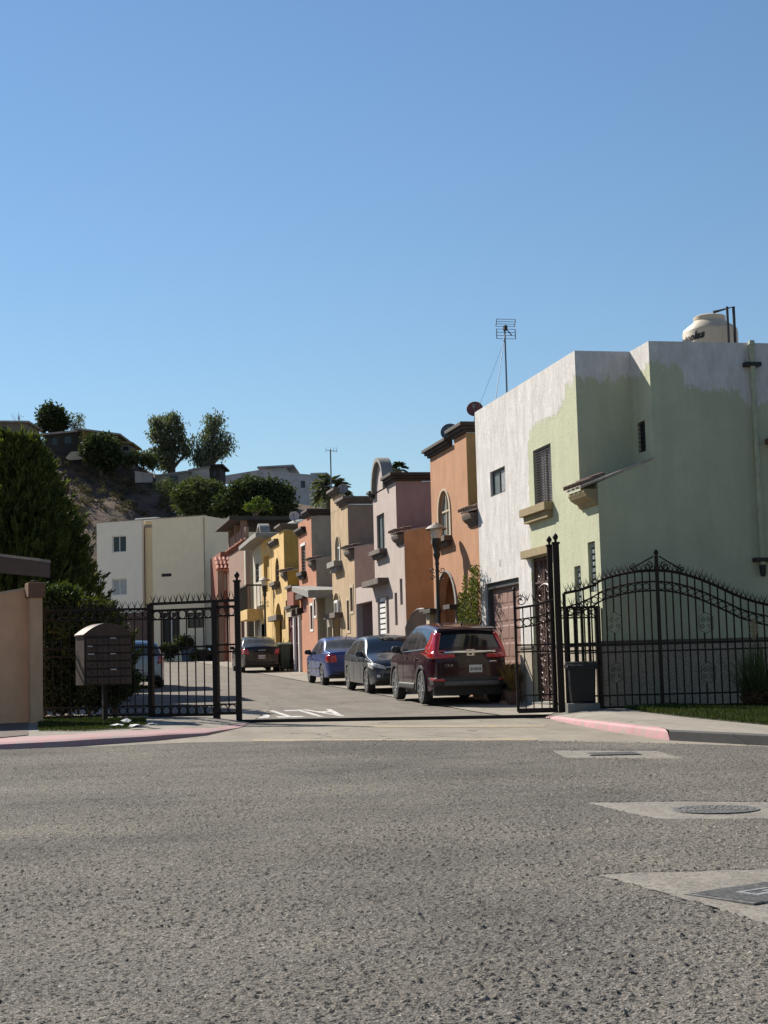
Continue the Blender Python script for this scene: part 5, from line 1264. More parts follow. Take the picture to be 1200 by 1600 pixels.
def ringrow(root, u0, u1, za, zb, n, y=0):
    for i in range(n):
        f = (i + .5) / n; u = u0 + (u1 - u0) * f; inst(RING1, 'ring', root, TR(u, y, za + (zb - za) * f, (u1 - u0) / n / .175))
def spikes(root, u0, u1, zf, n, s=1, y=0):
    for i in range(n): u = u0 + (u1 - u0) * (i + .5) / n; inst(SPIKE, 'spike', root, TR(u, y, zf(u), s * random.uniform(.72, .95), random.choice((0, PI)) + random.uniform(-.2, .2)))
LPt, MPt, APt = at(374, 1129, 31.0), at(237, 1120, 31.7), at(58, 1122, 31.3)
# ---- left fence panel
p = Pane(APt, MPt); r = p.root('iron_fence', 'dark iron fence panel with ring bands behind the mailbox', 'fence'); L_ = p.L
zt = p(150, 953)[1]; zr = p(150, 969)[1]; m1, m2 = p(150, 1013)[1], p(150, 1025)[1]; b1, b2 = p(150, 1105)[1], p(150, 1119)[1]
for z, w in ((zt, .05), (zr, .03), (m1, .035), (m2, .035), (b1, .03), (b2, .045)): hrail(r, 0, L_, z, z, w)
n = 14
for i in range(n + 1): vbar(r, L_ * i / n, b2, zt)
ringrow(r, 0, L_, (zt + zr) / 2, (zt + zr) / 2, n); ringrow(r, 0, L_, (b1 + b2) / 2, (b1 + b2) / 2, n); spikes(r, 0, L_, lambda u: zt + .02, 18)
# ---- pedestrian gate and post panel
p = Pane(MPt, LPt); r = p.root('pedestrian_gate', 'closed dark iron pedestrian gate with spiked top rail and ring bands', 'gate'); L_ = p.L
u1, u2 = p(334, 1030)[0], p(341, 1030)[0]; ztt = p(300, 941)[1]; zt = p(300, 952)[1]; zr = p(300, 966)[1]; m1, m2 = p(290, 1011)[1], p(290, 1022)[1]; b1, b2 = p(290, 1103)[1], p(290, 1117)[1]
for u, w, zz in ((0, .10, ztt), ((u1 + u2) / 2, .11, ztt - .02)): vbar(r, u, -.1, zz, w, 'post')
hrail(r, 0, L_, ztt, ztt, .055)
for z, w in ((zt, .05), (zr, .03), (m1, .035), (m2, .035), (b1, .03), (b2, .06)):
    hrail(r, .05, u1 - .02, z, z, w); hrail(r, u2 + .01, L_ - .05, z + .02, z + .02, w)
n = 7
for i in range(1, n): vbar(r, .05 + (u1 - .07) * i / n, b2, zt)
for q in (.5,): vbar(r, u2 + (L_ - u2) * q, b2, zt)
for z in ((zt + zr) / 2, (b1 + b2) / 2): ringrow(r, .05, u1 - .02, z, z, n); ringrow(r, u2 + .01, L_ - .05, z + .02, z + .02, 2)
spikes(r, 0, L_, lambda u: ztt + .02, 15)
lk = MB().box(u1 - .16, u1 - .02, -.05, .05, (m1 + m2) / 2 - .1, (m1 + m2) / 2 + .1).build('lock_box', GATEM, r, bevel=.008)
MB().lathe([(0, -.02), (.035, -.02), (.035, .02), (0, .03)], 14).xf(Matrix.Translation((u1 - .06, -.06, (m1 + m2) / 2)) @ Matrix.Rotation(PI / 2, 4, 'X')).build('lock_knob', CHR, lk)
# ---- tall left gate pole
def pole(P_, h, w, label, n=1, off=None):
    o = thing('gate_pole', label, 'pole', (P_.x, P_.y, G(P_.x, P_.y)), math.radians(-15))
    MB().box(-w / 2, w / 2, -w / 2, w / 2, -.2, h).build('shaft', GATEM, o, bevel=.006); MB().box(-w * .65, w * .65, -w * .65, w * .65, h + .001, h + .035).build('cap_plate', GATEM, o)
    MB().lathe([(0, .03), (.03, .035), (.022, .07), (.05, .11), (.055, .14), (.035, .18), (.012, .2), (0, .22)], 14, (0, 0, h)).build('finial', GATEM, o, smooth=60)
    return o
pole(LPt, at(370, 908, 31).z - G(LPt.x, LPt.y), .11, 'tall square iron pole with ball finial beside the pedestrian gate')
RP1, RP2 = at(878, 1112, 29.7), at(868, 1112, 30.1)
pole(RP1, at(865, 848, 29.7).z - G(RP1.x, RP1.y), .12, 'front one of two tall iron poles with ball finials before the green house')
pole(RP2, at(859, 852, 30.1).z - G(RP2.x, RP2.y), .10, 'rear one of two tall iron poles with ball finials before the green house')
# ---- ground track of the sliding gate
a_, c_ = at(378, 1129, 30.9), at(872, 1114, 29.7); p = Pane(a_, c_); b = MB(); k = 10
for i in range(k):
    u0, u1_ = p.L * i / k, p.L * (i + 1) / k; q0, q1 = p.A + p.d * u0, p.A + p.d * u1_; b.bar((q0.x, q0.y, G(q0.x, q0.y) + .02), (q1.x, q1.y, G(q1.x, q1.y) + .02), .06, .07)
tag(b.build('gate_track', GATEM), 'steel ground track of the sliding gate across the street entrance', 'gate track')
# ---- narrow leaf left of the right poles
A2, B2 = at(810, 1112, 29.9), at(872, 1112, 29.9); p = Pane(A2, B2); r = p.root('gate_leaf', 'narrow iron gate leaf with curved top before the wrought iron door', 'gate'); L_ = p.L
zf = lambda u: interp([(0, p(802, 951)[1]), (L_ * .5, p(834, 946)[1]), (L_, p(866, 937)[1])], u)
zz1, m1, m2, b1, b2 = p(802, 925)[1], p(835, 1007.5)[1], p(835, 1018)[1], p(835, 1086)[1], p(838, 1110)[1]
rb = p(835, 964)[1] - zf(L_ / 2); rc = p(835, 977)[1] - zf(L_ / 2)
vbar(r, 0, b2 - .02, zz1, .05, 'stile'); vbar(r, L_ - .06, b2, zf(L_), .04, 'stile')
MB().lathe([(0, 0), (.03, .01), (.04, .05), (.02, .09), (0, .1)], 10, (0, 0, zz1)).build('finial', GATEM, r)
for dz, w in ((0, .045), (rb, .025), (rc, .025)):
    MB().path([(L_ * i / 8, 0, zf(L_ * i / 8) + dz) for i in range(9)], w / 2, 6).build('rail', GATEM, r)
for z, w in ((m1, .03), (m2, .03), (b1, .03), (b2, .09)): hrail(r, 0, L_, z, z, w)
for i in range(1, 5): vbar(r, L_ * i / 5, b2, zf(L_ * i / 5))
for i in range(5): u = L_ * (i + .5) / 5; inst(RING1, 'ring', r, TR(u, 0, zf(u) + (rb + rc) / 2, .95))
spikes(r, .05, L_ * .75, lambda u: zf(u) + .16 * (1 - u / L_), 4)
MB().path([(q[0], 0, q[1]) for q in spiral(.12, zf(.1) + .13, .12, 1.5, PI, -1)], .01, 5).build('scroll', GATEM, r)
# ---- short fixed panel from poles to the house corner
A3, B3 = at(881, 1108, 30.05), at(942, 1106, 30.15); p = Pane(A3, B3); r = p.root('iron_fence', 'short iron fence of thick bars behind the bin beside the green house', 'fence'); L_ = p.L
zt, zr, m1, m2 = p(910, 949)[1], p(910, 965)[1], p(910, 1006)[1], p(910, 1017)[1]
for z, w in ((zt, .045), (zr, .03), (m1, .035), (m2, .035), (.12, .04)): hrail(r, 0, L_, z, z, w)
for i in range(6): vbar(r, L_ * i / 5.5, .1, zt, .05)
vbar(r, L_ - .04, -.1, zt + .02, .10, 'post')
ringrow(r, 0, L_, (zt + zr) / 2, (zt + zr) / 2, 5); spikes(r, 0, L_, lambda u: zt + .02, 5)
# ---- big arched sliding gate, rolled open in front of the end wall
A4, B4 = at(881, 1110, 29.5), at(1205, 1105, 29.35); p = Pane(A4, B4); r = p.root('sliding_gate', 'arched iron sliding gate with spikes and ring band rolled open before the shaded wall', 'gate'); L_ = p.L
top = [p(*q) for q in ((881, 927), (900, 923), (920, 917), (944.5, 904), (962, 899), (980.7, 895), (1003, 892), (1026, 891.3), (1045, 892.5), (1060, 895), (1088, 903), (1104, 909), (1120.7, 916), (1137, 924), (1153, 931), (1176, 939), (1205, 946))]
rg = [p(*q) for q in ((881, 950), (900, 944), (920, 936), (944.5, 922), (962, 917), (980.7, 912.5), (1003, 909.5), (1026, 908.5), (1045, 909.8), (1060, 912.5), (1088, 920.7), (1104, 927), (1120.7, 934.7), (1137, 942), (1153, 950), (1176, 957.5), (1205, 964))]
tz = lambda u: smooth_interp(top, u); rzf = lambda u: smooth_interp(rg, u); rh_ = p(1026, 908.5)[1] - p(1026, 922.5)[1]
u0, ue = top[0][0], top[-1][0]
for nm, f, w in (('top_rail', tz, .028), ('band_rail', rzf, .016), ('band_rail', lambda u: rzf(u) - rh_, .016)):
    MB().path([(u0 + (ue - u0) * i / 44, 0, f(u0 + (ue - u0) * i / 44)) for i in range(45)], w, 6).build(nm, GATEM, r, smooth=60)
m1, m2, b1, b2 = p(1040, 1005.5)[1], p(1040, 1016.7)[1], p(1040, 1084.5)[1], p(1040, 1104)[1]
uc = p(1031, 1000)[0]
for z, w in ((m1, .04), (m2, .028), (b1, .03), (b2, .06)): hrail(r, u0, ue, z, z, w)
vbar(r, uc, b2, tz(uc) + .28, .065, 'centre_post'); MB().lathe([(0, 0), (.03, .01), (.05, .06), (.03, .1), (0, .12)], 12, (uc, 0, tz(uc) + .28)).build('finial', GATEM, r)
for u in (u0, ue): vbar(r, u, b2, tz(u), .06, 'stile')
orn = [p(960, 973), p(1103, 973), p(963, 1051), p(1107, 1051)]
step = p(1011.7, 1000)[0] - p(1000, 1000)[0]; n = int((ue - u0) / step)
for i in range(1, n):
    u = uc + (i - int((uc - u0) / step)) * step
    if abs(u - uc) < .04 or u < u0 + .03 or u > ue: continue
    gaps = [o_ for o_ in orn if abs(o_[0] - u) < step * .5]
    segs = [b2] + [z for o_ in sorted(gaps, key=lambda q: q[1]) for z in (o_[1] - .19, o_[1] + .19)] + [tz(u)]
    for j in range(0, len(segs), 2): vbar(r, u, segs[j], segs[j + 1], .027)
    inst(RING1, 'ring', r, TR(u - step / 2, 0, rzf(u - step / 2) - rh_ / 2, step / .175))
for ou, oz in orn:
    b = MB(); hx = [(0, .2), (.13, .12), (.13, -.12), (0, -.2), (-.13, -.12), (-.13, .12)]
    b.path([(ou + x, 0, oz + z) for x, z in hx], .006, 5, closed=True)
    for sx in (-1, 1):
        for sz_ in (-1, 1): b.path([(q[0], 0, q[1]) for q in spiral(ou + sx * .062, oz + sz_ * .062, .05, 1.4, PI / 2 * sz_, sx)], .006, 5)
    b.build('scroll_ornament', GATEM, r)
spikes(r, u0, ue, lambda u: tz(u) + .02, 46, .95)
for s in (-1, 1):
    b = MB().path([(uc + s * .05, 0, tz(uc) + .27), (uc + s * .5, 0, tz(uc + s * .5) + .06)], .014, 5)
    for q, rr in ((.16, .09), (.46, .07)): b.path([(v_[0], 0, v_[1]) for v_ in spiral(uc + s * q, tz(uc + s * q) + .09, rr, 1.4, PI / 2, s)], .010, 5)
    b.build('crest_scroll', GATEM, r)
# ---- mailbox cabinet on a post
MBX = mat('brown_painted_steel', (.075, .046, .036), .6, .2, 4, .15, 40, spec=.25); MBD = mat('mailbox_slot', (.012, .01, .01), .8, 0)
mp = at(170, 1130, 30.3); fwv = math.radians(20)
mbx = thing('mailbox_cabinet', 'brown communal mailbox cabinet with curved roof on a steel post', 'mailbox', (mp.x, mp.y, G(mp.x, mp.y)), fwv)
w, dpt = .98, .46; zb_ = at(170, 1070, 30.3).z - mbx.location.z; zt_ = at(170, 993, 30.3).z - mbx.location.z
MB().box(-.045, .045, .15, .24, -.1, zb_).build('post', GATEM, mbx)
MB().box(-w / 2, w / 2, 0, dpt, zb_, zt_).build('cabinet', MBX, mbx, bevel=.008)
arc = [(-w / 2 - .02, zt_ + .002), (-w / 2 - .02, zt_ + .03)] + [(-w / 2 + w * i / 12, zt_ + .03 + .22 * math.sin(PI * i / 12) ** .8) for i in range(1, 12)] + [(w / 2 + .02, zt_ + .03), (w / 2 + .02, zt_ + .002)]
MB().plate(arc, [], lambda x, z, q: (x, -.02 + q, z), dpt + .04).build('roof', MBX, mbx, smooth=30)
rows_, cols = 6, 4; ch_ = (zt_ - zb_ - .04) / rows_; cw_ = (w - .05) / cols
b = MB().box(-w / 2 + .02, w / 2 - .02, -.012, .0, zb_ + .02, zt_ - .02); b.build('slot_shadow', MBD, mbx)
drs = []
for i in range(rows_):
    for j in range(cols):
        x0, z0 = -w / 2 + .025 + j * cw_, zb_ + .02 + i * ch_; dr_ = MB().box(x0 + .006, x0 + cw_ - .006, -.03, -.013, z0 + .004, z0 + ch_ - .028).build('mail_door', MBX, mbx, bevel=.003)
        MB().box(x0 + cw_ * .45, x0 + cw_ * .55, -.036, -.03, z0 + ch_ * .35, z0 + ch_ * .55).build('door_lock', GATEM, dr_)
PAPER = mat('white_paper', (.62, .62, .60), .8, .1, 9)
for i, j, dw, wh in ((5, 2, .11, 'top row of slots'), (4, 0, .09, 'second row of slots'), (3, 0, .13, 'third row slot nearest the cabinet side'), (3, 2, .1, 'third row slot near the cabinet middle'), (1, 2, .12, 'low slot, alone in its row')):
    x0, z0 = -w / 2 + .06 + j * cw_, zb_ + .02 + (i + 0) * ch_ + ch_ - .026
    P_ = mbx.matrix_basis @ Vector((x0, -.05, z0)); e_ = MB().box(0, dw, -.05, .03, 0, .012); o = e_.build('letter', PAPER); o.location = mbx.location + Matrix.Rotation(fwv, 3, 'Z') @ Vector((x0, 0, z0)); o.rotation_euler = (.2, 0, fwv)
    tag(o, 'white letter in the mailbox cabinet, ' + wh, 'letter', 'letters in the mailbox slots')
# ---- peach boundary wall with pillar, and low roof behind
PEACH = stucco('peach_stucco', (.72, .42, .25), .08, .07, 1); PCAP = stucco('brown_stucco', (.24, .13, .085), .1); PPIL = stucco('tan_brown_stucco', (.60, .38, .24), .1, .07, 1)
WPt = at(52, 1143, 29.9); W0 = at(41, 1124, 30.6); p = Pane(at(-420, 1138, 28.4), W0)
r = p.root('boundary_wall', 'peach stucco garden wall with a capped square pillar', 'wall'); L_ = p.L
zt0, zt1 = p(0, 927)[1], p(41, 920)[1]; sl_ = (zt1 - zt0) / (p(41, 920)[0] - p(0, 927)[0])
MB().plate([(0, -.3), (L_ + .1, -.3), (L_ + .1, zt1), (0, zt1 - sl_ * L_)], [], lambda x, z, q: (x, q, z), .18).build('wall', PEACH, r)
MB().plate([(0, zt1 - sl_ * L_ + .001), (L_ + .1, zt1 + .001), (L_ + .1, zt1 + .04), (0, zt1 - sl_ * L_ + .04)], [], lambda x, z, q: (x, q - .02, z), .22).build('coping', CREAM, r)
pu, pz0 = L_ + .14, p(52, 935)[1]; pw = .12; zc1 = p(52, 912)[1]
MB().box(pu - pw, pu + pw, -.32, -.08, -.3, pz0 + .01).build('pillar', PPIL, r, bevel=.008); MB().box(pu - pw - .045, pu + pw + .045, -.37, -.03, pz0 - .0, zc1).build('pillar_cap', PCAP, r, bevel=.012)
lr = thing('low_roof', 'dark brown low roof fascia with pale metal edge behind the wall', 'roof', (-3, 37, G(-3, 37)))
q0, q1 = at(-160, 850, 36.5), at(62, 877, 35.8); zA, zB = at(62, 905, 35.8).z, q1.z
pn = Pane(q0, q1)
FASC = mat('dark_fascia', (.05, .032, .028), .6, .15, 3)
lr.location = (q0.x, q0.y, 0); lr.rotation_euler = (0, 0, pn.rz); ORG[lr.name] = Vector((0, 0, 0))
MB().plate([(0, q0.z - .45), (pn.L, zA + .06), (pn.L, zB), (0, q0.z)], [], lambda x, z, q: (x, q, z), .6).build('fascia', FASC, lr)
MB().plate([(0, q0.z + .001), (pn.L + .01, zB + .001), (pn.L + .01, zB + .06), (0, q0.z + .06)], [], lambda x, z, q: (x, q - .02, z), .64).build('metal_edge', STONE, lr)
for xx in (.3, pn.L - .3): MB().box(xx - .08, xx + .08, .3, .46, .1, zA).build('post', FASC, lr)
# ---- bins
BIN = mat('navy_plastic', (.006, .0065, .010), .5, .1, 4, spec=.3); BING = mat('dark_green_plastic', (.025, .045, .025), .45, .1, 4)
def bin_(name, label, P_, w, d, h, m, rz):
    o = thing(name, label, 'bin', P_, rz); b = MB()
    vs_ = []
    for z, f in ((.06, .86), (h * .5, .94), (h, 1.0)):
        vs_ += [(sx * w / 2 * f, sy * d / 2 * f, z) for sx, sy in ((-1, -1), (1, -1), (1, 1), (-1, 1))]
    b.add(vs_, [(3, 2, 1, 0)] + [(k * 4 + j, k * 4 + (j + 1) % 4, k * 4 + 4 + (j + 1) % 4, k * 4 + 4 + j) for k in range(2) for j in range(4)]); b.build('body', m, o, bevel=.03)
    MB().plate([(-d / 2 - .03, h), (d / 2 + .02, h), (d / 2 + .03, h + .07), (d * .1, h + .13), (-d * .3, h + .11), (-d / 2 - .05, h + .045), (-d / 2 - .05, h - .03)], [], lambda y, z, q: (-w / 2 - .04 + q, y, z), w + .08).build('lid', m, o, bevel=.03)
    for s in (-1, 1): MB().lathe([(0, -.03), (.1, -.03), (.1, .03), (0, .03)], 18).xf(Matrix.Translation((s * w * .42, d * .42, .1)) @ Matrix.Rotation(PI / 2, 4, 'Y')).build('wheel', RUB, o)
    MB().path([(-w * .35, d / 2 + .02, h - .03), (-w * .35, d / 2 + .08, h + .02), (w * .35, d / 2 + .08, h + .02), (w * .35, d / 2 + .02, h - .03)], .016, 6).build('handle', m, o)
    MB().box(-.05, .05, -d / 2 * .93 - .012, -d / 2 * .93, h * .72, h * .82).build('latch', m, o)
    return o
cbp = at(913, 1114, 29.1); blk = tag(MB().box(-.3, .3, 0, .5, -.15, at(913, 1099, 29.1).z - cbp.z).build('concrete_block', KERBG, bevel=.015), 'rough concrete block supporting the navy wheelie bin', 'block')
blk.location = cbp; blk.rotation_euler = (0, 0, -YAW)
bz = at(913, 1099, 29.1).z
bin_('wheelie_bin', 'navy black wheelie bin standing on a concrete block by the gate', Vector((cbp.x, cbp.y, bz - .05)) + VH * .24, .50, .44, at(912, 1040, 29.3).z - bz, BIN, -YAW)
q = ong(444, 1043); bin_('green_bin', 'dark green bin beside the black sedan', (10.16, onx(444, 1030, 10.16).y, G(10.16, onx(444, 1030, 10.16).y)), .48, .8, 1.12, BING, 0)
# ---- street lamps
LAMPM = mat('lamp_black_paint', (.02, .018, .017), .45, .15, 12); GLOBE = mat('frosted_lamp_globe', (.55, .50, .44), .35, .05); HAT = mat('lamp_hat_grey', (.22, .19, .16), .6, .15, 6)
def lamp(label, x, y, h):
    z = G(x, y); o = thing('street_lamp', label, 'street lamp', (x, y, z))
    MB().lathe([(.13, -.1), (.13, .12), (.09, .3), (.055, .5), (.045, h * .78), (.05, h * .79)], 14).build('post', LAMPM, o, smooth=40)
    MB().lathe([(.045, 0), (.06, .02), (.045, .12), (.10, .28), (.10, .3), (.08, .34), (.11, .52), (.12, .54), (.12, .7), (.10, .71)], 16, (0, 0, h - 1.05)).build('lamp_collar', LAMPM, o, smooth=40)
    MB().lathe([(.10, 0), (.13, .04), (.165, .26), (.15, .27)], 18, (0, 0, h - .36)).build('globe', GLOBE, o, smooth=50)
    MB().lathe([(.27, -.02), (.285, .0), (.20, .07), (.06, .14), (.03, .17), (0, .18)], 22, (0, 0, h - .1)).build('lamp_hat', HAT, o, smooth=50)
    for s in (-1, 1):
        b = MB()
        for zc, rr, tn in ((h * .735, .085, 1), (h * .69, .065, -1)): b.path([(q_[0], 0, q_[1]) for q_ in spiral(s * .13, zc, rr, 1.3, PI if s > 0 else 0, tn * s)], .011, 6)
        b.build('scroll_bracket', LAMPM, o)
    return o
l1 = at(690, 1070, 40.8); lamp('black street lamp with conical hat in front of the orange house', 9.98, 39.6, at(686, 820, 40.9).z - G(9.98, 39.6))
l2 = at(415, 1000, 74.2); lamp('black street lamp with conical hat in front of the cream balcony', l2.x, l2.y, at(413, 903, 74.2).z - G(l2.x, l2.y))
# ---- litter on the verge
for k, (px_, py_) in enumerate(((198, 1129), (183, 1135), (210, 1136), (238, 1134))):
    P_ = ong(px_, py_, .15); b = MB(); n = 9
    b.v = [(0, 0, .05 + .03 * (k == 0))] + [((.09 + .04 * random.random()) * math.cos(2 * PI * i / n), (.09 + .04 * random.random()) * math.sin(2 * PI * i / n), random.uniform(0, .05)) for i in range(n)]
    b.f = [(0, i + 1, (i + 1) % n + 1) for i in range(n)]
    o = b.build('litter', PAPER); o.location = P_; tag(o, 'scrap of white litter on the verge below the mailbox', 'litter', 'litter on the verge')
    sd_ = o.modifiers.new('thick', 'SOLIDIFY'); sd_.thickness = .01
from mathutils import noise as mnoise
# ================================================================ vegetation and the hill
rng = np.random.default_rng(11)
def npmesh(name, co, faces, m, parent=None):
    co = np.asarray(co, float); faces = np.asarray(faces); k = faces.shape[1]
    me = bpy.data.meshes.new(name); me.vertices.add(len(co)); me.vertices.foreach_set('co', co.ravel())
    me.loops.add(faces.size); me.loops.foreach_set('vertex_index', faces.ravel().astype(np.int32)); me.polygons.add(len(faces))
    me.polygons.foreach_set('loop_start', np.arange(0, faces.size, k)); me.update(calc_edges=True)
    return link(name, me, m, parent)
def unit(n): v = rng.normal(size=(n, 3)); return v / np.linalg.norm(v, axis=1, keepdims=True)
def leaves(P, D, ln, wd, fold=.0):      # one pointed leaf per row
    n = len(P); D = D / np.linalg.norm(D, axis=1, keepdims=True); S = np.cross(D, unit(n)); S /= np.linalg.norm(S, axis=1, keepdims=True) + 1e-9
    ln = np.broadcast_to(np.asarray(ln), (n,))[:, None]; wd = np.broadcast_to(np.asarray(wd), (n,))[:, None]
    co = np.stack([P, P + D * ln * .45 + S * wd / 2, P + D * ln, P + D * ln * .45 - S * wd / 2], 1).reshape(-1, 3)
    return co, np.arange(4 * n).reshape(n, 4)
def inell(n, c, r, shell=.55):
    u = unit(n); q = (shell + (1 - shell) * rng.random((n, 1)) ** .6); return np.array(c) + u * q * np.array(r)
def crown(ells, clumps, per, csize, ln, wd, droop=0., seed_up=0.):
    P, D = [], []; tot = sum(e[1][0] * e[1][1] for e in ells)
    for c, r in ells:
        k = max(3, int(clumps * r[0] * r[1] / tot)); C_ = inell(k, c, r)
        C_ += rng.normal(size=C_.shape) * np.array(r) * .06
        for cc in C_:
            if droop and mnoise.noise(Vector(cc) * .42) < -.10: continue
            m_ = int(per * rng.uniform(.5, 1.4)); s = csize * rng.uniform(.6, 1.4); off = unit(m_) * rng.random((m_, 1)) ** .5 * s * np.array([1, 1, .75])
            if droop: off[:, 2] -= rng.random(m_) ** 2 * droop
            P.append(cc + off); d = unit(m_) + np.array([0, 0, -1.2 if droop else seed_up]); D.append(d)
    P, D = np.concatenate(P), np.concatenate(D)
    return leaves(P, D, ln * rng.uniform(.6, 1.3, len(P)), wd * rng.uniform(.7, 1.2, len(P)))
BARK = mat('bark', (.10, .075, .055), .95, .3, 6, .5, 25)
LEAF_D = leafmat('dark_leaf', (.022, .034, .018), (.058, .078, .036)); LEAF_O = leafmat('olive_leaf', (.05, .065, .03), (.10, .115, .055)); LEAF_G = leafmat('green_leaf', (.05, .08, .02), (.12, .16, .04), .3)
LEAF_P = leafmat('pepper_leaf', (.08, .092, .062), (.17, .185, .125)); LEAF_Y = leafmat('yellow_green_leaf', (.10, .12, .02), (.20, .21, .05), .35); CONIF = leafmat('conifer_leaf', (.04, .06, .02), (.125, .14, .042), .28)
def tree_px(name, label, d, base, ells, clumps, per, cs, ln, wd, m, droop=0, trunk=.18, group=None, dz=0):
    B0 = at(base[0], base[1], d); o = thing(name, label, 'tree' if 'tree' in name else 'bush', B0, 0, group); k = d / FPX; E_ = []
    for px, py, rx, ry in ells:
        c = at(px, py, d) - B0; E_.append(((c.x, c.y, c.z), (rx * k, rx * k, ry * k)))
    co, f = crown(E_, clumps, per, cs, ln, wd, droop); npmesh('crown', co, f, m, o)
    b = MB(); top = Vector(E_[0][0])
    for c, r in E_:
        c = Vector(c); mid = Vector((0, 0, max(.2, c.z * .35))); mid = mid + (c - mid) * .15
        b.path([(0, 0, -.6), mid * .6, mid, (mid + c) / 2 + Vector((.2, .1, .3)) * k * 3, c], [trunk, trunk * .8, trunk * .65, trunk * .4, trunk * .12], 7)
        for q in range(5):
            e_ = c + Vector(tuple(unit(1)[0] * np.array(r) * .8)); b.path([(mid + c) / 2, (c + e_) / 2 + Vector((0, 0, .1)), e_], [trunk * .3, trunk * .18, trunk * .05], 5)
    b.build('trunk', BARK, o, smooth=50)
    return o
# ---- terrain
def mk_hill():
    m, N, L, B = _nodes('dry_hillside'); T = NT(m.node_tree); pos = T.n('ShaderNodeNewGeometry').outputs['Position']
    c = T.ramp(T.noise(pos, .22, 8, .7), [(.3, (.105, .07, .055)), (.5, (.175, .12, .094)), (.7, (.26, .195, .15))])
    c = T.mix(T.ramp(T.noise(pos, .6, 6, .75), [(.5, 0.0), (.62, .8)]), c, (.04, .042, .03))
    c = T.mix(T.ramp(T.noise(pos, 1.6, 5, .8), [(.62, 0.0), (.72, .8)]), c, (.19, .16, .13))
    L.new(c, B.inputs['Base Color']); B.inputs['Roughness'].default_value = .95; B.inputs['Specular IOR Level'].default_value = .15
    bn = T.n('ShaderNodeBump'); bn.inputs['Strength'].default_value = .9; bn.inputs['Distance'].default_value = .5; L.new(T.noise(pos, 1.1, 7, .75), bn.inputs['Height']); L.new(bn.outputs['Normal'], B.inputs['Normal'])
    return m
ridge = [(-700, 690), (-300, 668), (0, 688), (60, 694), (100, 702), (150, 712), (200, 722), (240, 742), (300, 757), (350, 768), (420, 783), (505, 790), (600, 800), (760, 830), (1100, 900), (1500, 990)]
cols_ = list(range(-700, 1501, 10)); nrow = 34; b = MB()
for px in cols_:
    pr = at(px, interp(ridge, px), 152); pb = at(px, 1030, 114); pb.z = G(pb.x, pb.y) - .3
    for j in range(nrow):
        t = j / 24
        if t <= 1: P = pb + (pr - pb) * t; P.z = pb.z + (pr.z - pb.z) * (t ** .8)
        else: P = pr + (pr - pb).normalized() * (t - 1) * 400; P.z = pr.z + (t - 1) * 9
        P.z += 1.3 * mnoise.fractal(P * .11, .9, 2.1, 6) * min(1, t * 3) * (1 if t < .95 else .3)
        b.v.append(tuple(P))
for i in range(len(cols_) - 1):
    for j in range(nrow - 1): a = i * nrow + j; b.f.append((a, a + nrow, a + nrow + 1, a + 1))
hill = struct(b.build('hill', mk_hill(), smooth=60))
# low scrub on the bank
P = []
for k in range(260):
    px = rng.uniform(90, 380); t = rng.random() ** .7; pr = at(px, interp(ridge, px), 152); pb = at(px, 1030, 114); pb.z = G(pb.x, pb.y); q = pb + (pr - pb) * t; q.z = pb.z + (pr.z - pb.z) * (t ** .8) + .1; P.append(q)
E_ = [((q.x, q.y, q.z), (s, s, s * .6)) for q, s in ((q, rng.uniform(.2, .75)) for q in P)]
co, f = crown(E_, 900, 26, .25, .32, .07, 0, .6); sc_ = npmesh('hill_scrub', co, f, leafmat('dry_scrub', (.07, .062, .042), (.13, .11, .07), .15)); sc_['kind'] = 'stuff'; tag(sc_, 'dry low scrub on the brown hillside', 'scrub')
def hut(name, label, px0, px1, py0, py1, d, m, depth=5, roof=None, over=.3, tilt=0, opens=(), cat='house', rm=None):
    A = at(px0, py1, d); k = d / FPX; w = (px1 - px0) * k; h = (py1 - py0) * k
    o = thing(name, label, cat, (A.x, A.y, A.z - .3), -YAW - .03)
    zq = .05 if cat == 'wall' else -1.6
    MB().plate([(0, zq), (w, zq), (w, h + .3), (0, h + .3 + tilt)], [rpoly(((q[0] - px0) * k, (q[1] - px0) * k, (py1 - q[3]) * k + .3, (py1 - q[2]) * k + .3)) for q in opens], lambda x, z, t: (x, t, z), .2).build('front_wall', m, o)
    MB().box(0, .2, .201, depth, zq, h + .29 + min(0, tilt)).build('side_wall', m, o); MB().box(w - .2, w, .201, depth, zq, h + .29 + min(0, tilt)).build('side_wall', m, o); MB().box(.2, w - .2, depth - .2, depth - .002, zq, h + .29 + min(0, tilt)).build('back_wall', m, o)
    MB().plate([(-over, h + .301 + tilt), (w + over, h + .301), (w + over, h + .48), (-over, h + .48 + tilt)], [], lambda x, z, t: (x, -over + t, z), depth + 2 * over).build('roof', rm or roof or m, o)
    for q in opens: MB().box((q[0] - px0) * k - .02, (q[1] - px0) * k + .02, .12, .16, (py1 - q[3]) * k + .28, (py1 - q[2]) * k + .32).build('window', GLASS, o)
    return o
WALLB = stucco('raw_block_wall', (.22, .19, .16)); WALLY = stucco('faded_yellow_wall', (.30, .22, .09)); WALLD = stucco('dark_shed_wall', (.06, .055, .05)); WALLW = stucco('whitewashed_wall', (.36, .35, .34)); WALLG = stucco('grey_block_wall', (.30, .285, .26)); RFS = mat('corrugated_roof', (.28, .25, .22), .7, .25, 3); WHB = stucco('white_hill_house', (.60, .61, .62))
hut('hill_hut', 'brown hut on the hilltop behind the conifer', -30, 42, 663, 692, 152, WALLB, 5, RFS, .3, .2, [(3, 14, 668, 684)])
hut('hill_shack', 'ramshackle dark shack with clutter on the hilltop', 70, 128, 676, 706, 150, WALLD, 5, RFS, .4, -.3, [(80, 90, 684, 696), (100, 112, 682, 694)])
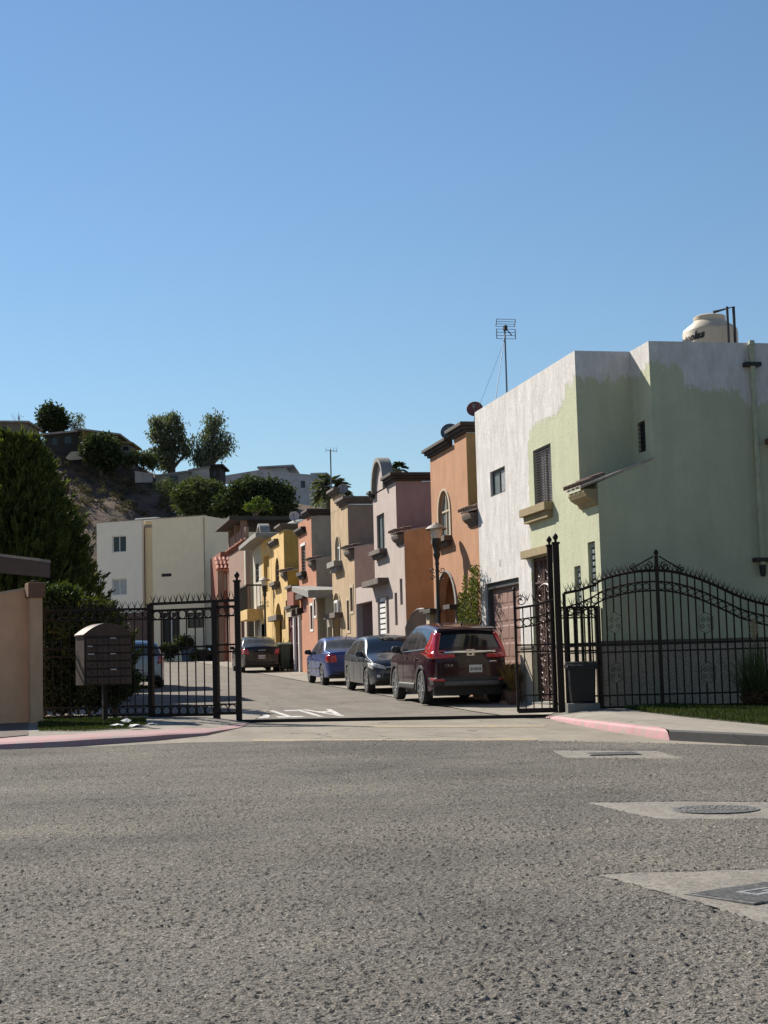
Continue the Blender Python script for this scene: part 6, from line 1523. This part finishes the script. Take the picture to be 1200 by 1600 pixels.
hut('hill_shack', 'faded yellow shack with sagging sheet roof on the hilltop', 128, 182, 683, 708, 149, WALLY, 5, RFS, .5, .7, [(150, 158, 690, 700)])
hut('hill_porch', 'small pale roofed porch at the end of the yellow shack', 182, 204, 695, 712, 149, WALLB, 4, WALLY, .3, .2, [(192, 201, 698, 704)])
hut('retaining_wall', 'whitewashed low wall on the slope below the olive trees', 211, 238, 744, 750, 143, WALLW, .4, WALLW, .02, .3, cat='wall')
hut('block_wall', 'long grey block wall house with window below the olive trees', 244, 296, 739, 775, 146, WALLG, 6, WALLG, .1, -.35, [(266, 279, 744, 757)])
hut('block_house', 'plain pale grey wall stepping up beside the dark shed', 296, 327, 732, 760, 147, mat('pale_block', (.40, .37, .34), .9, .1, 3), 6, WALLG, .08, -.25)
hut('dark_shed', 'small black timber shed beneath the right olive tree', 326, 344, 729, 756, 147.5, WALLD, 4, WALLD, .35, .0, [(333, 337, 736, 744)], 'shed')
hut('hill_wall', 'long pale wall running along the hilltop to the white house', 350, 416, 737, 752, 168, WHB, .6, WHB, .02, -.6, cat='wall')
hut('white_house', 'white cubic hill house with small dark windows', 411, 487, 746, 800, 172, WHB, 8, WHB, .05, .55, [(429, 434, 749, 753), (447, 450, 750, 755), (471, 478, 753, 764)])
hut('white_house', 'white upper block with overhanging slab roof on the hill house', 416, 448, 731, 750, 177, WHB, 6, mat('grey_slab', (.22, .22, .22), .8, .1), .9, -.1, [(447.5, 447.9, 735, 743)])
hut('grey_house', 'blue grey hill house beside the palm', 487, 512, 741, 800, 180, stucco('blue_grey_wall', (.38, .42, .46)), 7, WHB, .05, 0, [(491, 494, 770, 776)])
tarp = MB(); 
for q in ((103, 716), (112, 706), (128, 705), (137, 715), (125, 718), (110, 719)): tarp.v.append(tuple(at(q[0], q[1], 147)))
tarp.f = [tuple(range(6))]; to = tarp.build('tarpaulin', mat('pale_tarp', (.40, .36, .30), .8, .15, 2)); sm_ = to.modifiers.new('thick', 'SOLIDIFY'); sm_.thickness = .25; tag(to, 'pale tarpaulin spread on the slope below the dark shack', 'tarpaulin')
# ---- hilltop trees and bushes
tree_px('pepper_tree', 'broad dark pepper tree, left one of the hilltop pair', 156, (268, 745), [(262, 666, 22, 24), (248, 688, 15, 26), (286, 684, 15, 26), (270, 712, 22, 16), (244, 660, 9, 14), (278, 655, 10, 12), (290, 710, 10, 14), (240, 712, 8, 16)], 215, 40, .8, .42, .14, LEAF_P, .9, .35)
tree_px('pepper_tree', 'greyer open pepper tree above the dark shed', 155, (326, 745), [(334, 656, 15, 17), (319, 685, 12, 20), (345, 682, 14, 20), (330, 708, 20, 13), (358, 690, 8, 14), (312, 705, 9, 13), (350, 706, 9, 13)], 150, 36, .7, .42, .13, leafmat('grey_pepper_leaf', (.09, .105, .075), (.18, .20, .14)), 1.1, .35)
tree_px('round_tree', 'small round dark tree on the hilltop beside the shack', 158, (85, 695), [(80, 650, 18, 17), (92, 662, 12, 12), (70, 665, 9, 10)], 150, 34, .6, .4, .2, LEAF_D, 0, .2)
tree_px('thin_tree', 'sparse grey tree standing next to the round hilltop tree', 158, (117, 690), [(116, 660, 14, 13), (122, 668, 9, 8)], 50, 16, .5, .35, .09, leafmat('grey_leaf', (.10, .11, .08), (.18, .19, .14)), 0, .1)
tree_px('bare_tree', 'bare spindly tree on the hilltop above the conifer', 156, (30, 680), [(29, 652, 10, 12)], 6, 6, .4, .3, .04, LEAF_D, 0, .10)
tree_px('hill_bush', 'dark green bush under the yellow shack on the slope', 146, (158, 735), [(158, 698, 26, 16), (165, 715, 24, 14), (148, 708, 14, 12)], 190, 40, .7, .4, .2, LEAF_D, 0, .2)
tree_px('hill_bush', 'yellowish scrubby bush beside the whitewashed wall', 147, (225, 745), [(222, 716, 22, 9), (240, 724, 14, 8), (205, 720, 12, 8)], 90, 30, .5, .4, .1, LEAF_O, 0, .12)
tree_px('hill_bush', 'scrubby brown bush in front of the grey block wall', 140, (268, 790), [(262, 762, 18, 12), (280, 772, 18, 12)], 70, 26, .5, .4, .08, LEAF_O, 0, .12)
tree_px('large_bush', 'large olive green bush beyond the cream block', 132, (318, 812), [(312, 772, 34, 20), (340, 785, 26, 18), (290, 780, 18, 18), (325, 795, 36, 14)], 330, 44, .75, .38, .14, LEAF_O, 0, .25)
tree_px('broad_tree', 'broad dark green tree behind the terrace roof', 128, (405, 815), [(395, 770, 34, 20), (425, 775, 30, 22), (370, 780, 26, 18), (410, 792, 42, 16), (350, 790, 14, 14)], 420, 46, .75, .36, .16, LEAF_D, 0, .3)
tree_px('young_tree', 'bright yellow green sapling above the terrace roof', 112, (398, 815), [(404, 787, 5, 10), (390, 793, 4, 7), (417, 790, 4, 7)], 40, 26, .3, .22, .09, LEAF_G, 0, .08)
def palm(label, px, py, d, r_px, top, nf=46):
    k = d / FPX; R_ = r_px * k; B0 = at(px, py + 70, d); c = at(px, py, d) - B0
    o = thing('palm_tree', label, 'palm tree', B0); MB().path([(0, 0, -8), tuple(c * .5), tuple(c)], [.28, .22, .2], 9).build('trunk', BARK, o)
    P_, D_, Ls = [], [], []
    for i in range(nf):
        a = rng.uniform(0, 2 * PI); e = rng.uniform(-.75, 1.25); dirv = np.array([math.cos(a) * math.cos(e), math.sin(a) * math.cos(e), math.sin(e)]); Lf = R_ * rng.uniform(.8, 1.1)
        for t in np.linspace(.35, 1, 12):
            p_ = np.array(c) + dirv * Lf * t + np.array([0, 0, -.35 * Lf * t * t]); tn = dirv + np.array([0, 0, -.7 * t])
            for s in (-1, 1):
                sd_ = np.cross(tn, [0, 0, 1]); sd_ /= np.linalg.norm(sd_) + 1e-6; P_.append(p_); D_.append(tn * .8 + s * sd_ * .75 + np.array([0, 0, .1])); Ls.append(R_ * .42 * (1.15 - t * .5))
    co, f = leaves(np.array(P_), np.array(D_), np.array(Ls), .09 * R_); npmesh('fronds', co, f, LEAF_P if top else LEAF_D, o)
palm('bushy fan palm rising behind the tan house', 515, 762, 118, 31, True, 95); palm('small fan palm tip above the pale pink house roof', 622, 733, 80, 17, False, 60)
# antenna behind salmon roof
ao = thing('tv_antenna', 'thin old television aerial rising above the salmon house', 'antenna', (12.5, 68.5, 7.6)); zz = onx(472, 738, 12.5).z - 7.6
MB().path([(0, 0, -.6), (0, 0, zz)], .03, 6).build('mast', ALU, ao); b = MB().path([(-.22, 0, zz - .02), (.3, 0, zz - .08)], .010, 5)
for q in (-.2, 0, .14, .28): b.path([(q, -.3, zz - .05), (q, .3, zz - .05)], .007, 5).path([(q, 0, zz - .12), (q, 0, zz + .1)], .007, 5)
b.build('elements', ALU, ao)
# ---- conifer behind the garden wall
cx, cy = -.75, 42.5; cz = G(cx, cy); co_ = thing('conifer_tree', 'tall dense conifer with yellow green tips behind the peach wall', 'tree', (cx, cy, cz)); Ht = at(40, 688, 42).z - cz
def crad(z): t = z / Ht; return 3.2 * (max(0, 1 - t) ** .74) * (1 if t > .12 else .75 + 2.1 * t)
P_, D_, Ls = [], [], []
for k in range(3900):
    t = rng.random() ** 1.25 * .97; z = .5 + t * (Ht - .5); a = rng.uniform(0, 2 * PI); lump = 1 + .06 * math.sin(3 * a + z * 1.3) + .05 * math.sin(7 * a - z * 2.3); rr = crad(z) * lump * rng.uniform(.62, 1.0)
    c = np.array([rr * math.cos(a), rr * math.sin(a), z]); out = np.array([math.cos(a), math.sin(a), 0]); td = out * .65 + np.array([0, 0, .95]) + rng.normal(size=3) * .22; td /= np.linalg.norm(td); tl = rng.uniform(.3, .55)
    n = 32; s = rng.random(n); P_.append(c + td * (s * tl)[:, None] + rng.normal(size=(n, 3)) * .045 * np.sin(np.pi * np.clip(s, .05, .95))[:, None]); D_.append(td * 1.5 + rng.normal(size=(n, 3)) * .33); Ls.append(rng.uniform(.10, .22, n))
co, f = leaves(np.concatenate(P_), np.concatenate(D_), np.concatenate(Ls), .042); npmesh('crown', co, f, CONIF, co_)
MB().path([(0, 0, -.2), (0, 0, Ht * .5), (0, 0, Ht * .93)], [.2, .12, .03], 9).build('trunk', BARK, co_)
b = MB()
for k in range(60):
    z = rng.uniform(.6, Ht * .9); a = rng.uniform(0, 2 * PI); rr = crad(z) * .8; b.path([(0, 0, z - .3), (rr * .5 * math.cos(a), rr * .5 * math.sin(a), z - .1), (rr * math.cos(a), rr * math.sin(a), z + .3)], [.05, .035, .01], 5)
b.build('branches', BARK, co_)
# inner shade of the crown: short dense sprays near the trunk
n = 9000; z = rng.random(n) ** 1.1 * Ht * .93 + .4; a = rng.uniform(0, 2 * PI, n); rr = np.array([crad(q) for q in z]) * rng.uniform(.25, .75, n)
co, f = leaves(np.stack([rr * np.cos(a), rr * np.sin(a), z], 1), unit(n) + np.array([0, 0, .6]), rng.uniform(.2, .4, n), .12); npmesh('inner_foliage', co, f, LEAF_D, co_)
# ---- hedge shrubs by the fence
def shrub(name, label, d, base, ells, clumps, per, cs, ln, wd, m): return tree_px(name, label, d, base, ells, clumps, per, cs, ln, wd, m, 0, .04)
shrub('garden_shrub', 'leafy shrub with sunlit tips spilling over the garden wall', 34, (70, 1100), [(66, 934, 22, 16), (98, 936, 28, 20), (60, 985, 28, 40), (95, 985, 32, 40)], 270, 34, .22, .13, .05, leafmat('laurel_leaf', (.022, .034, .012), (.07, .095, .025), .2))
shrub('garden_shrub', 'yellow green broad leaved shrub beside the mailbox roof', 33.5, (140, 1100), [(146, 952, 22, 18), (130, 985, 28, 32), (115, 1010, 30, 40)], 210, 32, .2, .14, .055, leafmat('privet_leaf', (.022, .032, .012), (.09, .10, .028), .2))
shrub('hedge', 'dark shaded hedge inside the iron fence', 33.2, (100, 1108), [(80, 1040, 26, 45), (110, 1050, 28, 45), (140, 1060, 26, 40), (95, 1085, 36, 22)], 340, 36, .2, .11, .055, LEAF_D)
shrub('round_shrub', 'low rounded shrub below the mailbox cabinet', 32.6, (180, 1108), [(175, 1072, 32, 22), (200, 1064, 18, 18), (150, 1085, 24, 18)], 190, 36, .17, .09, .045, LEAF_D)
ROCK = mat('garden_rock', (.30, .26, .2), .9, .25, 8, .4, 40)
for k, (px_, py_, s) in enumerate(((108, 1100, .16), (92, 1104, .12), (75, 1106, .14))):
    bm = bmesh.new(); bmesh.ops.create_icosphere(bm, subdivisions=2, radius=s)
    for v in bm.verts: v.co *= 1 + .25 * mnoise.noise(v.co * 7 + Vector((k, 0, 0)))
    me = bpy.data.meshes.new('garden_rock'); bm.to_mesh(me); bm.free(); o = link('garden_rock', me, ROCK, None, 60); P0 = at(px_, py_, 32); o.location = (P0.x, P0.y, G(P0.x, P0.y) + s * .5); tag(o, 'pale rounded rock under the hedge inside the fence', 'rock', 'rocks under the hedge')
# ---- grass verges
def grass(name, label, poly, n, h, m, dz):
    xs_ = [p.x for p in poly]; ys_ = [p.y for p in poly]; x = rng.uniform(min(xs_), max(xs_), n * 3); y = rng.uniform(min(ys_), max(ys_), n * 3); k = inpoly(x, y, [(p.x, p.y) for p in poly]); x, y = x[k][:n], y[k][:n]
    z = np.array([G(a, c) for a, c in zip(x, y)]) + dz; P = np.stack([x, y, z], 1); D = rng.normal(size=P.shape) * .35 + np.array([0, 0, 1]); co, f = leaves(P, D, rng.uniform(.5, 1.2, len(P)) * h, .016)
    o = npmesh(name, co, f, m); o['kind'] = 'stuff'; return tag(o, label, 'grass')
GR = leafmat('lawn_blade', (.025, .04, .012), (.065, .08, .024), .2)
LV = [ong(*q, .15) for q in ((60, 1140), (130, 1140), (200, 1136), (228, 1130), (228, 1121), (60, 1122))]
LAWN = mat('lawn_soil', (.055, .055, .028), .95, .3, 8, .4, 30)
struct(sheet('verge_left', [(p.x, p.y) for p in LV], .125, LAWN)); grass('verge_grass', 'short green grass on the verge below the mailbox', LV, 8000, .06, GR, .125)
RV = [ong(*q, .15) for q in ((975, 1107), (1010, 1113), (1060, 1119), (1130, 1126), (1200, 1133), (1350, 1150), (1350, 1113), (1200, 1108), (1050, 1103))]
struct(sheet('verge_right', [(p.x, p.y) for p in RV], .152, LAWN)); grass('verge_grass', 'short green lawn strip in front of the arched sliding gate', RV, 26000, .08, GR, .152)
# gravel bed left of the pillar
GV = [ong(*q, .15) for q in ((-300, 1172), (-60, 1152), (0, 1150), (44, 1146), (44, 1122), (0, 1120), (-300, 1125))]
struct(sheet('gravel_bed', [(p.x, p.y) for p in GV], .128, mat('gravel', (.13, .10, .085), .95, .6, 40, .9, 40)))
# ---- plume grass and low red plants at the right edge
pg = at(1186, 1112, 28.3); po = thing('plume_grass', 'tall clump of plume grass with a pale plume in front of the gate', 'ornamental grass', (pg.x, pg.y, G(pg.x, pg.y) + .1)); P_, D_, Ls = [], [], []
b = MB()
for k in range(520):
    a = rng.uniform(0, 2 * PI); e = rng.uniform(.15, .75) * rng.random() ** .5; Lg = rng.uniform(.6, 1.35); p0 = Vector((rng.normal() * .1, rng.normal() * .1, 0)); d0 = Vector((math.cos(a) * e, math.sin(a) * e, 1)).normalized(); w_ = .011
    pts = [p0 + d0 * Lg * t + Vector((math.cos(a), math.sin(a), -.5)) * (.45 * e * Lg * t * t) for t in (0, .35, .7, 1)]; sd_ = Vector((-math.sin(a), math.cos(a), 0)) * w_; o_ = len(b.v)
    for i, q in enumerate(pts): ww_ = (1, .9, .6, .05)[i]; b.v += [tuple(q - sd_ * ww_), tuple(q + sd_ * ww_)]
    b.f += [(o_ + 2 * i, o_ + 2 * i + 1, o_ + 2 * i + 3, o_ + 2 * i + 2) for i in range(3)]
me = b.mesh('blades'); link('blades', me, leafmat('plume_blade', (.045, .065, .03), (.09, .11, .05), .25), po)
for px_, py_, q_ in ((1178, 985, .9),):
    tp = at(px_, py_, 28.3) - Vector(po.location); MB().path([(0, 0, .3), (tp.x * .6, tp.y * .6, tp.z * .6), (tp.x, tp.y, tp.z)], .008, 5).build('stem', LEAF_O, po)
    n = 420; t = rng.random(n); wq = .032 * np.sin(np.pi * np.clip(t, .03, .97)); P = np.array(tp) + np.stack([rng.normal(size=n) * wq, rng.normal(size=n) * wq, (t - .5) * .36], 1); co, f = leaves(P, np.stack([rng.normal(size=n) * .4, rng.normal(size=n) * .4, np.ones(n)], 1), .07, .01); npmesh('plume', co, f, mat('plume_straw', (.35, .28, .17), .9, .1), po)
shrub('red_shrub', 'low reddish shrub at the foot of the plume grass', 28, (1182, 1116), [(1182, 1096, 20, 14), (1205, 1098, 18, 14)], 90, 34, .1, .07, .03, leafmat('red_leaf', (.07, .04, .025), (.15, .075, .04)))
# ---- creeper on the orange wall
cp = thing('creeper', 'green climbing creeper on the orange wall beside the white house', 'climbing plant', (10.35, 38.3, G(10.35, 38.3))); P = []
for (x0, x1, y0, y1, n) in ((737, 748, 882, 930, 330), (733, 747, 905, 975, 620), (717, 734, 925, 980, 620), (724, 730, 898, 930, 90), (717, 748, 970, 1020, 800)):
    for k in range(n): q = onx(rng.uniform(x0, x1), rng.uniform(y0, y1), 10.36 + rng.normal() * .06); P.append((q.x - 10.35, q.y - 38.3, q.z - cp.location.z))
P = np.array(P); co, f = leaves(P, unit(len(P)) + np.array([-.5, 0, -.5]), rng.uniform(.05, .10, len(P)), .05); npmesh('leaves', co, f, leafmat('ivy_leaf', (.045, .06, .016), (.13, .135, .045), .25), cp)
b = MB()
for k in range(7):
    px_ = 720 + k * 4.5; b.path([tuple(onx(px_ + 6 * math.sin(j * 1.3 + k), 1020 - j * 22 - 0 * k, 10.44) - Vector((10.35, 38.3, cp.location.z))) for j in range(5)], .015, 5)
b.build('stems', BARK, cp)
# ---- potted dry plant by the garage
def spiky(name, label, P_, n, L0, m, cat='plant', pot=None, w=.02, spread=.5):
    o = thing(name, label, cat, P_); z0 = 0
    if pot: MB().lathe([(0, 0), (pot * .7, 0), (pot, pot * 1.5), (pot * .88, pot * 1.5), (pot * .85, pot * 1.3), (0, pot * 1.3)], 18).build('pot', mat('brown_pot', (.12, .06, .04), .7, .2, 8), o, smooth=40); z0 = pot * 1.3
    b = MB()
    for k in range(n):
        a = rng.uniform(0, 2 * PI); e = rng.random() ** .5 * spread; Lg = L0 * rng.uniform(.6, 1.1); d0 = Vector((math.cos(a) * e, math.sin(a) * e, 1)).normalized(); sd_ = Vector((-math.sin(a), math.cos(a), 0)) * w; o_ = len(b.v)
        for i, t in enumerate((0, .4, .8, 1)): q = d0 * Lg * t + Vector((math.cos(a), math.sin(a), -.3)) * (.3 * e * Lg * t * t) + Vector((0, 0, z0)); ww_ = (.8, 1, .5, .03)[i]; b.v += [tuple(q - sd_ * ww_), tuple(q + sd_ * ww_)]
        b.f += [(o_ + 2 * i, o_ + 2 * i + 1, o_ + 2 * i + 3, o_ + 2 * i + 2) for i in range(3)]
    link('leaves', b.mesh('leaves'), m, o); return o
spiky('potted_grass', 'dry tan grass plant in a brown pot beside the garage door', (10.2, 33.9, G(10.2, 33.9) + .01), 130, .75, leafmat('dry_blade', (.12, .085, .03), (.24, .17, .07)), pot=.2, w=.012, spread=.6)
spiky('agave', 'spiky green agave beside the green bin', (10.2, 69.0, G(10.2, 69.0)), 60, 1.5, LEAF_G, w=.06, spread=.75)
# ---- planting at the foot of the cream block
for nm, lb, px_, py_, rx, ry, m in (('foot_shrub', 'dark shrub by the door of the cream block', 285, 1006, 16, 10, LEAF_D), ('foot_shrub', 'green shrub left of the blue pot below the cream block', 262, 1018, 12, 9, LEAF_D), ('foot_shrub', 'grassy green tuft in front of the cream block', 302, 1026, 9, 4, LEAF_Y)):
    tree_px(nm, lb, 97, (px_, py_ + ry + 1), [(px_, py_, rx, ry)], 70, 30, .3, .2, .1, m, 0, .05)
for lb, px_, w_, h_, m in (('blue tub below the cream block', 295, .5, .85, mat('blue_plastic', (.05, .10, .18), .5, .1)), ('white pot below the cream block', 308, .3, .6, WHITEF), ('dark planter box below the cream block', 322, .7, .7, BLACKM)):
    P0 = at(px_, 1024, 97); o = tag(MB().lathe([(0, 0), (w_ * .8, 0), (w_, h_), (w_ * .9, h_), (w_ * .85, h_ * .9), (0, h_ * .9)], 20).build('plant_pot', m, smooth=40), lb, 'plant pot'); o.location = (P0.x, P0.y, G(P0.x, P0.y))
# ---- unseen trees added beyond the picture edge to cut skylight on the end wall
for k, (x_, y_) in enumerate(((16.2, 21.5), (18.5, 15), (15.5, 8), (12, 0))):
    o = thing('added_shade_tree', 'added unseen leafy tree on the right pavement, shading the end wall', 'tree', (x_, y_, G(x_, y_)), 0, 'added unseen trees shading the end wall'); b = MB().path([(0, 0, -.3), (.1, 0, 1.6), (0, .1, 3.2), (.2, 0, 5.5)], [.2, .16, .13, .05], 9)
    for q in range(9): a = q * 2.4; b.path([(0, 0, 2.2 + q * .3), (1.1 * math.cos(a), 1.1 * math.sin(a), 3.2 + q * .35), (2 * math.cos(a), 2 * math.sin(a), 4 + q * .4)], [.08, .05, .015], 6)
    b.build('trunk', BARK, o, smooth=50); co, f = crown([((0, 0, 5), (2.7, 2.7, 2.2)), ((.6, .3, 6.8), (2, 2, 1.6)), ((-.8, .5, 4), (2.2, 2.2, 1.6))], 330, 40, .5, .22, .1); npmesh('crown', co, f, LEAF_D, o)
# ---- left side of the street: house blocks mostly behind the conifer, their shadows cross the street
for lb, ya, yb, m in (('cream stucco house on the left of the street behind the silver hatchback', 48.4, 51.9, CRM), ('tan stucco house farther along the left of the street', 56.3, 60.0, TAU)):
    o = thing('left_house', lb, 'house', (.6, (ya + yb) / 2, G(.6, ya))); zg = G(.6, ya) - .3; zt_ = zg + 6.8
    hl = [rpoly((ya + 1.0, ya + 2.2, zg + 4.0, zg + 5.4)), rpoly((ya + 1.1, ya + 2.1, zg + .4, zg + 2.5))]
    MB().plate([(ya, zg), (yb, zg), (yb, zt_), (ya, zt_)], hl, lambda y, z, w: (.6 - w, y, z), .2).build('facade', m, o, wpos=True)
    window(o, hl[0], WHITEF, GLASS, fn=lambda y, z, w: (.54 - w, y, z)); MB().plate(hl[1], [], lambda y, z, w: (.5 - w, y, z), .05).build('door', BROWNM, o, wpos=True)
    MB().box(-7, .4, ya, ya + .2, zg, zt_ - .01).build('side_wall', m, o, wpos=True); MB().box(-7, .4, yb - .2, yb, zg, zt_ - .01).build('side_wall', m, o, wpos=True); MB().box(-7.2, -7, ya, yb, zg, zt_ - .01).build('back_wall', m, o, wpos=True)
    MB().box(-7, .4, ya + .2, yb - .2, zt_ - .5, zt_ - .3).build('roof', ROOFC, o, wpos=True); MB().box(.55, .75, ya - .05, yb + .05, zt_ + .001, zt_ + .16).build('cornice', CORN, o, wpos=True)
    MB().box(-6.8, .3, yb + .002, yb + 4.2, zg, zg + 2.9).build('garage_block', m, o, wpos=True)
